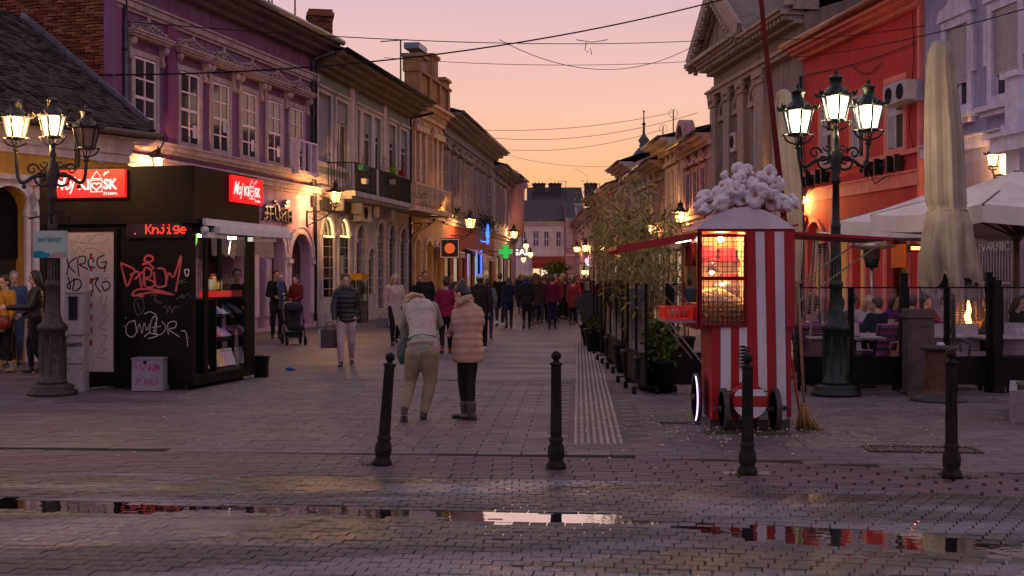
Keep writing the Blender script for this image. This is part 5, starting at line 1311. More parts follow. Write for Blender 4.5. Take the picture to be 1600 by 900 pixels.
# ------------------------------------------------------------------ black news kiosk
blk = mat('kiosk_black', (.007, .006, .006), (.012, .009, .008), 2, .55, .2, 12, spec=.08)
blk2 = mat('kiosk_fascia', (.014, .009, .007), (.008, .006, .005), 1.2, .5, .2, 14, spec=.12)
KF = Facade(71, 173.3, 300, 177.8, 'kiosk', 'black news kiosk covered in graffiti with red lit signs', 'kiosk')
KS = Facade(300, 177.8, 398.5, 158.5, None, None)
K = KF.root; KL, KD = KF.L, KS.L
krel = Matrix.Translation((KL, 0, 0)) @ Matrix.Rotation(KS.rz-KF.rz, 4, 'Z')
def side(o):            # place a part built in the side wall's frame
    o.location = krel.translation; o.rotation_euler = (0, 0, KS.rz-KF.rz); return o
zf0, zf1 = 2.42, 3.24
b = MB(); b.bx(-.06, KL+.06, -.06, KD+.06, zf0, zf1); b.bx(-.03, KL+.03, -.03, KD+.03, zf1, zf1+.02); b.build('fascia', blk2, K)
b = MB(); uf = KF.u(187)
b.bx(0, uf-.02, 0, .06, .12, zf0); b.bx(uf+.02, KL, -.02, .06, .12, zf0); b.bx(uf-.02, uf+.02, -.035, .06, .12, zf0); b.bx(0, KL, .03, KD-.02, .06, .12); b.bx(0, .06, .061, KD, .12, zf0)
b.build('front_wall', blk, K)
b = MB()
for x in (uf+.1, KL-.1): b.bx(x-.02, x+.02, -.0, .05, 0, .06)
for x, y in ((.2, .1), (KL-.1, .15), (KL-.15, KD-.2), (.2, KD-.2)): b.cyl((x, y, 0), (x, y, .07), .04, n=8)
b.build('feet', iron, K)
# side: posts around the opening and the fridge slot
b = MB(); us = lambda x: KS.u(x)
for a, c in ((300.5, 306), (319.5, 325.5), (384, 398)): b.bx(us(a), us(c), 0, .12 if a < 310 else .03, .12, zf0)
b.bx(0, KD, -.02, .12, .06, .2); b.bx(0, KD, 0, .12, zf0-.14, zf0)
side(b.build('side_frame', blk, K))
# back wall is glazed
b = MB(); frame_rect(b, .06, KL-.06, .12, zf0, .08, KD-.08, KD-.02)
for k in (1, 2, 3): b.bx(KL*k/4-.03, KL*k/4+.03, KD-.08, KD-.02, .2, zf0-.08)
b.build('back_frame', blk, K)
MB().bx(.1, KL-.1, KD-.05, KD-.045, .2, zf0-.08).build('back_glass', glass('clear_glass'), K)
b = MB(); b.bx(.06, KL-.3, .07, KD-.1, .121, .14); b.build('floor', blk, K)
MB().bx(us(326), us(380), .16, .3, zf0-.17, zf0-.145)
side(MB().bx(us(319), us(382), .14, .2, zf0-.175, zf0-.142).build('light_strip', glow('kiosk_strip', (.95, 1, .85), 30), K))
# red lit signs
rs = glow('sign_red', (.85, .01, .012), .95); wh = glow('sign_letter', (1, .82, .8), 1.0)
u0, u1, z0, z1 = KF.u(89), KF.u(201.5), KF.z(201, 308.5), KF.z(201, 265)
MB().bx(u0, u1, -.12, -.062, z0, z1).build('lit_sign', rs, K)
def kiosk_logo(par, F_, u0, u1, z0, z1, y, put=lambda o: o, tail='ŠTAMPA'):
    W_, H_ = u1-u0, z1-z0; U = lambda f: u0+W_*f; Z = lambda f: z0+H_*f
    put(text('sign_lettering', 'Moj', wh, par, U(.03), U(.33), Z(.12), Z(.78), y=y, shear=.45, bold=.015))
    put(text('sign_lettering', 'KI', wh, par, U(.36), U(.515), Z(.28), Z(.66), y=y, bold=.035))
    put(text('sign_lettering', 'SK', wh, par, U(.71), U(.9), Z(.28), Z(.66), y=y, bold=.035))
    if tail: put(text('sign_lettering', tail, wh, par, U(.71), U(.9), Z(.08), Z(.2), y=y, bold=.02))
    e = MB(); w_ = H_*.035
    e.ribbon([(U(.535), Z(.2)), (U(.69), Z(.2)), (U(.69), Z(.62)), (U(.535), Z(.62)), (U(.535), Z(.18))], w_, y)
    e.ribbon([(U(.54), Z(.67)), (U(.685), Z(.67)), (U(.615), Z(.93)), (U(.54), Z(.67))], w_, y)
    hp = [(U(.612)+W_*.062*(16*sin(t)**3)/16, Z(.4)+H_*.15*(13*cos(t)-5*cos(2*t)-2*cos(3*t)-cos(4*t))/16) for t in [i*2*pi/20 for i in range(21)]]
    e.ribbon(hp, w_*1.3, y)
    for cx, cz, r in ((.74, .86, .02), (.715, .8, .013), (.775, .9, .01)):
        e.add([(U(cx)-W_*r, y, Z(cz)+H_*.02), (U(cx), y, Z(cz)-H_*.05), (U(cx)+W_*r, y, Z(cz)+H_*.02), (U(cx)+W_*r*.5, y, Z(cz)+H_*.05), (U(cx), y, Z(cz)+H_*.02), (U(cx)-W_*r*.5, y, Z(cz)+H_*.05)], [(0, 1, 2, 3, 4, 5)])
    put(e.build('sign_emblem', wh, par, kind='stuff'))
kiosk_logo(K, KF, u0, u1, z0, z1, -.124)
u0, u1 = KS.u(352), KS.u(400.5); z0, z1 = KS.z(376, 318), KS.z(376, 277.5)
side(MB().bx(u0, u1, -.12, -.062, z0, z1).build('lit_sign', rs, K)); kiosk_logo(K, KS, u0, u1, z0, z1, -.124, side)
# scrolling display
u0, u1, z0, z1 = KF.u(203), KF.u(286), KF.z(250, 369.5), KF.z(250, 349.5)
b = MB(); b.bx(u0-.02, u1+.02, -.05, -.0, z0-.02, z1+.02); b.build('display_case', mat('display_frame', (.05, .03, .02)), K)
MB().bx(u0, u1, -.056, -.051, z0, z1).build('display', mat('display_off', (.02, .008, .006), rough=.2), K)
# pixel lettering of the display: Knjige, as dots
FONT = {'K': ['10001','10010','10100','11000','10100','10010','10001'], 'n': ['00000','00000','10110','11001','10001','10001','10001'],
 'j': ['00010','00000','00110','00010','00010','10010','01100'], 'i': ['00100','00000','01100','00100','00100','00100','01110'],
 'g': ['00000','01111','10001','10001','01111','00001','01110'], 'e': ['00000','00000','01110','10001','11111','10000','01110']}
dm = MB(); hgt = z1-z0; st = hgt*.74/7; x = KF.u(231)
for chx in 'Knjige':
    for r, row in enumerate(FONT[chx]):
        for c, v in enumerate(row):
            if v == '1': xx, zz = x+c*st, z1-hgt*.07-(r+.5)*st; dm.quad((xx-st*.46, -.0575, zz-st*.46), (xx+st*.46, -.0575, zz-st*.46), (xx+st*.46, -.0575, zz+st*.46), (xx-st*.46, -.0575, zz+st*.46))
    x += st*5.5
dm.quad((KF.u(213), -.0575, z0+.03), (KF.u(214.5), -.0575, z0+.03), (KF.u(214.5), -.0575, z0+.05), (KF.u(213), -.0575, z0+.05))
dm.build('display_text', glow('led_red', (1, .03, .015), 2.2), K, kind='stuff')
# white poster panel
u0, u1, z0, z1 = KF.u(97), KF.u(180.5), KF.z(140, 580), KF.z(140, 362.5)
b = MB(); b.bx(u0, u1, -.05, -.001, z0, z1); b.build('pale_panel', mat('poster_panel', (.5, .42, .38), (.4, .33, .31), 1.2, .45, streak=.3), K)
b = MB(); frame_rect(b, u0-.06, u1+.06, z0-.06, z1+.06, .058, -.06, -.0005); b.build('panel_frame', blk, K)
# graffiti: strokes read off the wall
def strokes(name, F_, lines, wd, y, m, org=(0, 300), sc_=2.647, put=lambda o: o, par=None):
    e = MB()
    for i, ln in enumerate(lines):
        q = [(org[0]+a/sc_, org[1]+b_/sc_) for a, b_ in ln]
        pts = [(F_.u(a), F_.z(a, b_)) for a, b_ in q]
        if len(pts) > 2:                                  # Catmull-Rom through the points
            fine = []
            for k in range(len(pts)-1):
                p0, p1, p2, p3 = pts[max(k-1, 0)], pts[k], pts[k+1], pts[min(k+2, len(pts)-1)]
                for f in (0, .25, .5, .75):
                    fine.append(tuple(.5*((2*p1[j])+(-p0[j]+p2[j])*f+(2*p0[j]-5*p1[j]+4*p2[j]-p3[j])*f*f+(-p0[j]+3*p1[j]-3*p2[j]+p3[j])*f**3) for j in (0, 1)))
            pts = fine+[pts[-1]]
        e.ribbon(pts, wd, y-.0004*i)
    return put(e.build(name, m, par or K, kind='stuff'))
strokes('graffiti_red', KF, [[(500, 292), (512, 330), (528, 388), (548, 350), (560, 322), (530, 305), (502, 294)], [(540, 345), (575, 330), (588, 395), (598, 330), (560, 362)], [(604, 390), (600, 318), (628, 322), (625, 350), (604, 356), (640, 372), (636, 392), (606, 395)],
    [(640, 330), (648, 385), (672, 392), (690, 380), (684, 322), (655, 316)], [(690, 388), (700, 335), (722, 350), (752, 262), (745, 330), (730, 412)], [(600, 278), (612, 263), (634, 268), (634, 284), (612, 290), (598, 280)], [(592, 300), (620, 296), (640, 320)],
    [(548, 428), (570, 404), (640, 404), (724, 426), (640, 414), (552, 430)], [(552, 425), (600, 432)]], .03, -.024, mat('spray_red', (.55, .1, .1)))
strokes('graffiti_white', KF, [[(560, 530), (530, 545), (525, 580), (545, 600), (568, 580), (560, 530)], [(568, 585), (580, 545), (590, 585), (600, 540), (610, 570), (622, 545)], [(622, 582), (630, 530), (650, 515), (648, 580)], [(630, 560), (670, 555)], [(655, 520), (640, 575), (668, 590), (690, 560), (672, 535)],
    [(700, 590), (698, 545), (730, 535), (728, 560), (702, 568), (745, 598)], [(752, 575), (772, 580), (780, 640)], [(600, 505), (625, 495), (650, 508)], [(600, 600), (620, 583), (655, 592), (640, 600), (615, 606)], [(525, 522), (523, 518)], [(518, 552), (517, 556)], [(785, 600), (784, 604)]], .012, -.024, mat('spray_white', (.55, .5, .5)))
strokes('graffiti_grey', KF, [[(560, 445), (590, 440), (600, 480), (575, 510), (560, 480), (560, 445)], [(570, 455), (585, 490)], [(625, 430), (650, 425), (640, 450), (672, 460), (640, 440)], [(675, 480), (690, 470), (695, 500), (705, 470), (715, 500), (725, 475), (745, 480)], [(730, 445), (760, 425), (755, 440), (785, 420), (790, 440)],
    [(725, 380), (760, 365), (745, 380), (775, 370)], [(730, 372), (770, 362)]], .007, -.0245, mat('spray_grey', (.2, .18, .18)))
strokes('graffiti_sticker', KF, [[(766, 322), (772, 345), (780, 345), (784, 322), (766, 322)]], .02, -.0246, mat('spray_white', (0, 0, 0)))
bl_ = mat('spray_black', (.02, .016, .02))
strokes('graffiti_black', KF, [[(285, 275), (290, 310), (283, 345)], [(325, 270), (292, 300), (320, 335)], [(335, 350), (330, 275), (360, 268), (358, 295), (335, 300), (372, 320)], [(375, 300), (395, 285), (385, 272), (372, 290), (380, 315), (400, 310)], [(440, 262), (412, 275), (412, 305), (435, 315), (448, 290), (428, 292)], [(448, 285), (440, 330)],
    [(290, 350), (300, 400), (285, 385), (320, 360)], [(310, 360), (340, 365), (340, 395), (310, 410), (316, 365)], [(388, 360), (392, 415)], [(385, 365), (415, 355), (402, 380), (425, 415)], [(430, 375), (455, 370), (462, 392), (440, 408), (430, 385)], [(440, 357), (443, 360)], [(452, 353), (455, 356)]], .02, -.0515, bl_)
strokes('graffiti_faded', KF, [[(290, 190), (310, 220), (330, 180), (345, 215), (360, 190), (380, 185), (375, 210), (400, 180), (440, 175)], [(300, 225), (320, 255), (335, 225), (350, 250), (365, 235), (400, 235), (440, 260)], [(300, 205), (420, 215), (460, 185)],
    [(430, 430), (420, 460), (445, 470), (430, 500), (455, 510), (420, 560), (450, 570)], [(430, 590), (450, 600), (425, 640), (450, 650), (405, 680), (455, 688)], [(450, 430), (435, 480)]], .011, -.0515, mat('spray_faded', (.26, .22, .2)))
# folded awning on the side wall
b = MB(); al = mat('awning_alu', (.72, .68, .7), (.6, .56, .58), 5, .45)
b.bar((us(307), -.12, 2.45), (us(402)+.95, -.14, 2.44), .1, .05, up=(0, 1, 0)); b.bar((us(320), -.2, 2.34), (us(402)+.9, -.22, 2.34), .1, .09, up=(0, 1, 0)); b.bar((us(309), -.1, 2.26), (us(340), -.12, 2.26), .08, .1, up=(0, 1, 0)); b.bar((us(382), -.1, 2.24), (us(402)+.4, -.12, 2.26), .07, .09, up=(0, 1, 0))
for x in (us(308), us(325)): b.ball((x, -.12, 2.33), (.06, .07, .06), 8, 6)
side(b.build('folded_awning', al, K))
# fridge
fr = thing('drinks_fridge', 'tall drinks fridge with a green top panel inside the kiosk corner', 'fridge', KS.w(.28, -.47, .14), KS.rz)
b = MB(); b.bx(-.36, .36, -.3, .3, 0, .35); b.bx(-.36, -.32, -.3, .3, .351, 1.9); b.bx(.32, .36, -.3, .3, .351, 1.9); b.bx(-.319, .319, .25, .3, .351, 1.9); b.bx(-.36, .36, -.3, .3, 1.9, 1.96); b.build('body', mat('fridge_grey', (.3, .3, .32)), fr)
b = MB(); b.lathe([(.3, -.2), (.3, .2)], n=14, T=Matrix.Translation((-.05, -.28, 2.1)) @ Matrix.Rotation(pi/2, 4, 'X') @ Matrix.Diagonal((1, .6, .4, 1))); b.build('header', glow('fridge_green', (.2, .85, .03), 1.1), fr)
MB().bx(-.3, -.27, -.29, -.26, .4, 1.86).build('light_tube', glow('fridge_white', (.75, 1, .9), 4), fr)
for k in range(5):
    z = .4+k*.3; q = MB(); q.bx(-.31, .31, -.24, .24, z, z+.02)
    q.build('shelf', mat('fridge_grey', (0, 0, 0)), fr)
b = MB()
for k in range(5):
    for i in range(6): x = -.25+i*.1; b.lathe([(.035, .02), (.035, .15), (.014, .2), (.014, .23)], (x, -.2, .4+k*.3), 6)
b.build('bottles', mat('bottle_mix', (.1, .3, .1), (.4, .05, .02), 4, .15, island=.6), fr, kind='stuff')
MB().bx(-.31, .31, -.3, -.295, .36, 1.89).build('glass_door', glass('clear_glass'), fr)
fr.scale = (.5, 1, 1)
# magazine rack just inside the opening
rk = thing('magazine_rack', 'stepped black magazine rack inside the kiosk opening', 'rack', KS.w(KS.u(326, -.3), -.3, .14), KS.rz)
b = MB(); shelf = [(.06, .0, .95), (.52, .12, .82), (.88, .2, .68), (1.14, .26, .58)]
for z, y, w_ in shelf: b.box((w_/2, y, z), (w_, .3, .03), R=Matrix.Rotation(.15, 4, 'X'))
b.bx(0, .03, -.12, .5, 0, 1.15); b.bx(.0, .9, .45, .48, 0, .5); b.build('shelves', blk, rk)
cols = [(.5, .12, .35), (.1, .25, .6), (.65, .55, .5), (.45, .2, .5), (.6, .6, .65), (.1, .35, .35), (.7, .5, .1), (.5, .05, .05), (.3, .3, .6), (.6, .3, .5)]
nm = ['pink', 'blue', 'cream', 'purple', 'white', 'teal', 'yellow', 'red', 'violet', 'rose']
def mag(x, y, z, w_, h_, ci, lean, lbl, grp):
    p = krel_w(x, y, z); t = thing('magazine', lbl, 'magazine', p, KS.rz+random.uniform(-.1, .1), grp); t.rotation_euler[0] = lean
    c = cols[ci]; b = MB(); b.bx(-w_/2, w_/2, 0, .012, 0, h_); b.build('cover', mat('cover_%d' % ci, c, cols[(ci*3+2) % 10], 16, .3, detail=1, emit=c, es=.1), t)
    b = MB(); b.bx(-w_/2+.01, w_/2-.01, .013, .018, .004, h_-.004); b.bx(-w_*.4, w_*.3, -.002, 0, h_*.8, h_*.93); b.build('pages', mat('paper', (0, 0, 0)), t)
def krel_w(x, y, z):
    return KS.w(KS.u(326, -.3-y)+x, -.3-y, .14+z)
for k, (z, y, w_) in enumerate(shelf[:3]):
    n_ = (5, 4, 3)[k]
    for i in range(n_):
        ci = (k*4+i*3) % 10; mag(.1+i*(w_-.15)/max(n_-1, 1), y-.02+.02*(i % 2), z+.03, .21 if k else .2, .28 if k < 1 else .24, ci, -.35 if k == 0 else -.9,
            '%s covered magazine on the %s shelf of the kiosk rack' % (nm[ci], ('bottom', 'middle', 'upper')[k]), 'magazines on the kiosk rack')
rt = thing('sweets_tray', 'red tray of sweets on top of the kiosk rack', 'tray', krel_w(.27, .26, 1.18), KS.rz); b = MB(); b.bx(-.26, .26, -.14, .14, 0, .02); frame_rect_h = None
for a in (((-.26, .26, -.15, -.141, 0, .1)), ((-.26, .26, .141, .15, 0, .1)), ((-.27, -.26, -.15, .15, 0, .1)), ((.26, .27, -.15, .15, 0, .1))): b.bx(*a)
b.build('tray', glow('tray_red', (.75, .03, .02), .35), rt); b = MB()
for i in range(26): b.box((random.uniform(-.22, .22), random.uniform(-.1, .1), .05+random.uniform(0, .04)), (.06, .04, .03), random.random()*3)
b.build('wrapped_sweets', mat('sweets', (.6, .5, .4), (.5, .1, .05), 20, .3, island=.5), rt, kind='stuff')
for i, (x, h_, c) in enumerate(((.07, .2, (.45, .4, .3)), (.17, .26, (.5, .35, .1)), (.3, .16, (.6, .3, .05)), (.42, .2, (.5, .45, .3)))):
    t = thing('jar', ('tall cream jar at the left on the kiosk rack', 'tallest jar with a yellow label on the kiosk rack', 'short orange jar on the kiosk rack', 'pale jar at the right end on the kiosk rack')[i], 'jar', krel_w(x, .3, 1.29), KS.rz, 'jars on the kiosk rack')
    MB().lathe([(.045, 0), (.05, .02), (.05, h_*.8), (.035, h_*.86)], n=10).build('jar_body', mat('jar_%d' % i, c, tuple(v*.6 for v in c), 30, .2), t)
    MB().lathe([(.042, h_*.86), (.042, h_), (.0, h_)], n=10).build('lid', mat('lid_red', (.5, .03, .02)), t)
t = thing('hanging_magazine', 'silvery magazine hanging by a string in the kiosk opening', 'magazine', KS.w(us(366), -.05, 1.95), KS.rz); t.rotation_euler[1] = .35
b = MB(); b.bx(-.11, .11, -.01, .01, 0, .26); b.build('cover', mat('silver_cover', (.5, .5, .5), (.1, .1, .1), 20, .2, metal=.4), t); MB().cyl((0, 0, .26), (.04, 0, .42), .004, n=4).build('string', iron, t)
# grey box, meter cabinet and bin by the kiosk
g = G(238, 612); gx0 = (206-800)/FPX*g.y; gx1 = (254-800)/FPX*g.y
t = thing('storage_box', 'grey metal box with pink scrawl on the ground before the kiosk', 'box', ((gx0+gx1)/2, g.y, 0), .02)
hw = (gx1-gx0)/2; z_ = CH+(HOR-559.5)*g.y/FPX
gm_ = mat('box_grey', (.27, .24, .27), (.2, .17, .2), 4, .5, .2, streak=.3)
b = MB(); b.bx(-hw, hw, 0, .42, 0.01, z_-.02); b.bx(hw, hw+.0, 0, .1, 0, .1) if 0 else None; b.build('body', gm_, t); MB().bx(-hw-.01, hw+.01, -.015, .43, z_-.019, z_).build('lid', gm_, t)
MB().lathe([(.025, -.02), (.025, .0)], (0, 0, 0), 8, T=Matrix.Translation((-.03, -.016, z_-.06)) @ Matrix.Rotation(pi/2, 4, 'X')).build('lock', iron, t)
e = MB(); 
for ln in ([(-.2, .32), (-.18, .4), (-.14, .33), (-.1, .4), (-.08, .32)], [(-.06, .3), (-.02, .4), (.02, .3)], [(.03, .3), (.04, .4), (.09, .38), (.05, .34), (.1, .29)], [(.11, .3), (.12, .41)], [(.16, .3), (.15, .4)], [(.11, .35), (.17, .35)],
           [(-.14, .1), (-.14, .2), (-.08, .17), (-.13, .15)], [(-.04, .1), (-.04, .17), (0, .1), (.01, .18)], [(.07, .18), (.03, .14), (.08, .1), (.08, .14)], [(.15, .2), (.11, .16), (.16, .14), (.11, .1)]): e.ribbon(ln, .022, -.002)
e.build('graffiti_pink', mat('spray_pink', (.42, .04, .22)), t, kind='stuff')
t.scale = (1, 1, 1)
g = G(120, 613); sx0 = (101-800)/FPX*g.y; sx1 = (129-800)/FPX*g.y; hw = (sx1-sx0)/2
t = thing('meter_cabinet', 'pale grey electric meter cabinet standing between the lamp post and the kiosk', 'cabinet', ((sx0+sx1)/2, g.y, 0), .0)
Z = lambda y: CH+(HOR-y)*g.y/FPX
cm_ = mat('cabinet_grey', (.42, .38, .38), (.34, .3, .3), 3, .5, .15, streak=.35)
b = MB(); b.bx(-hw+.02, hw-.01, .02, .3, 0, Z(524)); b.build('pedestal', cm_, t); b = MB(); b.bx(-hw, hw+.0, 0, .34, Z(523), Z(458)); b.bx(-hw-.01, hw+.01, -.02, .36, Z(458)+.001, Z(455.5)); b.build('meter_box', cm_, t)
b = MB(); frame_rect(b, -.07, .06, Z(500), Z(463), .012, -.012, .0); b.build('window_frame', mat('box_brown', (0, 0, 0)), t); MB().bx(-.058, .048, -.006, .0-.001, Z(499), Z(464)).build('window', dark_glass, t)
b = MB()
for z in (Z(465), Z(516)): b.ball((-hw+.04, -.004, z), .01, 6, 4)
for z in (Z(527), Z(560), Z(576)):
    for x in (-hw+.04, hw-.04): b.ball((x, .016, z), .01, 6, 4)
b.bx(-hw+.02, hw-.01, .014, .02, Z(569), Z(568)); b.build('screws', iron, t, kind='stuff')
e = MB()
for k in range(9): x = -.1+k*.024; e.ribbon([(x, Z(543)), (x+.012, Z(535)), (x+.02, Z(541))], .008, .016)
e.ribbon([(-.11, Z(540)), (.1, Z(536))], .008, .015); e.build('graffiti_scrawl', bl_, t, kind='stuff')
# striped tape strip beside it
b = MB(); b2 = MB(); x = (142-800)/FPX*(g.y+.38)-(sx0+sx1)/2
tp = thing('barrier_tape', 'vertical strip of red and white tape on the kiosk panel', 'tape', ((142-800)/FPX*18.2, 18.2, 0), KF.rz)
for k in range(16): (b if k % 2 else b2).bx(-.018, .018, -.004, .004, .55+k*.09, .64+k*.09)
b.build('red_stripe', mat('tape_red', (.4, .03, .03)), tp, kind='stuff'); b2.build('white_stripe', mat('tape_white', (.6, .55, .55)), tp, kind='stuff')
g = G(408, 589); t = thing('waste_bin', 'small black waste bin at the far corner of the kiosk', 'bin', (g.x, g.y, 0))
b = MB(); b.hprism([(-.1, -.08), (.1, -.08), (.1, .12), (-.1, .12)], 0, .3); b.lathe([(.13, .0), (.16, .3), (.17, .31), (.17, .34), (.14, .34), (.12, .05)], n=4, phase=pi/4, sm=False); b.build('bin', blk, t)
MB().tube([(-.12, -.13, .33), (0, -.16, .38), (.12, -.13, .33)], .008, 5).build('handle', iron, t)
cb = MB(); g0, g1 = G(140, 609), G(206, 604); cb.tube([g0+Vector((0, 0, .02)), g0.lerp(g1, .3)+Vector((0, -.1, .03)), g0.lerp(g1, .6)+Vector((0, .02, .02)), g0.lerp(g1, .9)+Vector((0, 0, .08)), g1+Vector((0, .05, .2))], .012, 6)
tag(cb.build('ground_cable', mat('cable_grey', (.25, .22, .22))), 'pale cable lying on the ground between cabinet and box', 'cable')
# information board on the lamp post
g = G(82, 617); t = thing('notice_sign', 'teal and cream notice board with a Cyrillic word fixed to the left lamp post', 'sign', ((79-800)/FPX*(g.y-.12), g.y-.12, 0), .0)
Z = lambda y: CH+(HOR-y)*(g.y-.12)/FPX
hw = 26/FPX*(g.y-.12); z0, z1 = Z(403), Z(360.5)
b = MB(); b.bx(-hw, hw, -.015, .015, z0, z1); b.build('board', mat('board_teal', (.32, .44, .4), (.4, .46, .38), 2, .4), t)
e = MB(); e.prism([(-hw, z0), (-hw+.2, z0), (-hw+.24, z0+.05), (-hw+.1, z0+.1), (-hw, z0+.09)], -.018, -.0155); e.build('blue_print', mat('print_blue', (.02, .25, .38)), t)
e = MB(); e.prism([(-hw+.2, z0), (hw, z0), (hw, z0+.09), (-hw+.28, z0+.07)], -.018, -.0155); e.build('coral_print', mat('print_coral', (.5, .25, .22), (.2, .3, .35), 30), t)
tl_ = mat('print_teal', (.01, .2, .22)); text('lettering', 'ИНТЕРНЕТ', tl_, t, -hw*.72, hw*.72, z0+(z1-z0)*.58, z0+(z1-z0)*.74, y=-.017, bold=.03)
text('lettering', 'бесплатан', mat('print_pale', (.5, .6, .58)), t, -hw*.72, hw*.2, z0+(z1-z0)*.8, z0+(z1-z0)*.88, y=-.017)
b = MB(); b.bar((-hw*.1-.3, .05, z1+.17), (hw*.2, .05, z1+.24), .02, .02); b.tube([(0, .05, z1+.1), (-.02, .06, z1+.2), (.05, .06, z1+.3), (.2, .06, z1+.26), (.25, .06, z1+.12)], .014, 5); b.bar((0, .1, z0+.05), (0, .1, z1+.2), .05, .02); b.build('bracket', iron, t)
# bent flue pipe behind the lamp
p = P(121, 300, 19.9); t = thing('flue_pipe', 'black bent flue pipe rising behind the left street lamp', 'pipe', (p.x, 19.9, 0))
Z = lambda y: CH+(HOR-y)*19.9/FPX; X = lambda x: (x-121)/FPX*19.9
MB().tube([(0, 0, 0), (0, 0, Z(190)), (0, 0, Z(178)), (X(118), 0, Z(171)), (X(112), 0, Z(168)), (X(106), 0, Z(170)), (X(103), 0, Z(176))], .045, 8).build('pipe', iron, t)
# bollards
BM = mat('bollard_iron', (.014, .011, .012), (.03, .022, .023), 14, .7, .5, 50, spec=.12)
def bollard(x, yb, yt, tilt, label):
    g = G(x, yb); s = (yb-yt)*g.y/FPX/1.0; t = thing('bollard', label, 'bollard', g, 0, 'bollards along the road edge'); t.rotation_euler = (0, tilt, 0)
    p = MB(); p.lathe([(.085, 0), (.085, .03), (.075, .05), (.06, .07), (.07, .1), (.075, .14), (.068, .19), (.052, .22), (.062, .24), (.062, .255), (.05, .27)], n=20)
    m_ = 20; vs = []                                      # fluted shaft
    for z, r in ((.27, .05), (.88, .044)):
        for k in range(40): rr = r*(1 if k % 2 else .9); vs.append((rr*cos(2*pi*k/40), rr*sin(2*pi*k/40), z))
    p.add(vs, [(k, (k+1) % 40, 40+(k+1) % 40, 40+k) for k in range(40)], 0, False)
    p.lathe([(.05, .88), (.056, .885), (.056, .9), (.03, .91), (.022, .925)], n=20)
    if s != 1: p.V = [(a, b_, c*s) for a, b_, c in p.V]
    p.build('post', BM, t); MB().ball((0, 0, .962*s), (.043, .043, .042), 16, 10).build('ball_cap', BM, t)
bollard(597, 727, 551, radians(4.3), 'leaning black bollard, leftmost of the four at the road edge')
bollard(869, 732, 549, .0, 'black bollard standing in front of the tactile strip')
bollard(1168, 741, 553, .0, 'black bollard in front of the popcorn cart')
bollard(1487, 747, 545, -.005, 'grey bollard in front of the litter bin at the right')
g = G(1166, 741); MB().bx(g.x-.27, g.x+.27, g.y-.16, g.y+.06, .004, .012)
tag(MB().bx(g.x-.19, g.x+.2, g.y-.05, g.y+.1, .003, .008).build('base_slab', mat('pale_slab', (.3, .26, .26))), 'pale slab under the bollard before the popcorn cart', 'slab')
g = G(452, 579); b = MB(); b.ball((g.x, g.y, .03), (.07, .04, .03), 6, 4); b.ball((g.x+.06, g.y, .02), (.05, .03, .02), 5, 4); tag(b.build('crumpled_cup', mat('litter_blue', (.03, .12, .5))), 'crumpled blue litter lying on the paving', 'litter')
# ------------------------------------------------------------------ overhead cables
def cable(label, a, b, sag, r=.012, extra=None, n=24):
    a, b = Vector(a), Vector(b); pts = [a.lerp(b, i/n)-Vector((0, 0, sag*4*(i/n)*(1-i/n))) for i in range(n+1)]
    m_ = MB(); m_.tube(pts, r, 5); t = m_.build('overhead_cable', mat('cable_black', (.012, .012, .014)))
    tag(t, label, 'cable', 'overhead cables'); return pts
cable('thick cable rising from the purple house across the street to the upper right', P(150, 117, 28.8), P(1160, -9, 34), .55, .02)
cable('cable running from the purple house eaves to the pediment corner', P(200, 34, 29.5), P(1104, 63, 50), .3, .014)
pts = cable('slack cable looping below the upper cable near the pediment', P(780, 62, 42), P(1100, 62, 50), 1.1, .012)
b = MB(); p = P(916, 66, 44); b.tube([p, p+Vector((-.05, 0, -.25)), p+Vector((.05, 0, -.38)), p+Vector((.15, 0, -.2)), p+Vector((.2, 0, -.45))], .014, 5); b.tube([P(900, 62, 44), P(925, 66, 44), P(950, 62, 44)], .014, 5)
tag(b.build('hanging_wire_knot', MATS['cable_black']), 'loose knot of wire dangling from the upper cable in mid street', 'wire')
cable('thin cable from the sage house gutter to the classical house', P(600, 90, 50), P(1110, 94, 52), .25, .012)
cable('upper cable of the pair crossing to the roof mast', P(700, 200, 75), P(1050, 176, 75), .5, .014)
cable('lower cable of the pair crossing to the roof mast', P(700, 206, 75), P(1090, 176, 68), .9, .014)
cable('cable from the dark house to the spire and the second mast', P(795, 234, 90), P(1036, 202, 80), .5, .014)
cable('faint cable far down the street below the others', P(795, 243, 95), P(975, 258, 100), .4, .014)
cable('lowest faint cable before the far roofs', P(806, 291, 120), P(940, 290, 120), .3, .014)
cable('cable from the lavender house across the red facade', P(1600, 14, 26), P(1240, 90, 40), .15, .013)
cable('cable along the top of the red facade', P(1445, 40, 31), P(1130, 58, 46), .2, .012)
for x, y0, y1, d, lbl in ((1052, 172, 225, 72, 'thin aerial mast with a ring on the right roofs'), (1036, 197, 235, 80, 'second thin mast beside the spire'), (626, 62, 120, 56, 'thin aerial on the ornate house parapet'), (833, 290, 300, 150, 'small aerial on the far roofs'), (884, 283, 300, 150, 'aerial right of the far chimneys')):
    p = P(x, y1, d); t = thing('aerial', lbl, 'aerial', p); h_ = (y1-y0)*d/FPX; b = MB(); b.cyl((0, 0, -1), (0, 0, h_), .035, n=6); b.build('mast', iron, t)
    b = MB(); b.tube([(.25*cos(a), 0, h_*.9+.25*sin(a)) for a in [i*pi/6 for i in range(13)]], .012, 5) if x in (1052, 1036) else b.bar((-.9, 0, h_*.95), (.3, 0, h_), .04, .04); b.build('ring', iron, t)
p = P(425, -8, 38); t = thing('roof_frame', 'small metal frame on the purple roof near the top edge', 'frame', (p.x, p.y, 9.9)); b = MB()
for x in (0, .7): b.cyl((x, 0, -.5), (x, 0, .9), .025, n=5)
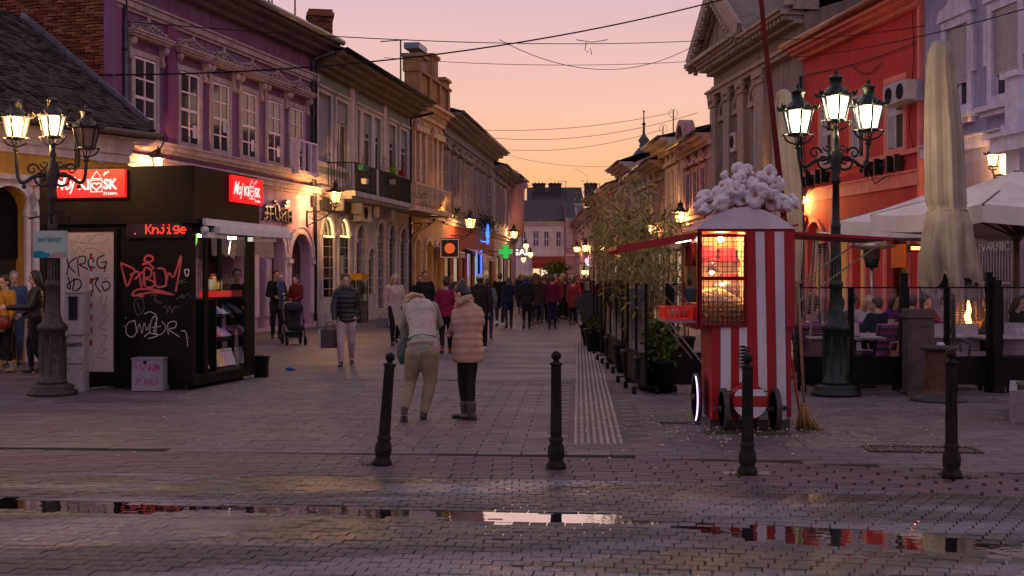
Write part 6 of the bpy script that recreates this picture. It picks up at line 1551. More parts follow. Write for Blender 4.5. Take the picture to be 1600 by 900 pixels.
b.cyl((0, 0, .6), (.7, 0, .6), .025, n=5); b.cyl((0, 0, 0), (-.6, 0, .9), .025, n=5); b.build('frame', iron, t)
# ------------------------------------------------------------------ popcorn cart
CD = 13.5; q_ = CD/FPX; CX = (1165-800)*q_
cx_ = lambda x: (x-1165)*q_
cz_ = lambda y: CH+(HOR-y)*q_
cart = thing('popcorn_cart', 'red and white striped popcorn cart with giant popcorn on its roof', 'popcorn cart', (CX, CD, 0))
cr = mat('cart_red', (.37, .008, .012), (.28, .007, .01), 2, .42, .2, 20, spec=.3, streak=.2); cw = mat('cart_white', (.62, .56, .62), (.5, .45, .5), 2, .45, .15, 20, streak=.15)
CDp = 1.25
zu0, zu1 = cz_(511), cz_(362)
# vertical boards, upper then lower
for a, c, a2, c2_, m_ in ((1165, 1180, 1169, 1186, cr), (1180, 1194.5, 1186, 1200, cw), (1194.5, 1210, 1200, 1214.5, cr), (1210, 1225, 1214.5, 1229, cw)):
    MB().prism([(cx_(a2)+.001, .1), (cx_(c2_)-.001, .1), (cx_(c)-.001, zu1), (cx_(a)+.001, zu1)], 0, .03).build('board', m_, cart)
MB().prism([(cx_(1228), zu0), (cx_(1242), zu0), (cx_(1242), zu1), (cx_(1225)+.001, zu1)], 0, .03).build('board', cr, cart)
for a, c, m_ in ((1112, 1126, cr), (1126, 1142, cw), (1142, 1155, cr), (1155, 1168.5, cw)):
    MB().bx(cx_(a)+.001, cx_(c)-.001, .002, .032, .1, zu0-.002).build('board', m_, cart)
MB().bx(cx_(1229.5), cx_(1238), .05, .09, .12, zu0-.01).build('board', cr, cart)
x0, x1 = cx_(1090), cx_(1242)
b = MB(); b.bx(x0, x0+.03, .0, .04, zu0, zu1); b.bx(x1-.03, x1-.001, .035, CDp, zu0, zu1); b.bx(x0, x1, CDp-.03, CDp, zu0, zu1); b.bx(x0, x1, .033, CDp, zu0-.03, zu0+.02); b.bx(x0, x1, .0, CDp, zu1+.001, zu1+.03)
for y in (0.0, CDp-.07): b.bx(x0-.002, x0+.05, y, y+.07, zu0, zu1)
b.bx(x0-.001, x0+.03, .05, CDp, zu0, zu0+.25); b.bx(x0-.001, x0+.03, .05, CDp, zu1-.1, zu1)
b.build('upper_box', cr, cart)
b = MB(); b.bx(cx_(1112), cx_(1229), .034, .55, .1, zu0-.04); b.bx(cx_(1122), cx_(1238), .56, CDp-.05, .15, zu0-.04); b.build('lower_box', cr, cart)
b = MB(); frame_rect(b, cx_(1092), cx_(1166), cz_(511), cz_(366), .025, -.025, .03); b.bx(cx_(1093), cx_(1166), -.02, .028, cz_(438), cz_(433)); b.build('window_frame', mat('cart_darkred', (.2, .01, .012)), cart)
gd = MB()
for k in range(1, 10): x = cx_(1092)+(cx_(1166)-cx_(1092))*k/10; gd.bx(x-.003, x+.003, -.004, .002, zu0+.02, zu1-.02)
for k in range(1, 19): z = zu0+(zu1-zu0)*k/19; gd.bx(cx_(1093), cx_(1165), -.006, -.004, z-.003, z+.003)
gd.build('wire_grid', mat('wire_dark', (.05, .02, .012)), cart, kind='stuff')
MB().bx(cx_(1093), cx_(1165), .01, .013, zu0+.02, zu1-.02).build('window_glass', glass('clear_glass'), cart)
MB().bx(x0+.005, x0+.009, .07, CDp-.07, zu0+.26, zu1-.11).build('side_glass', glass('clear_glass'), cart)
# inside
amb = mat('cart_inner', (.75, .42, .16), (.6, .3, .1), 3, .6)
b = MB(); b.bx(x0+.04, cx_(1164), .75, .78, zu0+.02, zu1); b.bx(cx_(1164), cx_(1165.5), .04, .75, zu0+.02, zu1); b.build('inner_wall', amb, cart)
b = MB(); b.bx(cx_(1098), cx_(1128), .4, .7, cz_(402), cz_(382)); b.bx(cx_(1136), cx_(1160), .4, .7, cz_(404), cz_(386)); b.bx(x0+.05, cx_(1163), .3, .74, cz_(408), cz_(404)); b.bx(cx_(1096), cx_(1099), .1, .15, zu0+.03, cz_(404)); b.bx(cx_(1142), cx_(1162), .35, .7, cz_(470), cz_(428)); b.build('inner_boxes', cr, cart)
b = MB(); b.lathe([(.17, 0), (.17, .12), (.12, .16), (.05, .18), (.0, .19)], (cx_(1147), .42, cz_(462)), 14); b.build('popper_kettle', mat('steel', (.5, .45, .4), metal=.8, rough=.3), cart)
MB().ball((cx_(1132), .25, cz_(373)), .03, 8, 6).build('bulb', glow('cart_bulb', (1, .5, .16), 1600), cart)
MB().ball((cx_(1117), .2, cz_(425)), .022, 8, 6).build('bulb', glow('cart_bulb', (0, 0, 0), 0), cart)
MB().lathe([(.015, .1), (.02, .07), (.07, .0), (.068, .0), (.015, .065)], (cx_(1117), .2, cz_(424)), 10).build('bulb_shade', mat('steel', (0, 0, 0)), cart)
pc = MB()
for i in range(2200):
    x = random.uniform(cx_(1094), cx_(1164)); y = random.uniform(.03, .6); top = cz_(460)-.1*((x-cx_(1122))/.25)**2+.06*sin(y*7)
    z = zu0+.03+(top-zu0-.03)*random.random()**.35
    r = random.uniform(.009, .015); pc.ball((x, y, z), (r, r*.8, r), 5, 3)
pc.build('popcorn_heap', mat('popcorn_small', (.8, .62, .35), (.7, .5, .2), 60, .8, island=.3), cart, kind='stuff')
# arched roof with popcorn
ar = [(cx_(1087), zu1+.02)]; R_pts = []
for k in range(17):
    f = k/16; x = cx_(1087)+(cx_(1241)-cx_(1087))*f; R_pts.append((x, zu1+.03+.235*sin(pi*f)**.85))
b = MB(); b.prism([(cx_(1087), zu1+.031)]+R_pts[1:-1]+[(cx_(1241), zu1+.031)], -.03, .0); b.build('roof_front', cw, cart)
b = MB()
for (ax, az), (bx2, bz) in zip(R_pts, R_pts[1:]): b.add([(ax, .001, az), (bx2, .001, bz), (bx2, CDp, bz), (ax, CDp, az)], [(0, 1, 2, 3)])
b.build('roof_skin', cr, cart)
b = MB()
for k in range(0, 9): 
    f = k/8; x = cx_(1080)+(cx_(1246)-cx_(1080))*f; z = zu1+.05+.23*sin(pi*min(max(f, .02), .98))**.85; b.bar((x, -.02, z), (x, CDp+.05, z), .02, .02)
b.build('roof_rack', cr, cart)
pcw = mat('popcorn_white', (.68, .62, .66), (.52, .46, .5), 7, .55, .5, 20); pca = mat('popcorn_amber', (.4, .2, .04), (.25, .12, .03), 12, .5)
def kernel(seed):
    random.seed(seed); b = MB(); dirs = []
    for i in range(random.choice((3, 4, 4, 5))):
        a = Vector((random.gauss(0, 1), random.gauss(0, 1)-.2, random.gauss(0, 1))).normalized(); r = random.uniform(.5, .72); b.ball(a*.5, (r, r*random.uniform(.8, 1), r*random.uniform(.75, 1)), 14, 10)
    o = b.build('popcorn_kernel', [pcw, pca]); md = o.modifiers.new('r', 'REMESH'); md.mode = 'VOXEL'; md.voxel_size = .085; md.use_smooth_shade = True
    s_ = o.modifiers.new('s', 'SMOOTH'); s_.iterations = 2
    bake(o); me = o.data; me.materials.clear(); me.materials.append(pcw); me.materials.append(pca)
    for v in me.vertices: v.co = v.co*(1+.22*noise.noise(v.co*2.3+Vector((seed, 0, 0)))+.07*noise.noise(v.co*6))
    # a torn cavity in one side with the amber hull showing
    for _h in range(1):
        cdir = Vector((random.uniform(-.7, .7), -1, random.uniform(-.4, .7))).normalized()
        for v in me.vertices:
            d_ = v.co.normalized().dot(cdir)
            if d_ > .78: v.co = v.co*(1-min(1, (d_-.78)/.12)*.5)
        for p in me.polygons:
            if p.center.normalized().dot(cdir) > .9: p.material_index = 1
    COL.objects.unlink(o); bpy.data.objects.remove(o)
    for p in me.polygons: p.use_smooth = True
    return me
KM = [kernel(s) for s in (1, 2, 3, 5, 8, 13)]; random.seed(11)
for i, (zx, zy, r, y) in enumerate(((275, 140, 36, .35), (370, 105, 55, .4), (480, 105, 52, .45), (625, 130, 64, .4), (705, 205, 62, .3), (330, 190, 50, .2), (405, 165, 45, .25), (500, 190, 60, .2), (370, 270, 74, .02), (550, 290, 76, .0), (250, 235, 56, .2),
        (150, 290, 60, .3), (100, 320, 52, .4), (230, 350, 92, .1), (430, 350, 88, .15), (660, 325, 80, .12), (770, 340, 66, .2), (85, 380, 52, .2), (125, 425, 50, .1), (825, 350, 54, .35), (785, 405, 52, .15), (590, 370, 62, .4), (300, 300, 70, .6), (500, 260, 80, .7), (640, 240, 70, .7), (180, 330, 60, .7))):
    px, py = 1080+zx/5.294, 250+zy/5.294; dd = CD+y
    rr = r/5.294/FPX*dd*1.42
    o = link('popcorn_kernel', KM[i % 6], cart, ((px-800)/FPX*dd-CX, y, CH+(HOR-py)/FPX*dd), (random.uniform(-.5, .5), random.uniform(-.6, .6), random.uniform(-.7, .7))); o.scale = (rr*random.uniform(.85, 1.15), rr*.95, rr*random.uniform(.8, 1.1))
# side flaps, struts, light
xo = (955-800)/FPX*14.2-CX; zo = cz_(384)
def slab3(m_, p, q, y0, y1, th):
    m_.add([(p[0], y0, p[1]), (q[0], y0, q[1]), (q[0], y1, q[1]), (p[0], y1, p[1]), (p[0], y0, p[1]-th), (q[0], y0, q[1]-th), (q[0], y1, q[1]-th), (p[0], y1, p[1]-th)], [(0, 1, 2, 3), (7, 6, 5, 4), (0, 4, 5, 1), (1, 5, 6, 2), (2, 6, 7, 3), (3, 7, 4, 0)])
b = MB(); slab3(b, (xo, zo), (x0-.01, cz_(363)), .0, CDp, .045); b.build('side_flap', cr, cart)
b = MB()
for y in (.0, .4, .8, 1.2): b.bar((xo+.02, y+.01, zo-.06), (x0-.02, y+.01, cz_(363)-.06), .03, .03)
b.build('flap_rib', cr, cart)
xr = (1395-800)*q_-CX
b = MB(); slab3(b, (x1+.02, cz_(362)), (xr, cz_(371)), .0, CDp, .03); b.build('side_flap', cr, cart)
b = MB(); b.bar((cx_(1380), 0, cz_(377)), (cx_(1243), 0, cz_(475)), .014, .014); b.bar((cx_(1380), 1.1, cz_(377)), (cx_(1243), 1.1, cz_(475)), .014, .014)
b.bar((cx_(998), .0, cz_(394)), (cx_(1078), .02, cz_(475)), .014, .014); b.bar((cx_(998), 1.15, cz_(394)), (cx_(1090), 1.15, cz_(500)), .014, .014); b.build('flap_strut', mat('strut_brass', (.25, .2, .12), metal=.6, rough=.4), cart)
MB().cyl((cx_(1062), .3, cz_(377)), (cx_(1086), .3, cz_(373)), .015, n=8).build('tube_light', glow('tube_white', (1, .95, .85), 12), cart)
# little red price board on the side and shelf with basket
b = MB(); b.bx(x0-.012, x0-.002, .3, .9, cz_(415), cz_(380)); b.build('side_board', mat('cart_darkred', (0, 0, 0)), cart)
b = MB(); b.bx(x0-.32, x0-.005, .1, 1.0, zu0+.04, zu0+.065); b.bar((x0-.28, .15, zu0+.04), (cx_(1101), .15, .7), .015, .015); b.bar((x0-.28, .9, zu0+.04), (cx_(1101), .9, .7), .015, .015); b.build('side_shelf', mat('shelf_steel', (.3, .25, .25), metal=.5, rough=.4), cart)
bt = thing('basket', 'red plastic basket on the side shelf of the popcorn cart', 'basket', (CX+x0-.17, CD+.5, zu0+.066))
b = MB(); L4 = [(-.14, -.3), (.14, -.3), (.14, .3), (-.14, .3)]
for k in range(4):
    (ax, ay), (bx_, by) = L4[k], L4[(k+1) % 4]
    b.bar((ax*1.08, ay*1.05, .14), (bx_*1.08, by*1.05, .14), .02, .02); b.bar((ax, ay, .01), (bx_, by, .01), .02, .02)
    n_ = 6 if k % 2 == 0 else 12
    for j in range(n_+1): f = j/n_; b.bar((ax+(bx_-ax)*f, ay+(by-ay)*f, .01), ((ax+(bx_-ax)*f)*1.08, (ay+(by-ay)*f)*1.05, .14), .016, .008)
b.bx(-.14, .14, -.3, .3, 0, .01); b.build('basket_body', glow('basket_red', (.7, .02, .015), .2), bt)  # the basket is no lamp: a faint emission gives its lit look
b = MB()
for i in range(9): b.ball((random.uniform(-.09, .09), random.uniform(-.24, .24), .07), (.05, .05, .05), 7, 5)
b.build('packets', mat('packets', (.5, .35, .3), (.5, .05, .04), 10, .5, island=.5), bt, kind='stuff')
# front axle, wheels, drum, coil spring, lit wheel
wd = mat('old_wheel', (.03, .025, .025), (.06, .045, .04), 12, .6, .5)
def wheel(m_, c, R, tk=.05, n=24):
    T = Matrix.Translation(c) @ Matrix.Rotation(pi/2, 4, 'Y')
    m_.lathe([(R*.86, -tk/2), (R, -tk/2), (R, tk/2), (R*.86, tk/2), (R*.86, -tk/2)], n=n, T=T); m_.lathe([(.0, -tk*.9), (.035, -tk*.9), (.035, tk*.9), (0, tk*.9)], n=10, T=T)
    for k in range(8): a = k*pi/4; m_.bar(c, (c[0], c[1]+R*.88*cos(a), c[2]+R*.88*sin(a)), .022, .018, up=(1, 0, 0))
for x, lbl in ((1126, 0), (1205.5, 1)): b = MB(); wheel(b, (cx_(x), -.2, .235), .225); b.build('wheel', wd, cart)
b = MB(); b.bar((cx_(1110), -.2, cz_(636)), (cx_(1222), -.2, cz_(636)), .03, .03); b.bar((cx_(1130), -.2, cz_(609)), (cx_(1200), -.2, cz_(609)), .012, .012)
for x in (1118, 1226): b.bar((cx_(x), -.2, cz_(636)), (cx_(x), .1, cz_(636)), .03, .03)
b.build('axle', wd, cart)
b = MB(); wheel(b, (cx_(1240), .55, .3), .27); b.build('wheel', wd, cart); b = MB(); wheel(b, (cx_(1098), .45, .3), .27); b.build('wheel', wd, cart)
MB().tube([(cx_(1094), .45+.27*cos(a), .3+.27*sin(a)) for a in [i*2*pi/28 for i in range(9, 20)]], .008, 5).build('light_rim', glow('led_violet', (.7, .5, 1), 2.5), cart)
dc = Vector((cx_(1164), -.3, cz_(623))); Rd = .185
b = MB(); T = Matrix.Translation(dc) @ Matrix.Rotation(-pi/2, 4, 'X'); b.lathe([(Rd, 0), (Rd, .3), (0, .3)], n=28, T=T); b.build('drum', cr, cart)
for z0_, z1_, m_ in ((-1, -.33, cw), (-.33, .33, cr), (.33, .72, cw), (.72, 1, cr)):
    pts = []; 
    for k in range(13): z = z0_+(z1_-z0_)*k/12; pts.append((dc.x+Rd*.97*sqrt(max(0, 1-z*z)), dc.z+Rd*.97*z))
    for k in range(12, -1, -1): z = z0_+(z1_-z0_)*k/12; pts.append((dc.x-Rd*.97*sqrt(max(0, 1-z*z)), dc.z+Rd*.97*z))
    MB().prism(pts, dc.y-.012, dc.y-.001).build('drum_face', m_, cart)
b = MB(); b.tube([(cx_(1162)+.05*cos(t*.9), -.05+.05*sin(t*.9), cz_(575)+t*.0052) for t in range(48)], .007, 5); b.build('coil_spring', iron, cart)
b = MB()
for x in (1115, 1150, 1190, 1225): b.box((cx_(x), .2, .05), (.14, .2, .1), random.random()*.4)
b.build('support_block', mat('block_stone', (.15, .12, .11), (.09, .07, .07), 8, .9, .7), cart)
# broom leaning on the cart
t = thing('broom', 'straw broom with a long wooden handle leaning on the cart', 'broom', (CX+cx_(1256), CD-.1, 0))
b = MB(); n_ = 130
for i in range(n_):
    a = random.uniform(0, 2*pi); r = sqrt(random.random()); x, y = r*cos(a), r*sin(a)
    b.tube([(-.02+x*.02, y*.02, .29), (-.02+x*.07, y*.04, .15), (.01+x*.12+.02*max(0, x), y*.06, random.uniform(.0, .03))], .006, 3)
b.tube([(.06, 0, .04), (.12, .0, .015), (.2, 0, .01)], [.03, .02, .004], 5)
b.build('bristles', mat('straw', (.36, .2, .08), (.24, .13, .05), 30, .9, island=.4), t); MB().tube([(-.02, 0, .27), (-.05, .08, 1.2), (-.055, .12, 1.55)], .016, 7).build('handle', mat('broom_wood', (.3, .18, .12)), t)
b = MB(); b.tube([(-.055, 0, .27), (.015, 0, .27)], .012, 5); b.build('binding', iron, t)
t = thing('red_pole', 'red stick leaning between the cart and the broom', 'pole', (CX+cx_(1249), CD+.1, 0)); MB().tube([(.05, 0, 0), (-.04, .1, .75)], .013, 6).build('pole', cr, t)
# tall dark red mast rising behind the cart
a, c = P(1221, 305, 15.6), P(1186, -30, 15.6); MB_ = MB().tube([a+(a-c)*.35, a, c], [.04, .04, .03], 8)
tag(MB_.build('leaning_mast', mat('mast_red', (.12, .012, .012))), 'tall dark red leaning mast rising from behind the popcorn cart', 'mast')
# ------------------------------------------------------------------ closed parasols
cl = mat('parasol_canvas', (.4, .335, .26), (.31, .255, .2), 2.5, .85, .4, 60, streak=.25)
def closed_parasol(d, prof, xc, label, pole=True, tie=None, base=.0):
    """prof: (row, left column, right column)"""
    t = thing('closed_parasol', label, 'parasol', ((xc-800)/FPX*d, d, 0)); q = d/FPX
    rows = []; n = 96; V = []; 
    fine = []
    for (y0, a0, b0), (y1, a1, b1) in zip(prof, prof[1:]):
        for k in range(5): f = k/5; f2 = f*f*(3-2*f); fine.append((y0+(y1-y0)*f, a0+(a1-a0)*f2, b0+(b1-b0)*f2))
    fine.append(prof[-1])
    for i, (y, a, b_) in enumerate(fine):
        cxm, r = ((a+b_)/2-xc)*q, (b_-a)/2*q; z = CH+(HOR-y)*q
        fl = min(1, i/len(fine)*2.5); tt = 0 if tie is None else max(0, 1-abs(y-tie)/12)
        for k in range(n):
            th = 2*pi*k/n; ph = .5*sin(i*.06)+.3*sin(th)
            pl_ = (1-.24*fl*(1-abs(sin(3.5*th+ph)))**.8-.1*fl*abs(sin(8.5*th-ph*1.3+i*.02))-.03*fl*sin(23*th+i*.07))*(1-.12*tt)
            low = 0
            if tie and y > tie: e = min(1, (y-tie)/120); low = e; pl_ = 1+.2*e*sin(8*th+1.8*sin(i*.16)+.8)-.14*e*sin(13*th+i*.1)+.06*e*sin(23*th)
            if low: pl_ += low*.16*noise.noise(Vector((3*cos(th), 3*sin(th), i*.13)))
            V.append((cxm+r*pl_*cos(th), r*.9*pl_*sin(th), z-low*.13*(1+sin(4*th+1.3)+.7*sin(7*th)+.5*sin(13*th+.5))))
    m_ = len(fine); F = [(i*n+k, i*n+(k+1) % n, (i+1)*n+(k+1) % n, (i+1)*n+k) for i in range(m_-1) for k in range(n)]
    b = MB(); b.add(V, F, 0, True); b.F.append(tuple(range(n))); b.I.append(0); b.S.append(False); b.build('canvas', cl, t)
    if pole:
        b = MB(); b.cyl((0.1 if tie else 0, 0, 0), (0.05 if tie else 0, 0, CH+(HOR-prof[1][0])*q), .035, n=8); b.lathe([(.3, 0), (.3, .05), (.08, .08), (.06, .3)], (0.1 if tie else 0, 0, base), 14); b.build('pole', mat('pole_grey', (.25, .2, .18), metal=.3, rough=.5), t)
    if tie: MB().tube([((xc-xc)*q+((1440+1524)/2-xc)*q+.272*cos(a), .245*sin(a), CH+(HOR-tie)*q) for a in [i*2*pi/20 for i in range(20)]], .008, 5, closed=True).build('tie_cord', mat('cord', (.25, .18, .12)), t)
    return t
closed_parasol(18.4, [(64, 1460, 1478), (68, 1455, 1485), (85, 1449, 1490), (110, 1446, 1492), (160, 1444, 1500), (230, 1443, 1507), (300, 1444, 1510), (333, 1448, 1512), (352, 1444, 1518), (385, 1441, 1522), (420, 1443, 1524), (436, 1448, 1520)], 1480, 'large closed beige parasol tied with its skirt hanging, before the red house', tie=330)
closed_parasol(20.5, [(140, 1218, 1230), (146, 1212, 1236), (175, 1208, 1240), (230, 1206, 1246), (300, 1203, 1254), (380, 1204, 1256), (440, 1212, 1252)], 1230, 'second closed beige parasol, partly hidden behind the popcorn cart')
# open parasols
wc = mat('parasol_white', (.72, .63, .58), (.62, .54, .5), 1.5, .85, .3, 40, streak=.15); wood = mat('dark_wood', (.1, .05, .03), (.06, .03, .02), 8, .5)
def open_parasol(c, R, a0, z1, z2, label, vh=.28):
    t = thing('open_parasol', label, 'parasol', (c[0], c[1], 0), a0)
    cr_ = [(R*cos(k*pi/2), R*sin(k*pi/2)) for k in range(4)]
    b = MB(); n = 8
    for k in range(4):
        (ax, ay), (bx_, by) = cr_[k], cr_[(k+1) % 4]; V = []
        for i in range(n+1):
            for j in range(n+1):
                f, g_ = i/n, j/n; ex, ey = ax+(bx_-ax)*g_, ay+(by-ay)*g_; sag = -.12*sin(pi*g_)*f-.06*sin(pi*f)
                V.append((ex*f, ey*f, z2+(z1-z2)*f+sag*.7))
        b.add(V, [(i*(n+1)+j, i*(n+1)+j+1, (i+1)*(n+1)+j+1, (i+1)*(n+1)+j) for i in range(n) for j in range(n)], 0, True)
    b.build('canopy', wc, t)
    for k in range(4):
        b = MB(); (ax, ay), (bx_, by) = cr_[k], cr_[(k+1) % 4]
        for j in range(n):
            g0, g1 = j/n, (j+1)/n; s0, s1 = -.12*sin(pi*g0)*.7, -.12*sin(pi*g1)*.7
            p0 = (ax+(bx_-ax)*g0, ay+(by-ay)*g0); p1 = (ax+(bx_-ax)*g1, ay+(by-ay)*g1)
            b.add([(*p0, z1+s0), (*p1, z1+s1), (p1[0]*1.01, p1[1]*1.01, z1+s1-vh), (p0[0]*1.01, p0[1]*1.01, z1+s0-vh)], [(0, 1, 2, 3)])
        b.build('valance', wc, t)
    for k in range(8):
        a = k*pi/4; rr = R if k % 2 == 0 else R*.7; e = (rr*cos(a), rr*sin(a)); b = MB(); b.bar((0, 0, z2-.12), (e[0], e[1], z1-.02 if k % 2 == 0 else z1-.1), .03, .045); b.bar((0, 0, z1-.45), (e[0]*.55, e[1]*.55, z2-.12+(z1-z2+.1)*.55-.04), .025, .035); b.build('rib', wood, t)
    b = MB(); b.cyl((0, 0, 0), (0, 0, z2), .05, n=10); b.lathe([(.09, z1-.5), (.09, z1-.38)], n=10); b.build('pole', wood, t)
    return t
open_parasol((8.75, 25.2), 2.4, atan2(-.6, -2.3), 2.75, 3.45, 'open pale parasol farther back over the cafe tables')
open_parasol((8.45, 20.9), 2.45, radians(237), 2.75, 3.42, 'open pale parasol at the right edge in front of the lavender house')
# ------------------------------------------------------------------ cafe windbreaks
pblk = mat('fence_black', (.006, .006, .007), (.011, .01, .011), 3, .5, .2, spec=.12)
cg = glass('fence_glass', (.93, .93, .95), .98); sg_ = glass('screen_glass', (.8, .8, .84), .72, .06)
def caster(b, x, y):
    b.lathe([(0, -.02), (.035, -.02), (.035, .02), (0, .02)], n=8, T=Matrix.Translation((x, y, .035)) @ Matrix.Rotation(pi/2, 4, 'Y')); b.bx(x-.02, x+.02, y-.03, y+.03, .06, .1)
def screen(x0, y0, x1, y1, label, zt=1.55, zl=.56, posts=1, ztp=None, glass_=True, parts_=2, grp='glass cafe screens on casters'):
    L_ = sqrt((x1-x0)**2+(y1-y0)**2); t = thing('cafe_screen', label, 'screen', (x0, y0, 0), atan2(y1-y0, x1-x0), grp)
    n = parts_
    b = MB(); b.bx(0, L_, -.02, .02, .1, .13); b.bx(0, L_, -.02, .02, zl-.03, zl)
    for k in range(n+1): x = k*L_/n; x = min(max(x, .02), L_-.02); b.bx(x-.018, x+.018, -.021, .021, .1, zt)
    if glass_: b.bx(0, L_, -.015, .015, zt-.02, zt)
    b.build('frame', pblk, t)
    for k in range(n):
        MB().bx(k*L_/n+.04, (k+1)*L_/n-.04, -.012, .012, .13, zl-.03).build('lower_panel', pblk, t)
        if glass_: MB().bx(k*L_/n+.03, (k+1)*L_/n-.03, -.004, .004, zl, zt-.02).build('glass_panel', sg_ if x0 < 2 else cg, t)
    for k in range(n+1):
        b = MB(); x = min(max(k*L_/n, .06), L_-.06); b.bx(x-.02, x+.02, -.18, .18, .09, .11); caster(b, x, -.16); caster(b, x, .16); b.build('caster', pblk, t)
    return t
screen(1.87, 17.4, 1.80, 19.4, 'glass cafe screen nearest the camera on the left of the terrace', parts_=2)
screen(1.88, 21.2, 1.84, 24.6, 'glass cafe screen farther up the strip, behind the nearest one', parts_=3, zt=1.6)
screen(1.9, 26.5, 1.95, 31, 'third glass cafe screen, beyond the first two along the strip', parts_=3)
screen(2.2, 17.9, 2.75, 17.9, 'short glass cafe screen facing the camera, left of the popcorn cart', parts_=1)
for i, (a, c, ps) in enumerate(((1246, 1330, 1), (1330, 1410, 1), (1416, 1480, 1), (1480, 1546, 1), (1562, 1640, 1))):
    d = 17.9; screen((a-800)/FPX*d, d, (c-800)/FPX*d, d+.02, 'low black cafe screen with glass, %s' % ('directly right of the popcorn cart', 'behind the right street lamp', 'behind the stone pillar bin', 'behind the round litter bin', 'at the right edge')[i], zt=1.5, zl=.5, parts_=ps)
for x, y, h, lbl in ((1412, 17.85, 1.68, 'black post standing left of the stone pillar bin'), (1549, 17.85, 1.62, 'left one of the paired black terrace posts'), (1558, 17.7, 1.58, 'right one of the paired black terrace posts'), (1545, 20, 1.7, 'black post behind the paired terrace posts'), (1048, 17.9, 1.52, 'black post by the bamboo pot')):
    t = thing('terrace_post', lbl, 'post', ((x-800)/FPX*y, y, 0)); b = MB(); b.bx(-.05, .05, -.04, .04, .09, h); b.bx(-.055, .055, -.045, .045, h, h+.02); b.build('post', pblk, t); b = MB(); b.bx(-.08, .08, -.08, .08, .0, .09); b.build('foot', pblk, t)
# pillar bin, round bin
d = 17.2; g0, g1 = (1421-800)/FPX*d, (1460-800)/FPX*d; xm, hw = (g0+g1)/2, (g1-g0)/2
t = thing('pillar_bin', 'square grey brown stone pillar bin beside the litter bin', 'bin', (xm, d, 0)); gm2 = mat('pillar_stone', (.13, .1, .09), (.09, .065, .055), 5, .8, .6, 30, streak=.5)
b = MB(); b.bx(-hw, hw, 0, .32, .06, 1.08); b.bx(-hw-.03, hw+.03, -.03, .35, 0, .06); b.bx(-hw-.03, hw+.03, -.03, .35, 1.081, 1.13); b.bx(-hw-.01, hw+.01, -.01, .33, 1.131, 1.2); b.build('pillar', gm2, t)
b = MB(); frame_rect(b, -hw+.03, hw-.03, .12, 1.0, .03, -.012, -.0005); b.build('door_panel', gm2, t)
d = 16.55; xm = (1466-800)/FPX*d
t = thing('litter_bin', 'round rusty litter bin with a wide dark rim', 'bin', (xm, d, 0)); b = MB(); b.lathe([(.2, .1), (.17, .14), (.175, .62), (.16, .66)], n=12, sm=False); b.build('drum', mat('rust_brown', (.16, .075, .04), (.07, .045, .035), 6, .8, .6, streak=.5), t)
b = MB(); b.lathe([(.36, 0), (.36, .03), (.28, .07), (.22, .1)], n=18); b.build('foot', mat('dark_cast', (.03, .025, .025), (.05, .04, .035), 10, .6, .5), t); b = MB(); b.lathe([(.17, .66), (.24, .68), (.24, .73), (.18, .73), (.16, .68)], n=18); b.build('rim', mat('dark_cast', (.03, .025, .025), (.05, .04, .035), 10, .6, .5), t)
b = MB(); b.ball((.02, -.03, .75), (.06, .05, .03), 6, 4); tag(b.build('crumpled_paper', mat('paper', (0, 0, 0))), 'crumpled white paper on the rim of the round litter bin', 'litter'); bpy.context.view_layer.update(); bpy.data.objects['crumpled_paper'].location = (xm, d, 0)
# concrete planter at the right edge
g = G(1563, 660); d = g.y; t = thing('concrete_planter', 'low concrete planter with dark soil at the right edge', 'planter', ((1577-800)/FPX*d, d, 0), -.385); b = MB(); W_ = .9
b.bx(0, W_, 0, .08, 0, .36); b.bx(0, W_, 1.42, 1.5, 0, .36); b.bx(0, .08, .081, 1.419, 0, .36); b.bx(W_-.08, W_, .081, 1.419, 0, .36); b.build('trough', mat('concrete', (.26, .23, .25), (.19, .17, .18), 6, .85, .6, 30), t)
MB().bx(.08, W_-.08, .08, 1.42, .1, .31).build('soil', mat('soil', (.03, .02, .015), (.05, .03, .02), 20, .95, .8), t); leafs(90, (W_/2, .7, .4), (.35, .6, .12), .06).build('foliage', leafm, t)
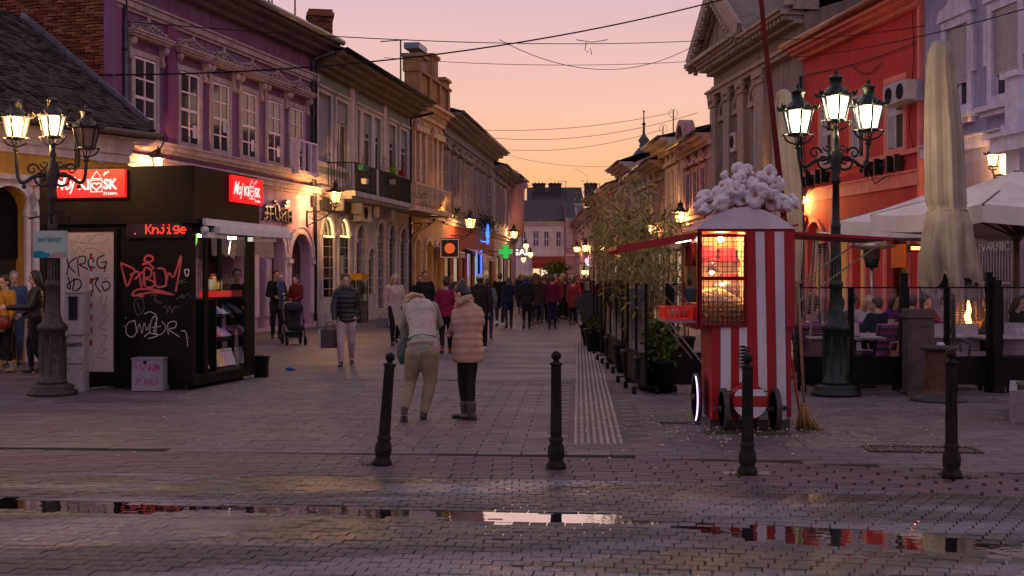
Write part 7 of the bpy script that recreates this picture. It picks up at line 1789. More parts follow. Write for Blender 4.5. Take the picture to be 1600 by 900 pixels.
# ------------------------------------------------------------------ bamboo and other plants
bamb = mat('bamboo_leaf', (.27, .19, .025), (.11, .11, .02), 2.5, .65, island=.5); stm = mat('bamboo_stem', (.24, .15, .05), (.15, .1, .03), 6, .5)
def bamboo(x, y, h, n, nl, label, pot=True, spread=.35, lz=.35):
    t = thing('bamboo_plant', label, 'bamboo', (x, y, 0), 0, 'bamboo plants along the terrace'); b = MB(); lf = MB(); z0 = .3
    for i in range(n):
        bx_, by = random.gauss(0, .1), random.gauss(0, .1); tx, ty = bx_+random.gauss(0, spread), by+random.gauss(0, spread); hh = h*random.uniform(.7, 1)
        pts = [(bx_+(tx-bx_)*(f**1.8), by+(ty-by)*(f**1.8), z0+(hh-z0)*f) for f in (0, .2, .4, .6, .8, 1)]
        b.tube(pts, [.013, .012, .011, .009, .006, .003], 5)
        for j in range(int(nl*.24/n)):
            f = lz+(1-lz)*random.random()**.8; k = min(int(f*5), 4); p = Vector(pts[k]).lerp(Vector(pts[k+1]), f*5-k)
            r = .27*(1-.45*abs(f-.6)); c = p+Vector((random.gauss(0, r*.55), random.gauss(0, r*.55), random.gauss(0, .12)-.03))
            leafs(1, c, (0, 0, 0), .14, lf, droop=.55, aspect=5.5)
        for j in range(9):
            f = .4+.6*random.random(); k = min(int(f*5), 4); p = Vector(pts[k]).lerp(Vector(pts[k+1]), f*5-k); e = p+Vector((random.gauss(0, .25), random.gauss(0, .25), .15)); b.tube([p, p.lerp(e, .6)+Vector((0, 0, .05)), e], .004, 3)
    b.build('stems', stm, t); lf.build('foliage', bamb, t)
    if pot: b = MB(); b.lathe([(.2, .0), (.24, .02), (.29, .42), (.31, .43), (.31, .5), (.27, .5), (.26, .4), (0, .4)], n=16); b.build('pot', pblk, t)
for i, (px, d, h, n, nl) in enumerate(((1023, 18.1, 3.1, 7, 1500), (1000, 19.6, 3.1, 8, 1700), (985, 21.5, 3.5, 9, 1900), (968, 24, 3.7, 9, 1800), (956, 27, 3.9, 9, 1600), (944, 31, 4., 9, 1400), (934, 36, 4.2, 8, 1200), (1035, 23, 3.0, 7, 1200), (1010, 26, 3.8, 8, 1300), (1062, 24, 2.7, 6, 800))):
    bamboo((px-800)/FPX*d, d, h, n, nl, 'bamboo clump %s' % ('nearest, in the pot by the first glass screen', 'just behind the nearest clump', 'rising behind the first glass screen gap', 'behind the second glass screen', 'tall one midway along the terrace', 'sixth up the strip, before the rose houses', 'farthest up the strip',
       'between cart flap and cafe, with sparse top', 'inside the terrace left of the wall lamp', 'low one just left of the cart roof')[i])
lp = thing('potted_shrub', 'low bright green shrub beside the nearest bamboo pot', 'shrub', ((1032-800)/FPX*17.7, 17.75, 0)); leafs(700, (0, 0, .75), (.24, .2, .42), .09, aspect=3).build('foliage', mat('shrub_leaf', (.1, .13, .03), (.05, .08, .02), 3, .7, island=.5), lp); b = MB(); b.lathe([(.17, 0), (.2, .4), (.22, .42), (.22, .46), (.16, .45)], n=14); b.build('pot', pblk, lp)
b = MB(); [b.cyl((random.uniform(-.05, .05), 0, .4), (random.uniform(-.12, .12), random.uniform(-.1, .1), .9), .01, n=4) for _ in range(6)]; b.build('stems', stm, lp)
for i, (px, py) in enumerate(((926, 540), (934, 549), (928, 524))):
    g = G(px, py); t = thing('street_planter', 'black square planter beside the tactile strip, %s' % ('the middle one', 'the nearest of three', 'the farthest of three')[i], 'planter', (g.x, g.y, 0), 0, 'black planters by the strip'); b = MB(); b.lathe([(.3, 0), (.4, .42), (.44, .43), (.44, .5), (.38, .5), (.37, .4), (0, .4)], n=4, phase=pi/4, sm=False); b.build('box', pblk, t)
    leafs(160, (0, 0, .6), (.3, .3, .15), .1).build('foliage', leafm, t)
    if i == 0: b = MB(); b.box((-.1, 0, .85), (.45, .05, .75), R=Matrix.Rotation(-.25, 4, 'Y')); b.bar((-.3, 0, .9), (-.5, 0, 1.05), .03, .03); b.bar((-.28, .1, .8), (-.45, .1, 1.1), .03, .03); b.bar((-.2, .1, .5), (-.2, .1, 1.7), .03, .03); b.build('wooden_board', mat('board_dark', (0, 0, 0)), t)
hedge = thing('hedge', 'dark hedge row in planters running up the right of the strip', 'hedge', (3.3, 34, 0), 0)
b = MB()
for i in range(26): leafs(150, (i*.08+random.gauss(0, .05), i*1.2, .95), (.35, .6, .5), .13, b)
b.build('foliage', mat('hedge_leaf', (.025, .03, .014), (.05, .045, .02), 3, .7, island=.5), hedge); b = MB()
for i in range(9): b.bx(i*.28-.25, i*.28+.25, i*3.5-.5, i*3.5+2.2, 0, .5)
b.build('trough', pblk, hedge)
t = thing('street_tree', 'small yellow green tree before the shops at the street end', 'tree', (P(870, 430, 95).x, 95, 0)); MB().cyl((0, 0, 0), (0, 0, 1.4), .12, .08, n=6).build('trunk', stm, t); leafs(500, (0, 0, 2.2), (.9, .8, .6), .3).build('crown', mat('tree_leaf_far', (.1, .13, .03), (.05, .07, .02), 1, .7, island=.5), t)
# ------------------------------------------------------------------ cafe furniture
cush = mat('cushion_grey', (.5, .42, .44), (.4, .33, .36), 5, .85, .3); cpk = mat('cushion_pink', (.5, .13, .38), (.4, .1, .32), 5, .85, .3); cfr = mat('chair_dark', (.03, .02, .018), (.05, .03, .025), 8, .5); ctn = mat('chair_tan', (.5, .28, .22), (.4, .22, .17), 6, .7)
def make_chair(cm, fm, label, c, rz):
    t = thing('cafe_chair', label, 'chair', c, rz, 'cafe terrace chairs')
    for sx_ in (-1, 1):
        for sy_ in (-1, 1): MB().bar((sx_*.2, sy_*.2, 0), (sx_*.22, sy_*.21, .45), .03, .03).build('leg', fm, t)
        b = MB(); b.tube([(sx_*.25, -.22, .44), (sx_*.27, -.22, .64), (sx_*.27, .05, .67), (sx_*.25, .25, .64)], .016, 5); b.build('armrest', fm, t)
        MB().bar((sx_*.22, .21, .45), (sx_*.22, .32, .92), .03, .03).build('back_post', fm, t)
    MB().bx(-.23, .23, -.23, .23, .43, .455).build('seat', fm, t); b = MB(); b.box((0, 0, .485), (.44, .42, .06)); b.build('seat_cushion', cm, t)
    for k in range(4): b = MB(); z = .55+k*.1; b.bar((-.22, .235+k*.022, z), (.22, .235+k*.022, z), .05, .02, up=(0, 1, 0)); b.build('back_slat', fm, t)
    b = MB(); b.box((0, .235, .72), (.4, .05, .42), R=Matrix.Rotation(-.22, 4, 'X')); b.build('back_cushion', cm, t)
    return t
def make_table(c, label, top, r=None):
    t = thing('cafe_table', label, 'table', c, 0, 'cafe terrace tables'); b = MB(); b.bx(-.38, .38, -.35, .35, .72, .75); b.build('tabletop', top, t)
    b = MB(); b.cyl((0, 0, .03), (0, 0, .72), .03, n=8); b.build('pedestal', cfr, t); b = MB(); b.bx(-.25, .25, -.25, .25, 0, .03); b.build('foot', cfr, t); return t
ttop = mat('table_pale', (.65, .56, .55), (.55, .47, .46), 5, .4); twd = mat('table_cloth', (.45, .38, .4), (.36, .3, .33), 5, .7)
wpt = lambda px, d: ((px-800)/FPX*d, d, 0)
chairs = [(1310, 20.4, 2.0, 0), (1365, 19.2, -2.6, 1), (1405, 20.8, .6, 0), (1500, 20.5, 1.5, 1), (1530, 21.5, -1., 0), (1478, 18.9, .2, 0), (1275, 19.2, 2.6, 1), (1338, 19.3, .3, 0), (1358, 20.6, 2.9, 1), (1392, 19.3, -1.2, 2), (1380, 21.5, 1.2, 1), (1343, 23, 2.2, 1), (1300, 22, .9, 2), (1518, 19.0, .05, 0), (1405, 23.5, 3.0, 1), (1462, 21.5, 2.4, 1), (1545, 20.3, 2.6, 2), (1590, 19.2, -.4, 0), (1262, 21, 1.4, 1), (1320, 25, .2, 1), (1370, 26, -.6, 0), (1440, 25.5, 2., 1)]
lab = ['between the first heater and the lamp post', 'with its back to the black post', 'just left of the pillar bin', 'left of the flame heater', 'right of the flame heater', 'directly behind the litter bin', 'beside the patio heater', 'right of the lamp post facing away', 'with its back to the lamp post', 'tan one turned to the pillar bin', 'by the second row table', 'in the third row behind the lamp', 'left of the lamp post in the second row', 'with pale cushion before the flame heater', 'with pink cushion at the red wall', 'behind the pillar bin', 'by the paired posts', 'at the right edge of the terrace', 'half hidden by the cart', 'farthest left by the red wall', 'farthest in the middle by the wall', 'farthest right by the shop door']
c0 = {}
for (px, d, rz, k), lb in zip(chairs, lab):
    l_ = ('grey cushioned', 'pink cushioned', 'tan cushioned')[k]+' cafe chair '+lb
    if k not in c0: c0[k] = make_chair((cush, cpk, ctn)[k], (cfr, cfr, ctn)[k], l_, wpt(px, d), rz)
    else: copy_tree(c0[k], None, l_, wpt(px, d), rz)
for (px, d), lb in zip(((1300, 18.9), (1335, 18.7), (1372, 20.0), (1390, 22), (1462, 19.3), (1560, 18.9), (1585, 19.5), (1420, 24.5), (1330, 23.8)),
    ('beside the patio heater', 'pale table straight behind the right lamp post', 'in the second row of the terrace', 'in the third row', 'by the pillar bin with a napkin', 'before the seated woman in brown', 'at the right edge of the terrace', 'at the red house door', 'at the red wall')):
    make_table(wpt(px, d), 'cafe table '+lb, ttop if px != 1335 else twd)
# stack of pink seat cushions / purple bench panel
for px, d, w_, lbl in ((1385, 24.2, 1.0, 'purple padded bench panel in the middle of the terrace'), (1290, 19.6, .35, 'pink upholstered cushion block behind the first screen')):
    p = wpt(px, d); t = thing('bench', lbl, 'bench', p); b = MB(); b.bx(-w_, w_, -.06, .06, .35, .95); b.build('backrest', cpk, t); b = MB(); b.bx(-w_, w_, -.5, -.07, .3, .45); b.build('seat', cpk, t); b = MB(); [b.bx(x-.03, x+.03, -.45, -.1, 0, .3) for x in (-w_+.1, w_-.1)]; b.build('legs', cfr, t)
# heaters
def pyramid_heater(px, d, h, label, flame):
    t = thing('patio_heater', label, 'patio heater', wpt(px, d)); fm = mat('heater_steel', (.35, .27, .25), metal=.7, rough=.35)
    for sx_ in (-1, 1):
        for sy_ in (-1, 1): MB().bar((sx_*.24, sy_*.24, .7), (sx_*.1, sy_*.1, h), .03, .03).build('frame_bar', fm, t)
    b = MB(); b.bx(-.26, .26, -.26, .26, .05, .7); b.build('base', fm, t)
    b = MB(); b.lathe([(.32, h+.02), (.36, h+.05), (.2, h+.1), (0, h+.13)], n=4, phase=pi/4, sm=False); b.build('cap', mat('cap_white', (.5, .48, .5)), t)
    g_ = MB(); m_ = 34
    for k in range(m_):
        z = .75+(h-.8)*k/m_; r = .23-.14*(z-.7)/(h-.7)
        for sx_, sy_ in ((1, 0), (0, 1)):
            for sg in (-1, 1): g_.bar((-r if sy_ else sg*r, sg*r if sy_ else -r, z), (r if sy_ else sg*r, sg*r if sy_ else r, z), .007, .007)
    g_.build('guard_mesh', fm, t, kind='stuff')
    MB().lathe([(.06, .75), (.06, h-.05)], n=10).build('glass_tube', cg, t)
    if flame: b = MB(); b.loft([(0, 0, .8), (.01, 0, .9), (-.02, 0, 1.02), (.015, 0, 1.12), (0, 0, 1.24), (.01, 0, 1.3)], [.02, .045, .05, .035, .018, .004], n=8); b.build('flame', glow('flame', (1, .35, .05), 22), t)
pyramid_heater(1285, 19.0, 2.2, 'pyramid patio heater with a pale cap right of the popcorn cart', False)
pyramid_heater(1513, 19.9, 2.15, 'pyramid patio heater with a burning flame behind the closed parasol', True)
t = thing('patio_heater', 'steel mushroom patio heater on a tall pole in mid terrace', 'patio heater', wpt(1362, 21)); b = MB(); b.cyl((0, 0, .7), (0, 0, 2.0), .035, n=8); b.lathe([(.22, 0), (.22, .6), (.1, .7)], n=12); b.lathe([(.14, 1.95), (.14, 2.1), (.42, 2.15), (.1, 2.28)], n=14); b.build('heater', mat('heater_steel', (0, 0, 0)), t); b = MB(); b.lathe([(.1, 1.8), (.13, 1.95)], n=12); b.build('burner', iron, t)
t = thing('infrared_heater', 'glowing orange infrared heater on a black pole beside the closed parasol', 'heater', wpt(1440, 19)); b = MB(); b.cyl((0, 0, 0), (0, 0, 2.05), .035, n=8); b.box((-.03, 0, 2.08), (.36, .12, .12)); b.lathe([(.25, 0), (.25, .04)], n=12); b.build('stand', iron, t)
b = MB(); b.box((-.03, -.062, 2.08), (.3, .006, .05)); b.build('element', glow('infrared', (1, .25, .04), 9), t)
# glasses and napkins on the nearest tables
for px, d, lbl, kind in ((1456, 19.1, 'white napkin on the table by the pillar bin', 0), (1588, 18.7, 'pale paper cup on the right edge table', 1), (1597, 18.9, 'second glass on the right edge table', 1)):
    p = wpt(px, d); t = thing('napkin' if kind == 0 else 'drinking_glass', lbl, 'napkin' if kind == 0 else 'glass', (p[0], p[1], .752)); b = MB()
    if kind == 0: b.box((0, 0, .01), (.2, .14, .015), .3); b.box((.02, .01, .022), (.15, .1, .008), .6)
    else: b.lathe([(.025, 0), (.035, .12), (.03, .12), (.022, .01)], n=10)
    b.build('folds' if kind == 0 else 'cup', mat('paper', (0, 0, 0)), t)
# ------------------------------------------------------------------ people
skin = mat('skin', (.45, .24, .17), (.38, .19, .14), 20, .5); skin2 = mat('skin_pale', (.55, .33, .25), (.47, .26, .2), 20, .5)
eye_m = mat('eye_dark', (.01, .008, .008), rough=.3); lip = mat('lips', (.3, .08, .07))
def CM(name, c, rough=.85, **k):
    return mat('cloth_'+name, c, tuple(v*.72 for v in c), 9, rough, .35, 60, **k)
def sdist(a, b): return (Vector(a)-Vector(b)).length
def limb(mb, pts, rs, n=12, flat=1.):
    """tapered limb with rounded ends through the joints"""
    P_ = [Vector(p) for p in pts]; L2, R2 = [], []
    a, b = P_[0], P_[1]; d = (b-a).normalized()
    for f in (.0, .35, .75): L2.append(a-d*rs[0]*(1-f)*.95); R2.append(rs[0]*max(.12, sqrt(1-(1-f)**2)))
    for i, p in enumerate(P_): L2.append(p); R2.append(rs[i])
    a, b = P_[-2], P_[-1]; d = (b-a).normalized()
    for f in (.25, .65, 1.): L2.append(b+d*rs[-1]*f*.95); R2.append(rs[-1]*max(.12, sqrt(1-f*f)))
    mb.loft(L2, R2, [r*flat for r in R2], n=n)
def remesh(mb, name, m, parent, vox, smooth=1):
    o = mb.build(name, m, None); md = o.modifiers.new('r', 'REMESH'); md.mode = 'VOXEL'; md.voxel_size = vox; md.use_smooth_shade = True
    if smooth: s_ = o.modifiers.new('s', 'SMOOTH'); s_.iterations = smooth; s_.factor = .5
    bake(o); o.parent = parent
    for p in o.data.polygons: p.use_smooth = True
    return o
def stand(stride=.0, lean=0., arms=(0, 0), h=1.7, bend=(0, 0), turn=0., width=1.):
    """joints of a standing or walking figure facing -y; arms: swing of left/right hand, bend: elbow bend"""
    J = {}; k = h/1.7
    V3 = lambda x, y, z: Vector((x*k, y*k, z*k))
    J['pel'] = V3(0, 0, .93-.06*stride*stride); J['waist'] = V3(0, -.01-lean*.4, 1.06); J['chest'] = V3(0, -.01-lean*.8, 1.27); J['neck'] = V3(0, .01-lean, 1.43); J['head'] = V3(turn*.02, -.02-lean*1.15, 1.585)
    for s, nm, sw, ar, be in ((-1, 'R', 1, arms[1], bend[1]), (1, 'L', -1, arms[0], bend[0])):
        J['hip'+nm] = V3(s*.085, 0, .9); ay = -sw*stride*.36
        J['knee'+nm] = V3(s*.095, ay*.5-.04-(.03 if ay > 0 else 0), .48+(.0 if ay < 0 else -.02)); J['ank'+nm] = V3(s*.09, ay+.03, .085+(.07 if ay > .08 else 0)); J['toe'+nm] = V3(s*.11, ay-.13, .03+(.0 if ay < .08 else -.0)+(.0))
        J['sh'+nm] = V3(s*.175*width, .01-lean*.9, 1.385); e = V3(s*.225*width, .03-lean*.9-ar*.16, 1.11); J['el'+nm] = e
        J['wr'+nm] = Vector(e)+V3(-s*.01-s*be*.12, -.04-ar*.14-be*.2, -.25+be*.24)
    return J
def person(label, loc, rz, J, top, bottom, hair, h=1.7, sk=None, vox=.014, shoe=None, coat_len=.84, top_r=1., hairstyle='short', cap=None, faced=False, puffy=0., flare=1., hood=None, group=None, leg_r=1., cat='person', boots=False, scarf=None, vest=None, fingers=True, seated=False, mirror=None):
    sk = sk or skin; k = h/1.7; shoe = shoe or CM('shoe', (.02, .02, .022), .5)
    t = thing('person', label, cat, loc, rz, group)
    # body: head, neck, trunk, arms, hands and legs in one skin
    b = MB(); hd, nk = J['head'], J['neck']; up = (hd-nk).normalized(); fr = Vector(J.get('face', (0, -1, 0))); fr = (fr-up*fr.dot(up)).normalized(); sd = up.cross(fr)
    def H(x, y, z): return hd+sd*(-x*k)+fr*(-y*k)+up*(z*k)
    b.ball((0, 0, 0), 1, 16, 12, T=None) if 0 else None
    RM = Matrix((sd, -fr, up)).transposed().to_4x4()
    b.ball(H(0, .01, .03), (.075*k, .092*k, .092*k), 14, 10, T=RM); b.ball(H(0, -.018, -.045), (.056*k, .066*k, .066*k), 12, 8, T=RM); b.ball(H(0, -.05, -.085), (.03*k, .03*k, .026*k), 8, 6, T=RM)
    b.loft([H(0, -.072, .02), H(0, -.092, -.01), H(0, -.104, -.024), H(0, -.085, -.034)], [.009*k, .013*k, .017*k, .011*k], n=8)
    for s in (-1, 1): b.ball(H(s*.076, .012, -.012), (.011*k, .022*k, .031*k), 8, 6, T=RM); b.ball(H(s*.032, -.068, .03), (.02*k, .014*k, .008*k), 6, 5, T=RM)
    limb(b, [nk-up*.04*k, nk+(hd-nk)*.55], [.058*k, .05*k])
    pel, wa, ch = J['pel'], J['waist'], J['chest']
    b.loft([pel-Vector((0, 0, .08*k)) if not seated else pel, pel, wa, ch, nk-(nk-ch)*.25, nk], [.1*k, .14*k, .12*k, .145*k, .12*k, .05*k], [.08*k, .1*k, .085*k, .1*k, .075*k, .045*k], side=(1, 0, 0), n=14)
    for s, nm in ((-1, 'R'), (1, 'L')):
        sh, el, wr = J['sh'+nm], J['el'+nm], J['wr'+nm]
        limb(b, [sh, el, wr], [.045*k, .036*k, .025*k], 10)
        d = (wr-el).normalized(); pd = Vector(J.get('palm'+nm, (-s, -.2, 0))); pd = (pd-d*pd.dot(d)).normalized(); cr2 = d.cross(pd)
        palm = wr+d*.045*k; b.loft([wr, wr+d*.03*k, wr+d*.07*k, wr+d*.09*k], [.02*k, .034*k, .038*k, .034*k], [.018*k, .016*k, .015*k, .012*k], side=cr2, n=10)
        if fingers:
            for q, (o_, ln) in enumerate(((-.027, .07), (-.009, .078), (.01, .073), (.027, .058))):
                p0 = wr+d*.085*k+cr2*o_*k; p1 = p0+d*ln*.45*k+pd*.008*k; p2 = p1+d*ln*.3*k+pd*.022*k; p3 = p2+d*ln*.12*k+pd*.022*k; limb(b, [p0, p1, p2, p3], [.0095*k, .009*k, .0085*k, .007*k], 6)
            tsg = 1 if cr2.dot(Vector((0, -1, 0))) > 0 else -1
            p0 = wr+d*.025*k+cr2*tsg*.025*k; p1 = p0+d*.03*k+cr2*tsg*.022*k+pd*.01*k; p2 = p1+d*.03*k+cr2*tsg*.008*k+pd*.01*k; limb(b, [p0, p1, p2], [.011*k, .0105*k, .008*k], 6)
        else: limb(b, [wr+d*.08*k, wr+d*.12*k, wr+d*.145*k+pd*.02*k], [.03*k, .024*k, .014*k], 6, .6)
        limb(b, [J['hip'+nm], J['knee'+nm], J['ank'+nm]], [.07*k, .048*k, .035*k], 10)
        limb(b, [J['ank'+nm], J['ank'+nm].lerp(J['toe'+nm], .5)-Vector((0, 0, .02)), J['toe'+nm]], [.032*k, .03*k, .024*k], 8, .8)
    remesh(b, 'body', sk, t, vox*(.62 if faced or fingers else 1), 1)
    if faced:
        b = MB()
        for s in (-1, 1): b.ball(H(s*.03, -.076, .012), (.009*k, .006*k, .005*k), 8, 5, T=RM); b.tube([H(s*.014, -.086, .034), H(s*.032, -.088, .04), H(s*.05, -.078, .034)], .0026*k, 4)
        b.build('eyes', eye_m, t, kind='stuff'); b = MB(); b.tube([H(-.02, -.083, -.06), H(0, -.09, -.057), H(.02, -.083, -.06)], [.003*k, .006*k, .003*k], 5); b.build('mouth', lip, t)
    # trousers
    if bottom:
        b = MB()
        for nm in 'RL':
            hp, kn, an = J['hip'+nm], J['knee'+nm], J['ank'+nm]; md_ = kn.lerp(an, .35)
            e = an.lerp(kn, .1)
            limb(b, [hp, hp.lerp(kn, .45), kn, md_, e], [.098*k*leg_r, .086*k*leg_r, .064*k*leg_r, .06*k*leg_r, .044*k*leg_r], 14)
        b.loft([pel-Vector((0, 0, .06))*k, pel, pel.lerp(wa, .9)], [.13*k, .165*k, .14*k], [.1*k, .125*k*(1.1 if leg_r > 1 else 1), .105*k], side=(1, 0, 0), n=16)
        remesh(b, 'trousers', bottom, t, vox, 2)
    # shoes
    for nm in 'RL':
        b = MB(); an, to = J['ank'+nm], J['toe'+nm]; d = (to-an); d.z = 0 if an.z < .12*k else d.z*.6; d = d.normalized() if d.length > .01 else Vector((0, -1, 0)); zs = Vector((0, 0, -1))
        base = an+zs*(.045*k)
        b.loft([base-d*.065*k, base-d*.05*k, base+d*.02*k, base+d*.09*k, base+d*.155*k, base+d*.185*k], [.02*k, .036*k, .038*k, .046*k, .04*k, .016*k], [.03*k, .044*k, .044*k, .032*k, .026*k, .014*k], side=(1, 0, 0), n=12)
        if boots: limb(b, [an-Vector((0, 0, .02)), an.lerp(J['knee'+nm], .28)], [.05*k, .062*k], 12)
        else: limb(b, [an-Vector((0, 0, .02)), an+Vector((0, 0, .01))], [.042*k, .043*k], 10)
        sh_ = remesh(b, 'shoe', shoe, t, vox*.9, 1)
        so = MB(); so.loft([base-d*.07*k+zs*.034*k, base+d*.02*k+zs*.034*k, base+d*.1*k+zs*.034*k, base+d*.185*k+zs*.03*k], [.034*k, .042*k, .048*k, .022*k], [.009*k, .009*k, .009*k, .007*k], side=(1, 0, 0), n=10)
        so.build('sole', CM('sole', (.3, .28, .28)) if not boots else iron, t)
    # jacket or coat
    b = MB(); hem = pel+Vector((0, 0, (coat_len-.93)*k)) if 'hem' not in J else J['hem']
    sp = [hem, hem.lerp(pel, .5) if coat_len < .8 else pel.lerp(hem, .5), pel.lerp(wa, .5), wa, ch, ch.lerp(nk, .55), ch.lerp(nk, .85), nk+up*.01]
    rx = [.165*flare, .17*(flare*.6+.4), .158, .15, .178, .165, .11, .062]; ry = [.125*flare, .13*(flare*.6+.4), .12, .115, .128, .11, .08, .056]
    pts, ax, ay = [], [], []; tr = top_r*k
    m_ = 44
    Ls = [0]
    for p, q in zip(sp, sp[1:]): Ls.append(Ls[-1]+max(sdist(p, q), 1e-4))
    for i in range(m_+1):
        s_ = Ls[-1]*i/m_; j = max(jj for jj in range(len(Ls)-1) if Ls[jj] <= s_+1e-9); f = (s_-Ls[j])/(Ls[j+1]-Ls[j])
        pf = (1+puffy*.09*(abs(sin(pi*s_/.085/k))**.6-.5)) if s_ < Ls[-2] else 1
        f2 = f*f*(3-2*f); pts.append(sp[j].lerp(sp[j+1], f)); ax.append((rx[j]+(rx[j+1]-rx[j])*f2)*tr*pf); ay.append((ry[j]+(ry[j+1]-ry[j])*f2)*tr*pf)
    b.loft(pts, ax, ay, side=(1, 0, 0), n=26)
    if vest is None:
        for s, nm in ((-1, 'R'), (1, 'L')):
            sh, el, wr = J['sh'+nm], J['el'+nm], J['wr'+nm]; sh = sh+(nk-sh)*.12; pts = []; rr = []
            seg = [(sh, el, .073, .06), (el, wr.lerp(el, .06), .06, .045)]
            for a, c, r0, r1 in seg:
                n_ = 14
                for i in range(n_): f = i/n_; s_ = f*sdist(a, c); pts.append(a.lerp(c, f)); rr.append((r0+(r1-r0)*f)*tr*(1+puffy*.14*(abs(sin(pi*s_/.08/k))**.6-.5)))
            pts.append(seg[1][1]); rr.append(.045*tr); limb(b, pts, rr, 14)
    if scarf or hood:
        limb(b, [nk-fr*-.03*k, nk+up*.02*k-fr*.02*k], [.085*k, .08*k], 14)
    o = remesh(b, 'coat' if coat_len < .75 else 'jacket', top, t, vox*.8, 1)
    if vest is not None:      # sleeves of another colour under a vest
        b = MB()
        for s, nm in ((-1, 'R'), (1, 'L')):
            sh, el, wr = J['sh'+nm], J['el'+nm], J['wr'+nm]; limb(b, [sh+(nk-sh)*.1, el, wr.lerp(el, .05)], [.072*k, .06*k, .04*k], 14)
        limb(b, [hem-Vector((0, 0, .03)), pel], [.155*k, .155*k], 16, .78)
        remesh(b, 'shirt', vest, t, vox*.8, 1)
    if hood:
        b = MB(); c = nk+up*.015*k+fr*-.07*k
        for i in range(13):
            a = pi*i/12; p = nk+up*(.02+.03*sin(a))*k+sd*(cos(a)*.105*k)-fr*(.1*sin(a)-.035)*k
            b.ball(p, (.04*k, .04*k, .04*k), 7, 5)
            for _ in range(5): q = p+Vector((random.gauss(0, .02), random.gauss(0, .02), random.gauss(0, .02)))*k; b.ball(q, .02*k, 5, 4)
        remesh(b, 'fur_collar', hood, t, vox*.8, 1)
    # hair
    if hair:
        b = MB()
        b.ball(H(0, .022, .045), (.084*k, .094*k, .09*k), 16, 12, T=RM); b.ball(H(0, .05, 0), (.078*k, .07*k, .085*k), 14, 10, T=RM)
        if hairstyle in ('long', 'shoulder'):
            ln = -.2 if hairstyle == 'shoulder' else -.3
            for s in (-1, 0, 1): limb(b, [H(s*.05, .04, .03), H(s*.065, .06, -.08), H(s*.055, .075, ln*.8), H(s*.04, .085, ln)], [.05*k, .048*k, .045*k, .025*k], 10)
            for s in (-1, 1): limb(b, [H(s*.065, -.01, .05), H(s*.08, .0, -.04), H(s*.08, .02, -.14)], [.025*k, .026*k, .016*k], 8)
        if hairstyle == 'bun': b.ball(H(0, .07, .11), (.045*k, .045*k, .04*k), 10, 8, T=RM)
        if hairstyle == 'pony': limb(b, [H(0, .09, .05), H(0, .14, .0), H(0, .14, -.12), H(0, .12, -.2)], [.03*k, .034*k, .028*k, .01*k], 8)
        # keep the face clear: cut a notch by lifting the front
        for i, v in enumerate(b.V):
            q = Vector(v)-hd; fy, fz = q.dot(fr)/k, q.dot(up)/k
            if fy > .045 and fz < .075: q2 = Vector(v)-fr*((fy-.045)*k); b.V[i] = tuple(q2)
        remesh(b, 'hair', hair, t, vox*.8, 1)
    if cap:
        b = MB(); b.lathe([(.092, .02), (.098, .05), (.085, .1), (.05, .128), (0, .135)], n=18, T=Matrix.Translation(H(0, .012, .01)) @ RM @ Matrix.Diagonal((k, k*1.08, k, 1)))
        if cap[1]: b.loft([H(0, cap[1]*.06, .04), H(0, cap[1]*.15, .03)], [.07*k, .05*k], [.008*k, .006*k], side=sd, n=10)
        else: b.ball(H(0, .01, .16), .035*k, 8, 6)
        b.build('cap', cap[0], t)
    return t
blkc = CM('black', (.016, .015, .018), .7); navy = CM('navy', (.015, .02, .045)); jean = CM('jeans', (.035, .06, .13)); brownh = mat('hair_brown', (.05, .025, .015), (.03, .015, .01), 30, .6); blkh = mat('hair_black', (.012, .009, .009), (.02, .015, .013), 30, .5)
blond = mat('hair_blond', (.45, .3, .17), (.3, .19, .1), 30, .6)
# --- the pair in front: one bending in a pale vest, one in a puffed beige coat
d1 = 14.25; g = Vector(((657-800)/FPX*d1, d1, 0)); q = d1/FPX
def JX(x, y, dy=0.): return Vector(((x-657)*q, dy, CH+(HOR-y)*q))
J = stand()
J['hipR'] = JX(671, 551, -.04); J['hipL'] = JX(649, 551, -.04); J['pel'] = JX(661, 541, -.03); J['waist'] = JX(660, 515, .1); J['chest'] = JX(655, 489, .3); J['neck'] = JX(645, 474, .46); J['head'] = JX(637, 478, .6); J['face'] = Vector((-.3, .35, -.9))
J['kneeR'] = JX(672, 598, .03); J['ankR'] = JX(662, 646, -.03); J['toeR'] = JX(659, 655, .14); J['kneeL'] = JX(640, 597, .04); J['ankL'] = JX(634, 638, -.2); J['toeL'] = JX(632, 655, -.06)
J['shR'] = JX(676, 482, .34); J['elR'] = JX(682, 508, .45); J['wrR'] = JX(664, 527, .55); J['shL'] = JX(634, 484, .34); J['elL'] = JX(624, 512, .42); J['wrL'] = JX(630, 533, .45)
J['hem'] = JX(660, 532, -.02)
khaki = CM('khaki', (.27, .22, .15)); vestm = CM('vest_grey', (.42, .35, .33)); sage = CM('sage', (.3, .31, .25))
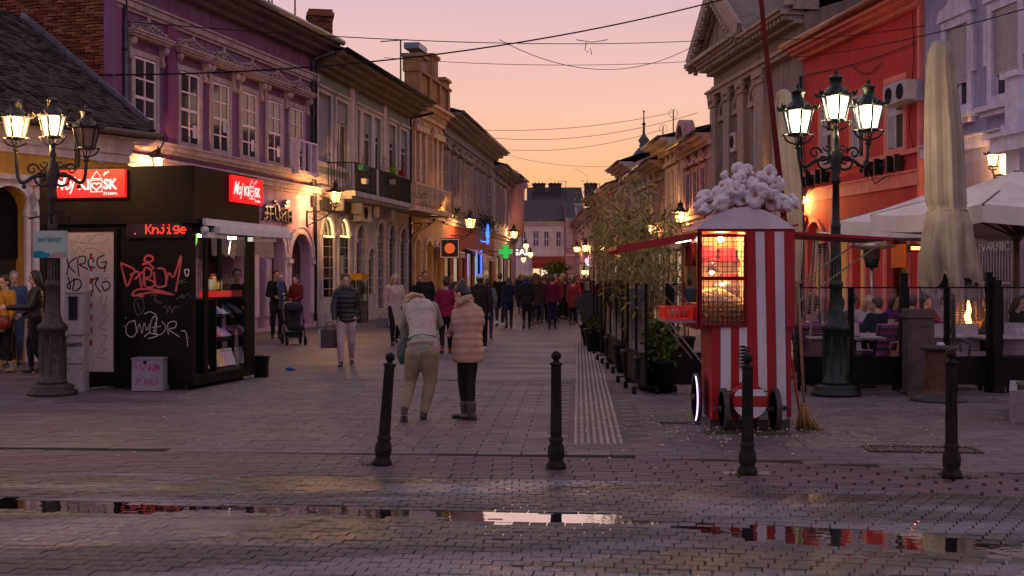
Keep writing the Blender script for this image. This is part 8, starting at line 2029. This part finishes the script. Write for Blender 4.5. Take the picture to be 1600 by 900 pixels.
# mirror naming: R is the side of the right-hand leg in the picture
person('person bending forward in a pale quilted vest and khaki joggers, nearest the camera', g, 0, J, vestm, khaki, blond, 1.7, skin2, .0115, CM('shoe_black', (.015, .013, .013), .5), top_r=1.03, hairstyle='shoulder', puffy=.7, vest=sage, leg_r=1.18, cat='person')
bag = thing('handbag', 'teal dark handbag hanging from the bending person', 'bag', g+JX(628, 566, .42)); b = MB(); b.loft([(0, 0, -.05), (0, 0, .05), (-.01, 0, .2), (-.02, 0, .26)], [.06, .1, .085, .03], [.05, .06, .045, .02], n=12); b.build('pouch', CM('bag_teal', (.05, .07, .075), .5), bag); b = MB(); b.tube([(-.06, 0, .24), (-.06, .02, .5), (.02, .02, .62), (.06, 0, .24)], .008, 5); b.build('strap', CM('bag_teal', (0, 0, 0)), bag)
d2 = 14.4; g = Vector(((727-800)/FPX*d2, d2, 0)); q = d2/FPX
def JX(x, y, dy=0.): return Vector(((x-727)*q, dy, CH+(HOR-y)*q))
J = stand(h=1.66, lean=.06)
J['pel'] = JX(731, 545); J['waist'] = JX(731, 521, .02); J['chest'] = JX(731, 499, .03); J['neck'] = JX(728, 475, .04); J['head'] = JX(721, 459, .07); J['face'] = Vector((-.8, .5, -.5))
J['hipR'] = JX(737, 553); J['hipL'] = JX(725, 553); J['kneeR'] = JX(736, 598, -.02); J['kneeL'] = JX(722, 597, .05); J['ankR'] = JX(737, 644, -.06); J['ankL'] = JX(727, 645, .06); J['toeR'] = JX(722, 652, .02); J['toeL'] = JX(709, 652, .12)
J['shR'] = JX(743, 487, .0); J['elR'] = JX(746, 516, .06); J['wrR'] = JX(734, 536, .18); J['shL'] = JX(717, 486, .06); J['elL'] = JX(710, 514, .12); J['wrL'] = JX(704, 520, .3); J['hem'] = JX(731, 566)
beige = CM('beige_puffer', (.45, .28, .22), .7)
person('person in a puffed beige hooded coat and black trousers beside the bending one', g, 0, J, beige, blkc, blkh, 1.66, skin2, .0115, CM('boot_brown', (.06, .04, .04), .5), coat_len=.6, top_r=1.12, hairstyle='bun', puffy=.95, flare=.95, hood=mat('fur_beige', (.42, .28, .2), (.3, .19, .13), 40, .95), boots=True, leg_r=.86)
# --- woman in black jacket walking towards the camera
def at(x, yfeet, dy=0.): g_ = G(x, yfeet); return Vector((g_.x, g_.y+dy, 0))
fur = mat('fur_brown', (.2, .12, .07), (.12, .07, .04), 40, .95)
J = stand(.55, arms=(-.3, .5), h=1.68, bend=(.3, .1)); g = at(541, 573)
person('woman in black puffer jacket with fur collar and pale trousers, walking this way', g, .08, J, CM('black_puffer', (.014, .013, .018), .45), CM('pale_pink', (.5, .36, .38)), blkh, 1.68, skin2, .016, None, coat_len=.84, top_r=1.08, hairstyle='short', puffy=1.2, hood=fur, faced=True, leg_r=1.1)
bag = thing('paper_bag', 'flat dark shopping bag with pale edges held by the woman in the black puffer jacket', 'bag', (g.x-.28, g.y-.12, .35), .5); b = MB(); b.bx(-.2, .2, -.05, .05, 0, .34); b.build('bag_body', CM('bag_dark', (.06, .035, .04), .5), bag); b = MB(); b.bx(-.205, -.2, -.052, .052, 0, .34); b.bx(.2, .205, -.052, .052, 0, .34); b.build('edges', mat('paper', (0, 0, 0)), bag); b = MB(); b.tube([(-.1, 0, .34), (-.03, 0, .47), (.03, 0, .47), (.1, 0, .34)], .006, 4); b.build('handle', iron, bag)
# --- couple with stroller
g = at(432, 530); J = stand(h=1.8, bend=(1.1, .8), arms=(.5, .2))
person('man in a dark coat holding a small child beside the stroller', g, .5, J, blkc, blkc, blkh, 1.8, skin, .018, None, coat_len=.72, faced=True)
J = stand(h=.86, bend=(.5, .5)); bb = person('small child in a blue suit and white hat in the arms of the man', (g.x+.16, g.y-.28, .82), 1.2, J, CM('baby_blue', (.07, .1, .2)), CM('baby_blue', (0, 0, 0)), None, .8, skin2, .016, top_r=1.4, cap=(CM('white_knit', (.6, .58, .6)), 0), leg_r=1.2, fingers=False)
g = at(463, 527); J = stand(h=1.66, bend=(.7, .7), arms=(.6, .6))
person('woman in a red jacket with brown fur collar standing behind the stroller', g, -.5, J, CM('dark_red', (.14, .02, .025)), blkc, brownh, 1.66, skin2, .018, None, coat_len=.84, hood=fur, hairstyle='bun', faced=True)
g = at(459, 538); t = thing('stroller', 'black baby stroller parked before the woman in red', 'stroller', (g.x, g.y, 0), .35)
for sx_ in (-1, 1):
    for sy_, r in ((-1, .11), (1, .13)):
        b = MB(); T = Matrix.Translation((sx_*.22, sy_*.33, r)) @ Matrix.Rotation(pi/2, 4, 'Y'); b.lathe([(r*.75, -.02), (r, -.02), (r, .02), (r*.75, .02), (r*.75, -.02)], n=14, T=T); b.lathe([(0, -.015), (.03, -.015), (.03, .015), (0, .015)], n=8, T=T)
        for k in range(5): a = k*2*pi/5; b.bar((sx_*.22, sy_*.33, r), (sx_*.22, sy_*.33+r*.8*cos(a), r+r*.8*sin(a)), .01, .01, up=(1, 0, 0))
        b.build('wheel', iron, t)
    b = MB(); b.tube([(sx_*.22, -.33, .11), (sx_*.24, 0, .5), (sx_*.24, .3, .95), (sx_*.22, .42, 1.05)], .015, 5); b.tube([(sx_*.22, .33, .13), (sx_*.24, -.1, .6)], .015, 5); b.build('frame_tube', iron, t)
MB().tube([(-.22, .42, 1.05), (0, .45, 1.07), (.22, .42, 1.05)], .018, 6).build('handle', iron, t); sc_ = CM('stroller_fabric', (.025, .024, .03))
b = MB(); b.loft([(0, -.3, .38), (0, -.1, .42), (0, .1, .5), (0, .25, .85)], [.2, .2, .2, .2], [.06, .1, .12, .08], side=(1, 0, 0), n=12); b.build('seat', sc_, t); b = MB(); b.loft([(0, .28, .8), (0, .12, .98), (0, -.1, .95), (0, -.2, .82)], [.18, .21, .21, .2], [.05, .05, .04, .02], side=(1, 0, 0), n=12); b.build('canopy', sc_, t)
b = MB(); b.bx(-.18, .18, -.2, .25, .18, .3); b.build('basket', sc_, t)
# --- woman in the long pink coat, two men, magenta jacket, white cap ...
g = at(617, 540); J = stand(.3, arms=(.1, -.1), h=1.7)
person('blond woman in a long pale pink double breasted coat', g, .45, J, CM('pale_coat', (.55, .4, .37)), blkc, blond, 1.7, skin2, .016, None, coat_len=.5, flare=1.1, hairstyle='shoulder', faced=True)
bag = thing('handbag', 'grey trapeze handbag of the woman in the long pink coat', 'bag', (g.x-.28, g.y-.1, .42), .3); b = MB(); b.prism([(-.17, 0), (.17, 0), (.12, .24), (-.12, .24)], -.05, .05); b.build('bag_body', CM('bag_grey', (.14, .12, .15), .5), bag); b = MB(); b.tube([(-.07, 0, .24), (0, 0, .4), (.07, 0, .24)], .008, 5); b.build('handle', CM('bag_grey', (0, 0, 0)), bag)
def P2(x, yhead, yfeet, face, label, top, bot, hair, stride=.4, **kw):
    """place by feet row; height from head row"""
    g_ = G(x, yfeet); h = (yfeet-yhead)*g_.y/FPX*1.0; h = min(max(h, 1.5), 1.95)
    J_ = stand(stride, arms=kw.pop('arms', (.3, -.3)), h=h, bend=kw.pop('bend', (.15, .15)), width=kw.pop('width', 1.))
    vox = .02 if g_.y < 30 else .028 if g_.y < 45 else .04
    kw.setdefault('fingers', g_.y < 26)
    return person(label, (g_.x, g_.y, 0), face, J_, top, bot, hair, h, vox=vox, **kw)
away = pi
P2(664, 424, 528, .3, 'taller man in dark jacket behind the pair, left of the street centre', blkc, blkc, brownh, .2, faced=True)
P2(656, 431, 526, .2, 'young man with dark hair in a black zipped jacket facing the camera', CM('charcoal', (.03, .03, .035)), blkc, brownh, .3, faced=True)
P2(697, 434, 553, away+.1, 'person in a magenta jacket and black leggings with red shoes walking away', CM('magenta', (.26, .02, .06)), blkc, blkh, .45, hairstyle='bun', top_r=1.02, shoe=CM('red_shoe', (.3, .02, .03)))
P2(716, 440, 540, away, 'dark haired person just behind the puffed beige coat, walking away', blkc, blkc, blkh, .3, hairstyle='long')
P2(750, 430, 549, away-.1, 'man in a white cap and brown jacket walking away with white shoes', CM('brown_jacket', (.035, .025, .02)), blkc, blkh, .5, cap=(CM('white_cap', (.62, .6, .65)), 1), top_r=1.15, coat_len=.8, hood=mat('fur_dark', (.09, .06, .045), (.05, .035, .03), 40, .95), shoe=CM('white_shoe', (.55, .55, .6)), width=1.1)
P2(762, 436, 530, away, 'person in a blue top half hidden behind the man in the white cap', CM('steel_blue', (.12, .14, .2)), jean, brownh, .3)
P2(705, 429, 500, .2, 'man with bare head facing the camera behind the magenta jacket', CM('grey_coat', (.06, .05, .05)), blkc, brownh, .3, faced=True)
P2(722, 434, 497, -.2, 'woman facing the camera between the magenta jacket and the white cap', CM('plum', (.07, .03, .05)), blkc, brownh, .3, hairstyle='long', faced=True)
P2(781, 427, 510, away, 'man in a black jacket and dark grey trousers walking away, left of the navy one', CM('black2', (.012, .012, .014)), CM('dark_grey', (.035, .033, .035)), blkh, .25, top_r=1.08, shoe=CM('white_shoe', (0, 0, 0)))
P2(795, 434, 513, away+.1, 'person in a navy puffer and jeans with hands behind the back', navy, CM('indigo', (.02, .035, .08)), blkh, .5, puffy=1., bend=(-.5, -.5), arms=(-1, -1), hairstyle='shoulder', boots=True)
P2(823, 432, 514, away, 'person in a black parka with blue scarf walking away in mid street', blkc, blkc, blkh, .3, coat_len=.78, top_r=1.12, hood=CM('blue_scarf', (.02, .06, .2)), boots=True)
P2(850, 431, 505, away, 'person carrying a green backpack walking away', CM('charcoal', (0, 0, 0)), blkc, brownh, .35)
g = G(850, 505); bag = thing('backpack', 'green backpack on the back of a walking person', 'backpack', (g.x, g.y-.2, 1.0)); b = MB(); b.loft([(0, 0, 0), (0, -.02, .1), (0, -.02, .3), (0, .02, .42)], [.13, .15, .14, .07], [.08, .1, .09, .04], side=(1, 0, 0), n=12); b.build('pack', CM('green_pack', (.01, .14, .07)), bag); b = MB(); b.bx(-.1, .1, -.14, -.09, .05, .2); b.build('pocket', CM('green_pack', (0, 0, 0)), bag)
P2(863, 431, 514, away, 'person in a plum magenta padded jacket with dark jeans walking away', CM('wine', (.12, .012, .045)), navy, blkh, .2, top_r=1.12, puffy=.6, hairstyle='short')
P2(883, 433, 500, away+.1, 'person in black close behind the plum jacket', blkc, blkc, brownh, .3)
P2(897, 433, 505, away-.15, 'person in a bright red hooded jacket and blue jeans walking away', CM('bright_red', (.42, .015, .02)), CM('blue_jeans', (.04, .08, .18)), brownh, .35, top_r=1.15, hairstyle='bun')
P2(904, 428, 480, away, 'second person in a red coat farther up the street', CM('red2', (.35, .015, .015)), blkc, brownh, .3, coat_len=.7)
P2(808, 434, 486, .1, 'woman in a tan jacket walking towards the camera in the crowd', CM('tan', (.22, .13, .06)), CM('pale_pink', (0, 0, 0)), brownh, .3, hairstyle='long')
P2(838, 436, 476, .1, 'person in a pale pink top in the far crowd', CM('pale_top', (.4, .3, .28)), jean, brownh, .3)
# --- left edge group
g = at(8, 582); J = stand(.2, h=1.66, bend=(.2, .9), arms=(.2, .3))
person('woman in a yellow jacket over grey with a pale face mask, at the left edge', g, -.5, J, CM('mustard', (.5, .24, .03)), blkc, brownh, 1.68, skin2, .014, CM('boot_tan', (.35, .25, .18)), coat_len=.72, hairstyle='short', faced=True, boots=True)
b = MB(); 
bag = thing('handbag', 'shiny red handbag carried by the woman in the yellow jacket', 'bag', (g.x+.05, g.y-.3, .86)); b = MB(); b.loft([(0, 0, -.1), (0, 0, -.06), (0, 0, .08), (0, 0, .13)], [.13, .19, .17, .1], [.05, .08, .07, .03], n=14, side=(1, 0, 0)); b.build('bag_body', CM('bag_red', (.25, .015, .015), .3), bag); b = MB(); b.tube([(-.14, 0, .1), (-.08, .02, .4), (.05, .02, .45), (.14, 0, .1)], .009, 5); b.build('strap', CM('bag_red', (0, 0, 0)), bag)
g = at(56, 584); J = stand(.25, h=1.74, bend=(1.0, .5), arms=(.8, .3))
person('dark haired woman in a long black padded coat talking to the woman in yellow', g, -1.15, J, CM('black_long', (.012, .011, .014), .4), blkc, blkh, 1.74, skin2, .014, CM('shoe_black', (0, 0, 0)), coat_len=.58, puffy=.9, hairstyle='shoulder', faced=True)
g = at(22, 572); J = stand(.1, h=1.74)
person('person in a blue jacket behind the woman in yellow', g, .4, J, CM('blue_jacket', (.05, .09, .2)), jean, mat('hair_grey', (.25, .2, .18)), 1.74, skin2, .018, None, coat_len=.84, faced=True)
# --- man inside the kiosk
p = KS.w(KS.u(369, -.6), -.6, .14); J = stand(0, h=1.64, bend=(.8, .4), arms=(.5, .3), lean=.05)
person('man in a black tracksuit top with red stripes standing inside the kiosk', p, KS.rz-1.0, J, CM('track_black', (.014, .013, .015)), blkc, blkh, 1.64, skin, .015, faced=True)
# --- seated guests
def sit(h=1.7, lean=.05, tbl=.5):
    J_ = stand(h=h); k = h/1.7; V3 = lambda x, y, z: Vector((x*k, y*k, z*k)); dz = -.4
    for n_ in ('pel', 'waist', 'chest', 'neck', 'head'): J_[n_] = Vector(J_[n_])+Vector((0, .02-lean*(J_[n_].z/k-.93), dz*k))
    for s, nm in ((-1, 'R'), (1, 'L')):
        J_['hip'+nm] = V3(s*.09, 0, .52); J_['knee'+nm] = V3(s*.12, -.42, .53); J_['ank'+nm] = V3(s*.12, -.4, .09); J_['toe'+nm] = V3(s*.12, -.56, .04)
        J_['sh'+nm] = Vector(J_['sh'+nm])+Vector((0, -lean*.4, dz*k)); J_['el'+nm] = J_['sh'+nm]+V3(s*.05, -.12, -.24); J_['wr'+nm] = J_['el'+nm]+V3(-s*.08, -.24, .03)
    return J_
def seated(px, d, rz, label, top, hair, style='short', **kw):
    person(label, (*wpt(px, d)[:2], 0.02), rz, sit(), top, blkc, hair, 1.7, skin2, .022, coat_len=.9, hairstyle=style, seated=True, fingers=False, faced=abs(rz) < 1.2, **kw)
seated(1358, 20.8, .2, 'long haired woman sitting by the mushroom heater facing the camera', CM('cafe_white', (.4, .38, .42)), blond, 'long')
seated(1332, 22.8, 2.4, 'dark haired guest in a pale sweater seated with back turned by the red wall', CM('cafe_white', (0, 0, 0)), blkh)
seated(1372, 20.0, -2.6, 'guest in a blue jacket seated behind the post by the tan chair', navy, brownh)
seated(1446, 20.8, .4, 'guest in a red sweater seated before the infrared heater', CM('cafe_red', (.35, .03, .03)), blkh, 'bun')
seated(1426, 21.6, 2.9, 'short haired man in brown seated behind the pillar bin', CM('cafe_brown', (.06, .04, .035)), brownh)
seated(1548, 19.6, -1.9, 'long haired guest in a brown fur jacket seated behind the paired posts', CM('cafe_fur', (.13, .085, .06)), brownh, 'long', puffy=.6)
seated(1588, 20.4, .9, 'guest in black with raised hands seated at the right edge', blkc, blkh, 'shoulder')
seated(1600, 21.5, 2.5, 'bearded guest in dark clothes seated at the far right edge', CM('charcoal', (0, 0, 0)), blkh)
seated(1270, 21.2, 2.0, 'guest in a pale pink jacket seated beyond the patio heater', CM('cafe_pink', (.42, .25, .28)), brownh, 'shoulder')
seated(1310, 21.2, 2.6, 'guest in a grey coat seated with back turned between heater and lamp post', CM('far_grey', (.1, .09, .1)), blkh, 'shoulder')
seated(1398, 22.6, .5, 'guest in a purple top facing the camera left of the pillar bin', CM('cafe_purple', (.16, .05, .16)), brownh, 'long')
seated(1476, 22.2, .3, 'guest in white facing the camera behind the closed parasol pole', CM('cafe_white', (0, 0, 0)), brownh)
# --- far crowd: every walker its own thing, sharing a few figures
random.seed(21)
ctop = [CM('far_%d' % i, c) for i, c in enumerate(((.02, .02, .024), (.05, .03, .03), (.02, .03, .06), (.2, .03, .03), (.12, .1, .1), (.05, .06, .04), (.3, .22, .2), (.09, .02, .05)))]
cn = ['black', 'dark brown', 'navy', 'red', 'grey', 'olive', 'pale', 'plum']; pro = []
for i in range(8):
    J = stand((.3, .5, .2)[i % 3], h=1.7); o = person('crowd walker', (0, 0, 0), 0, J, ctop[i], blkc if i % 2 else jean, (blkh, brownh, blond)[i % 3], 1.7, vox=.045, hairstyle=('short', 'long', 'pony')[i % 3], coat_len=(.84, .65)[i % 2], fingers=False); pro.append(o)
spots = []
while len(spots) < 112:
    px = random.uniform(812, 920); d = random.choice((random.uniform(42, 60), random.uniform(50, 80), random.uniform(60, 130)))
    x = (px-800)/FPX*d
    if px > 905 and d < 75 or px < 830 and d < 48: continue
    if all((x-a)**2+(d-b_)**2*.5 > .4 for a, b_ in spots): spots.append((x, d))
spots.sort(key=lambda s: s[0]/s[1]); OR = ['leftmost', 'second from left', 'third from left', 'fourth from left', 'fifth from left', 'sixth from left', 'seventh from left', 'eighth from left', 'ninth from left', 'tenth from left', 'eleventh from left', 'twelfth from left', 'thirteenth from left', 'rightmost']
for i, (x, d) in enumerate(spots):
    k = i % 8; f = random.random() < .75
    lbl = '%s of the distant walkers in %s, seen from %s' % (OR[i//8], cn[k], 'behind' if f else 'the front')
    rz = (pi if f else 0)+random.uniform(-.3, .3); grp = 'walkers in the far crowd'
    if i < 8: o = pro[i]; o.location = (x, d, 0); o.rotation_euler = (0, 0, rz)
    else: o = copy_tree(pro[k], None, lbl, (x, d, 0), rz)
    s_ = random.uniform(.92, 1.06); o.scale = (s_, s_, s_); o['label'] = lbl; o['group'] = grp
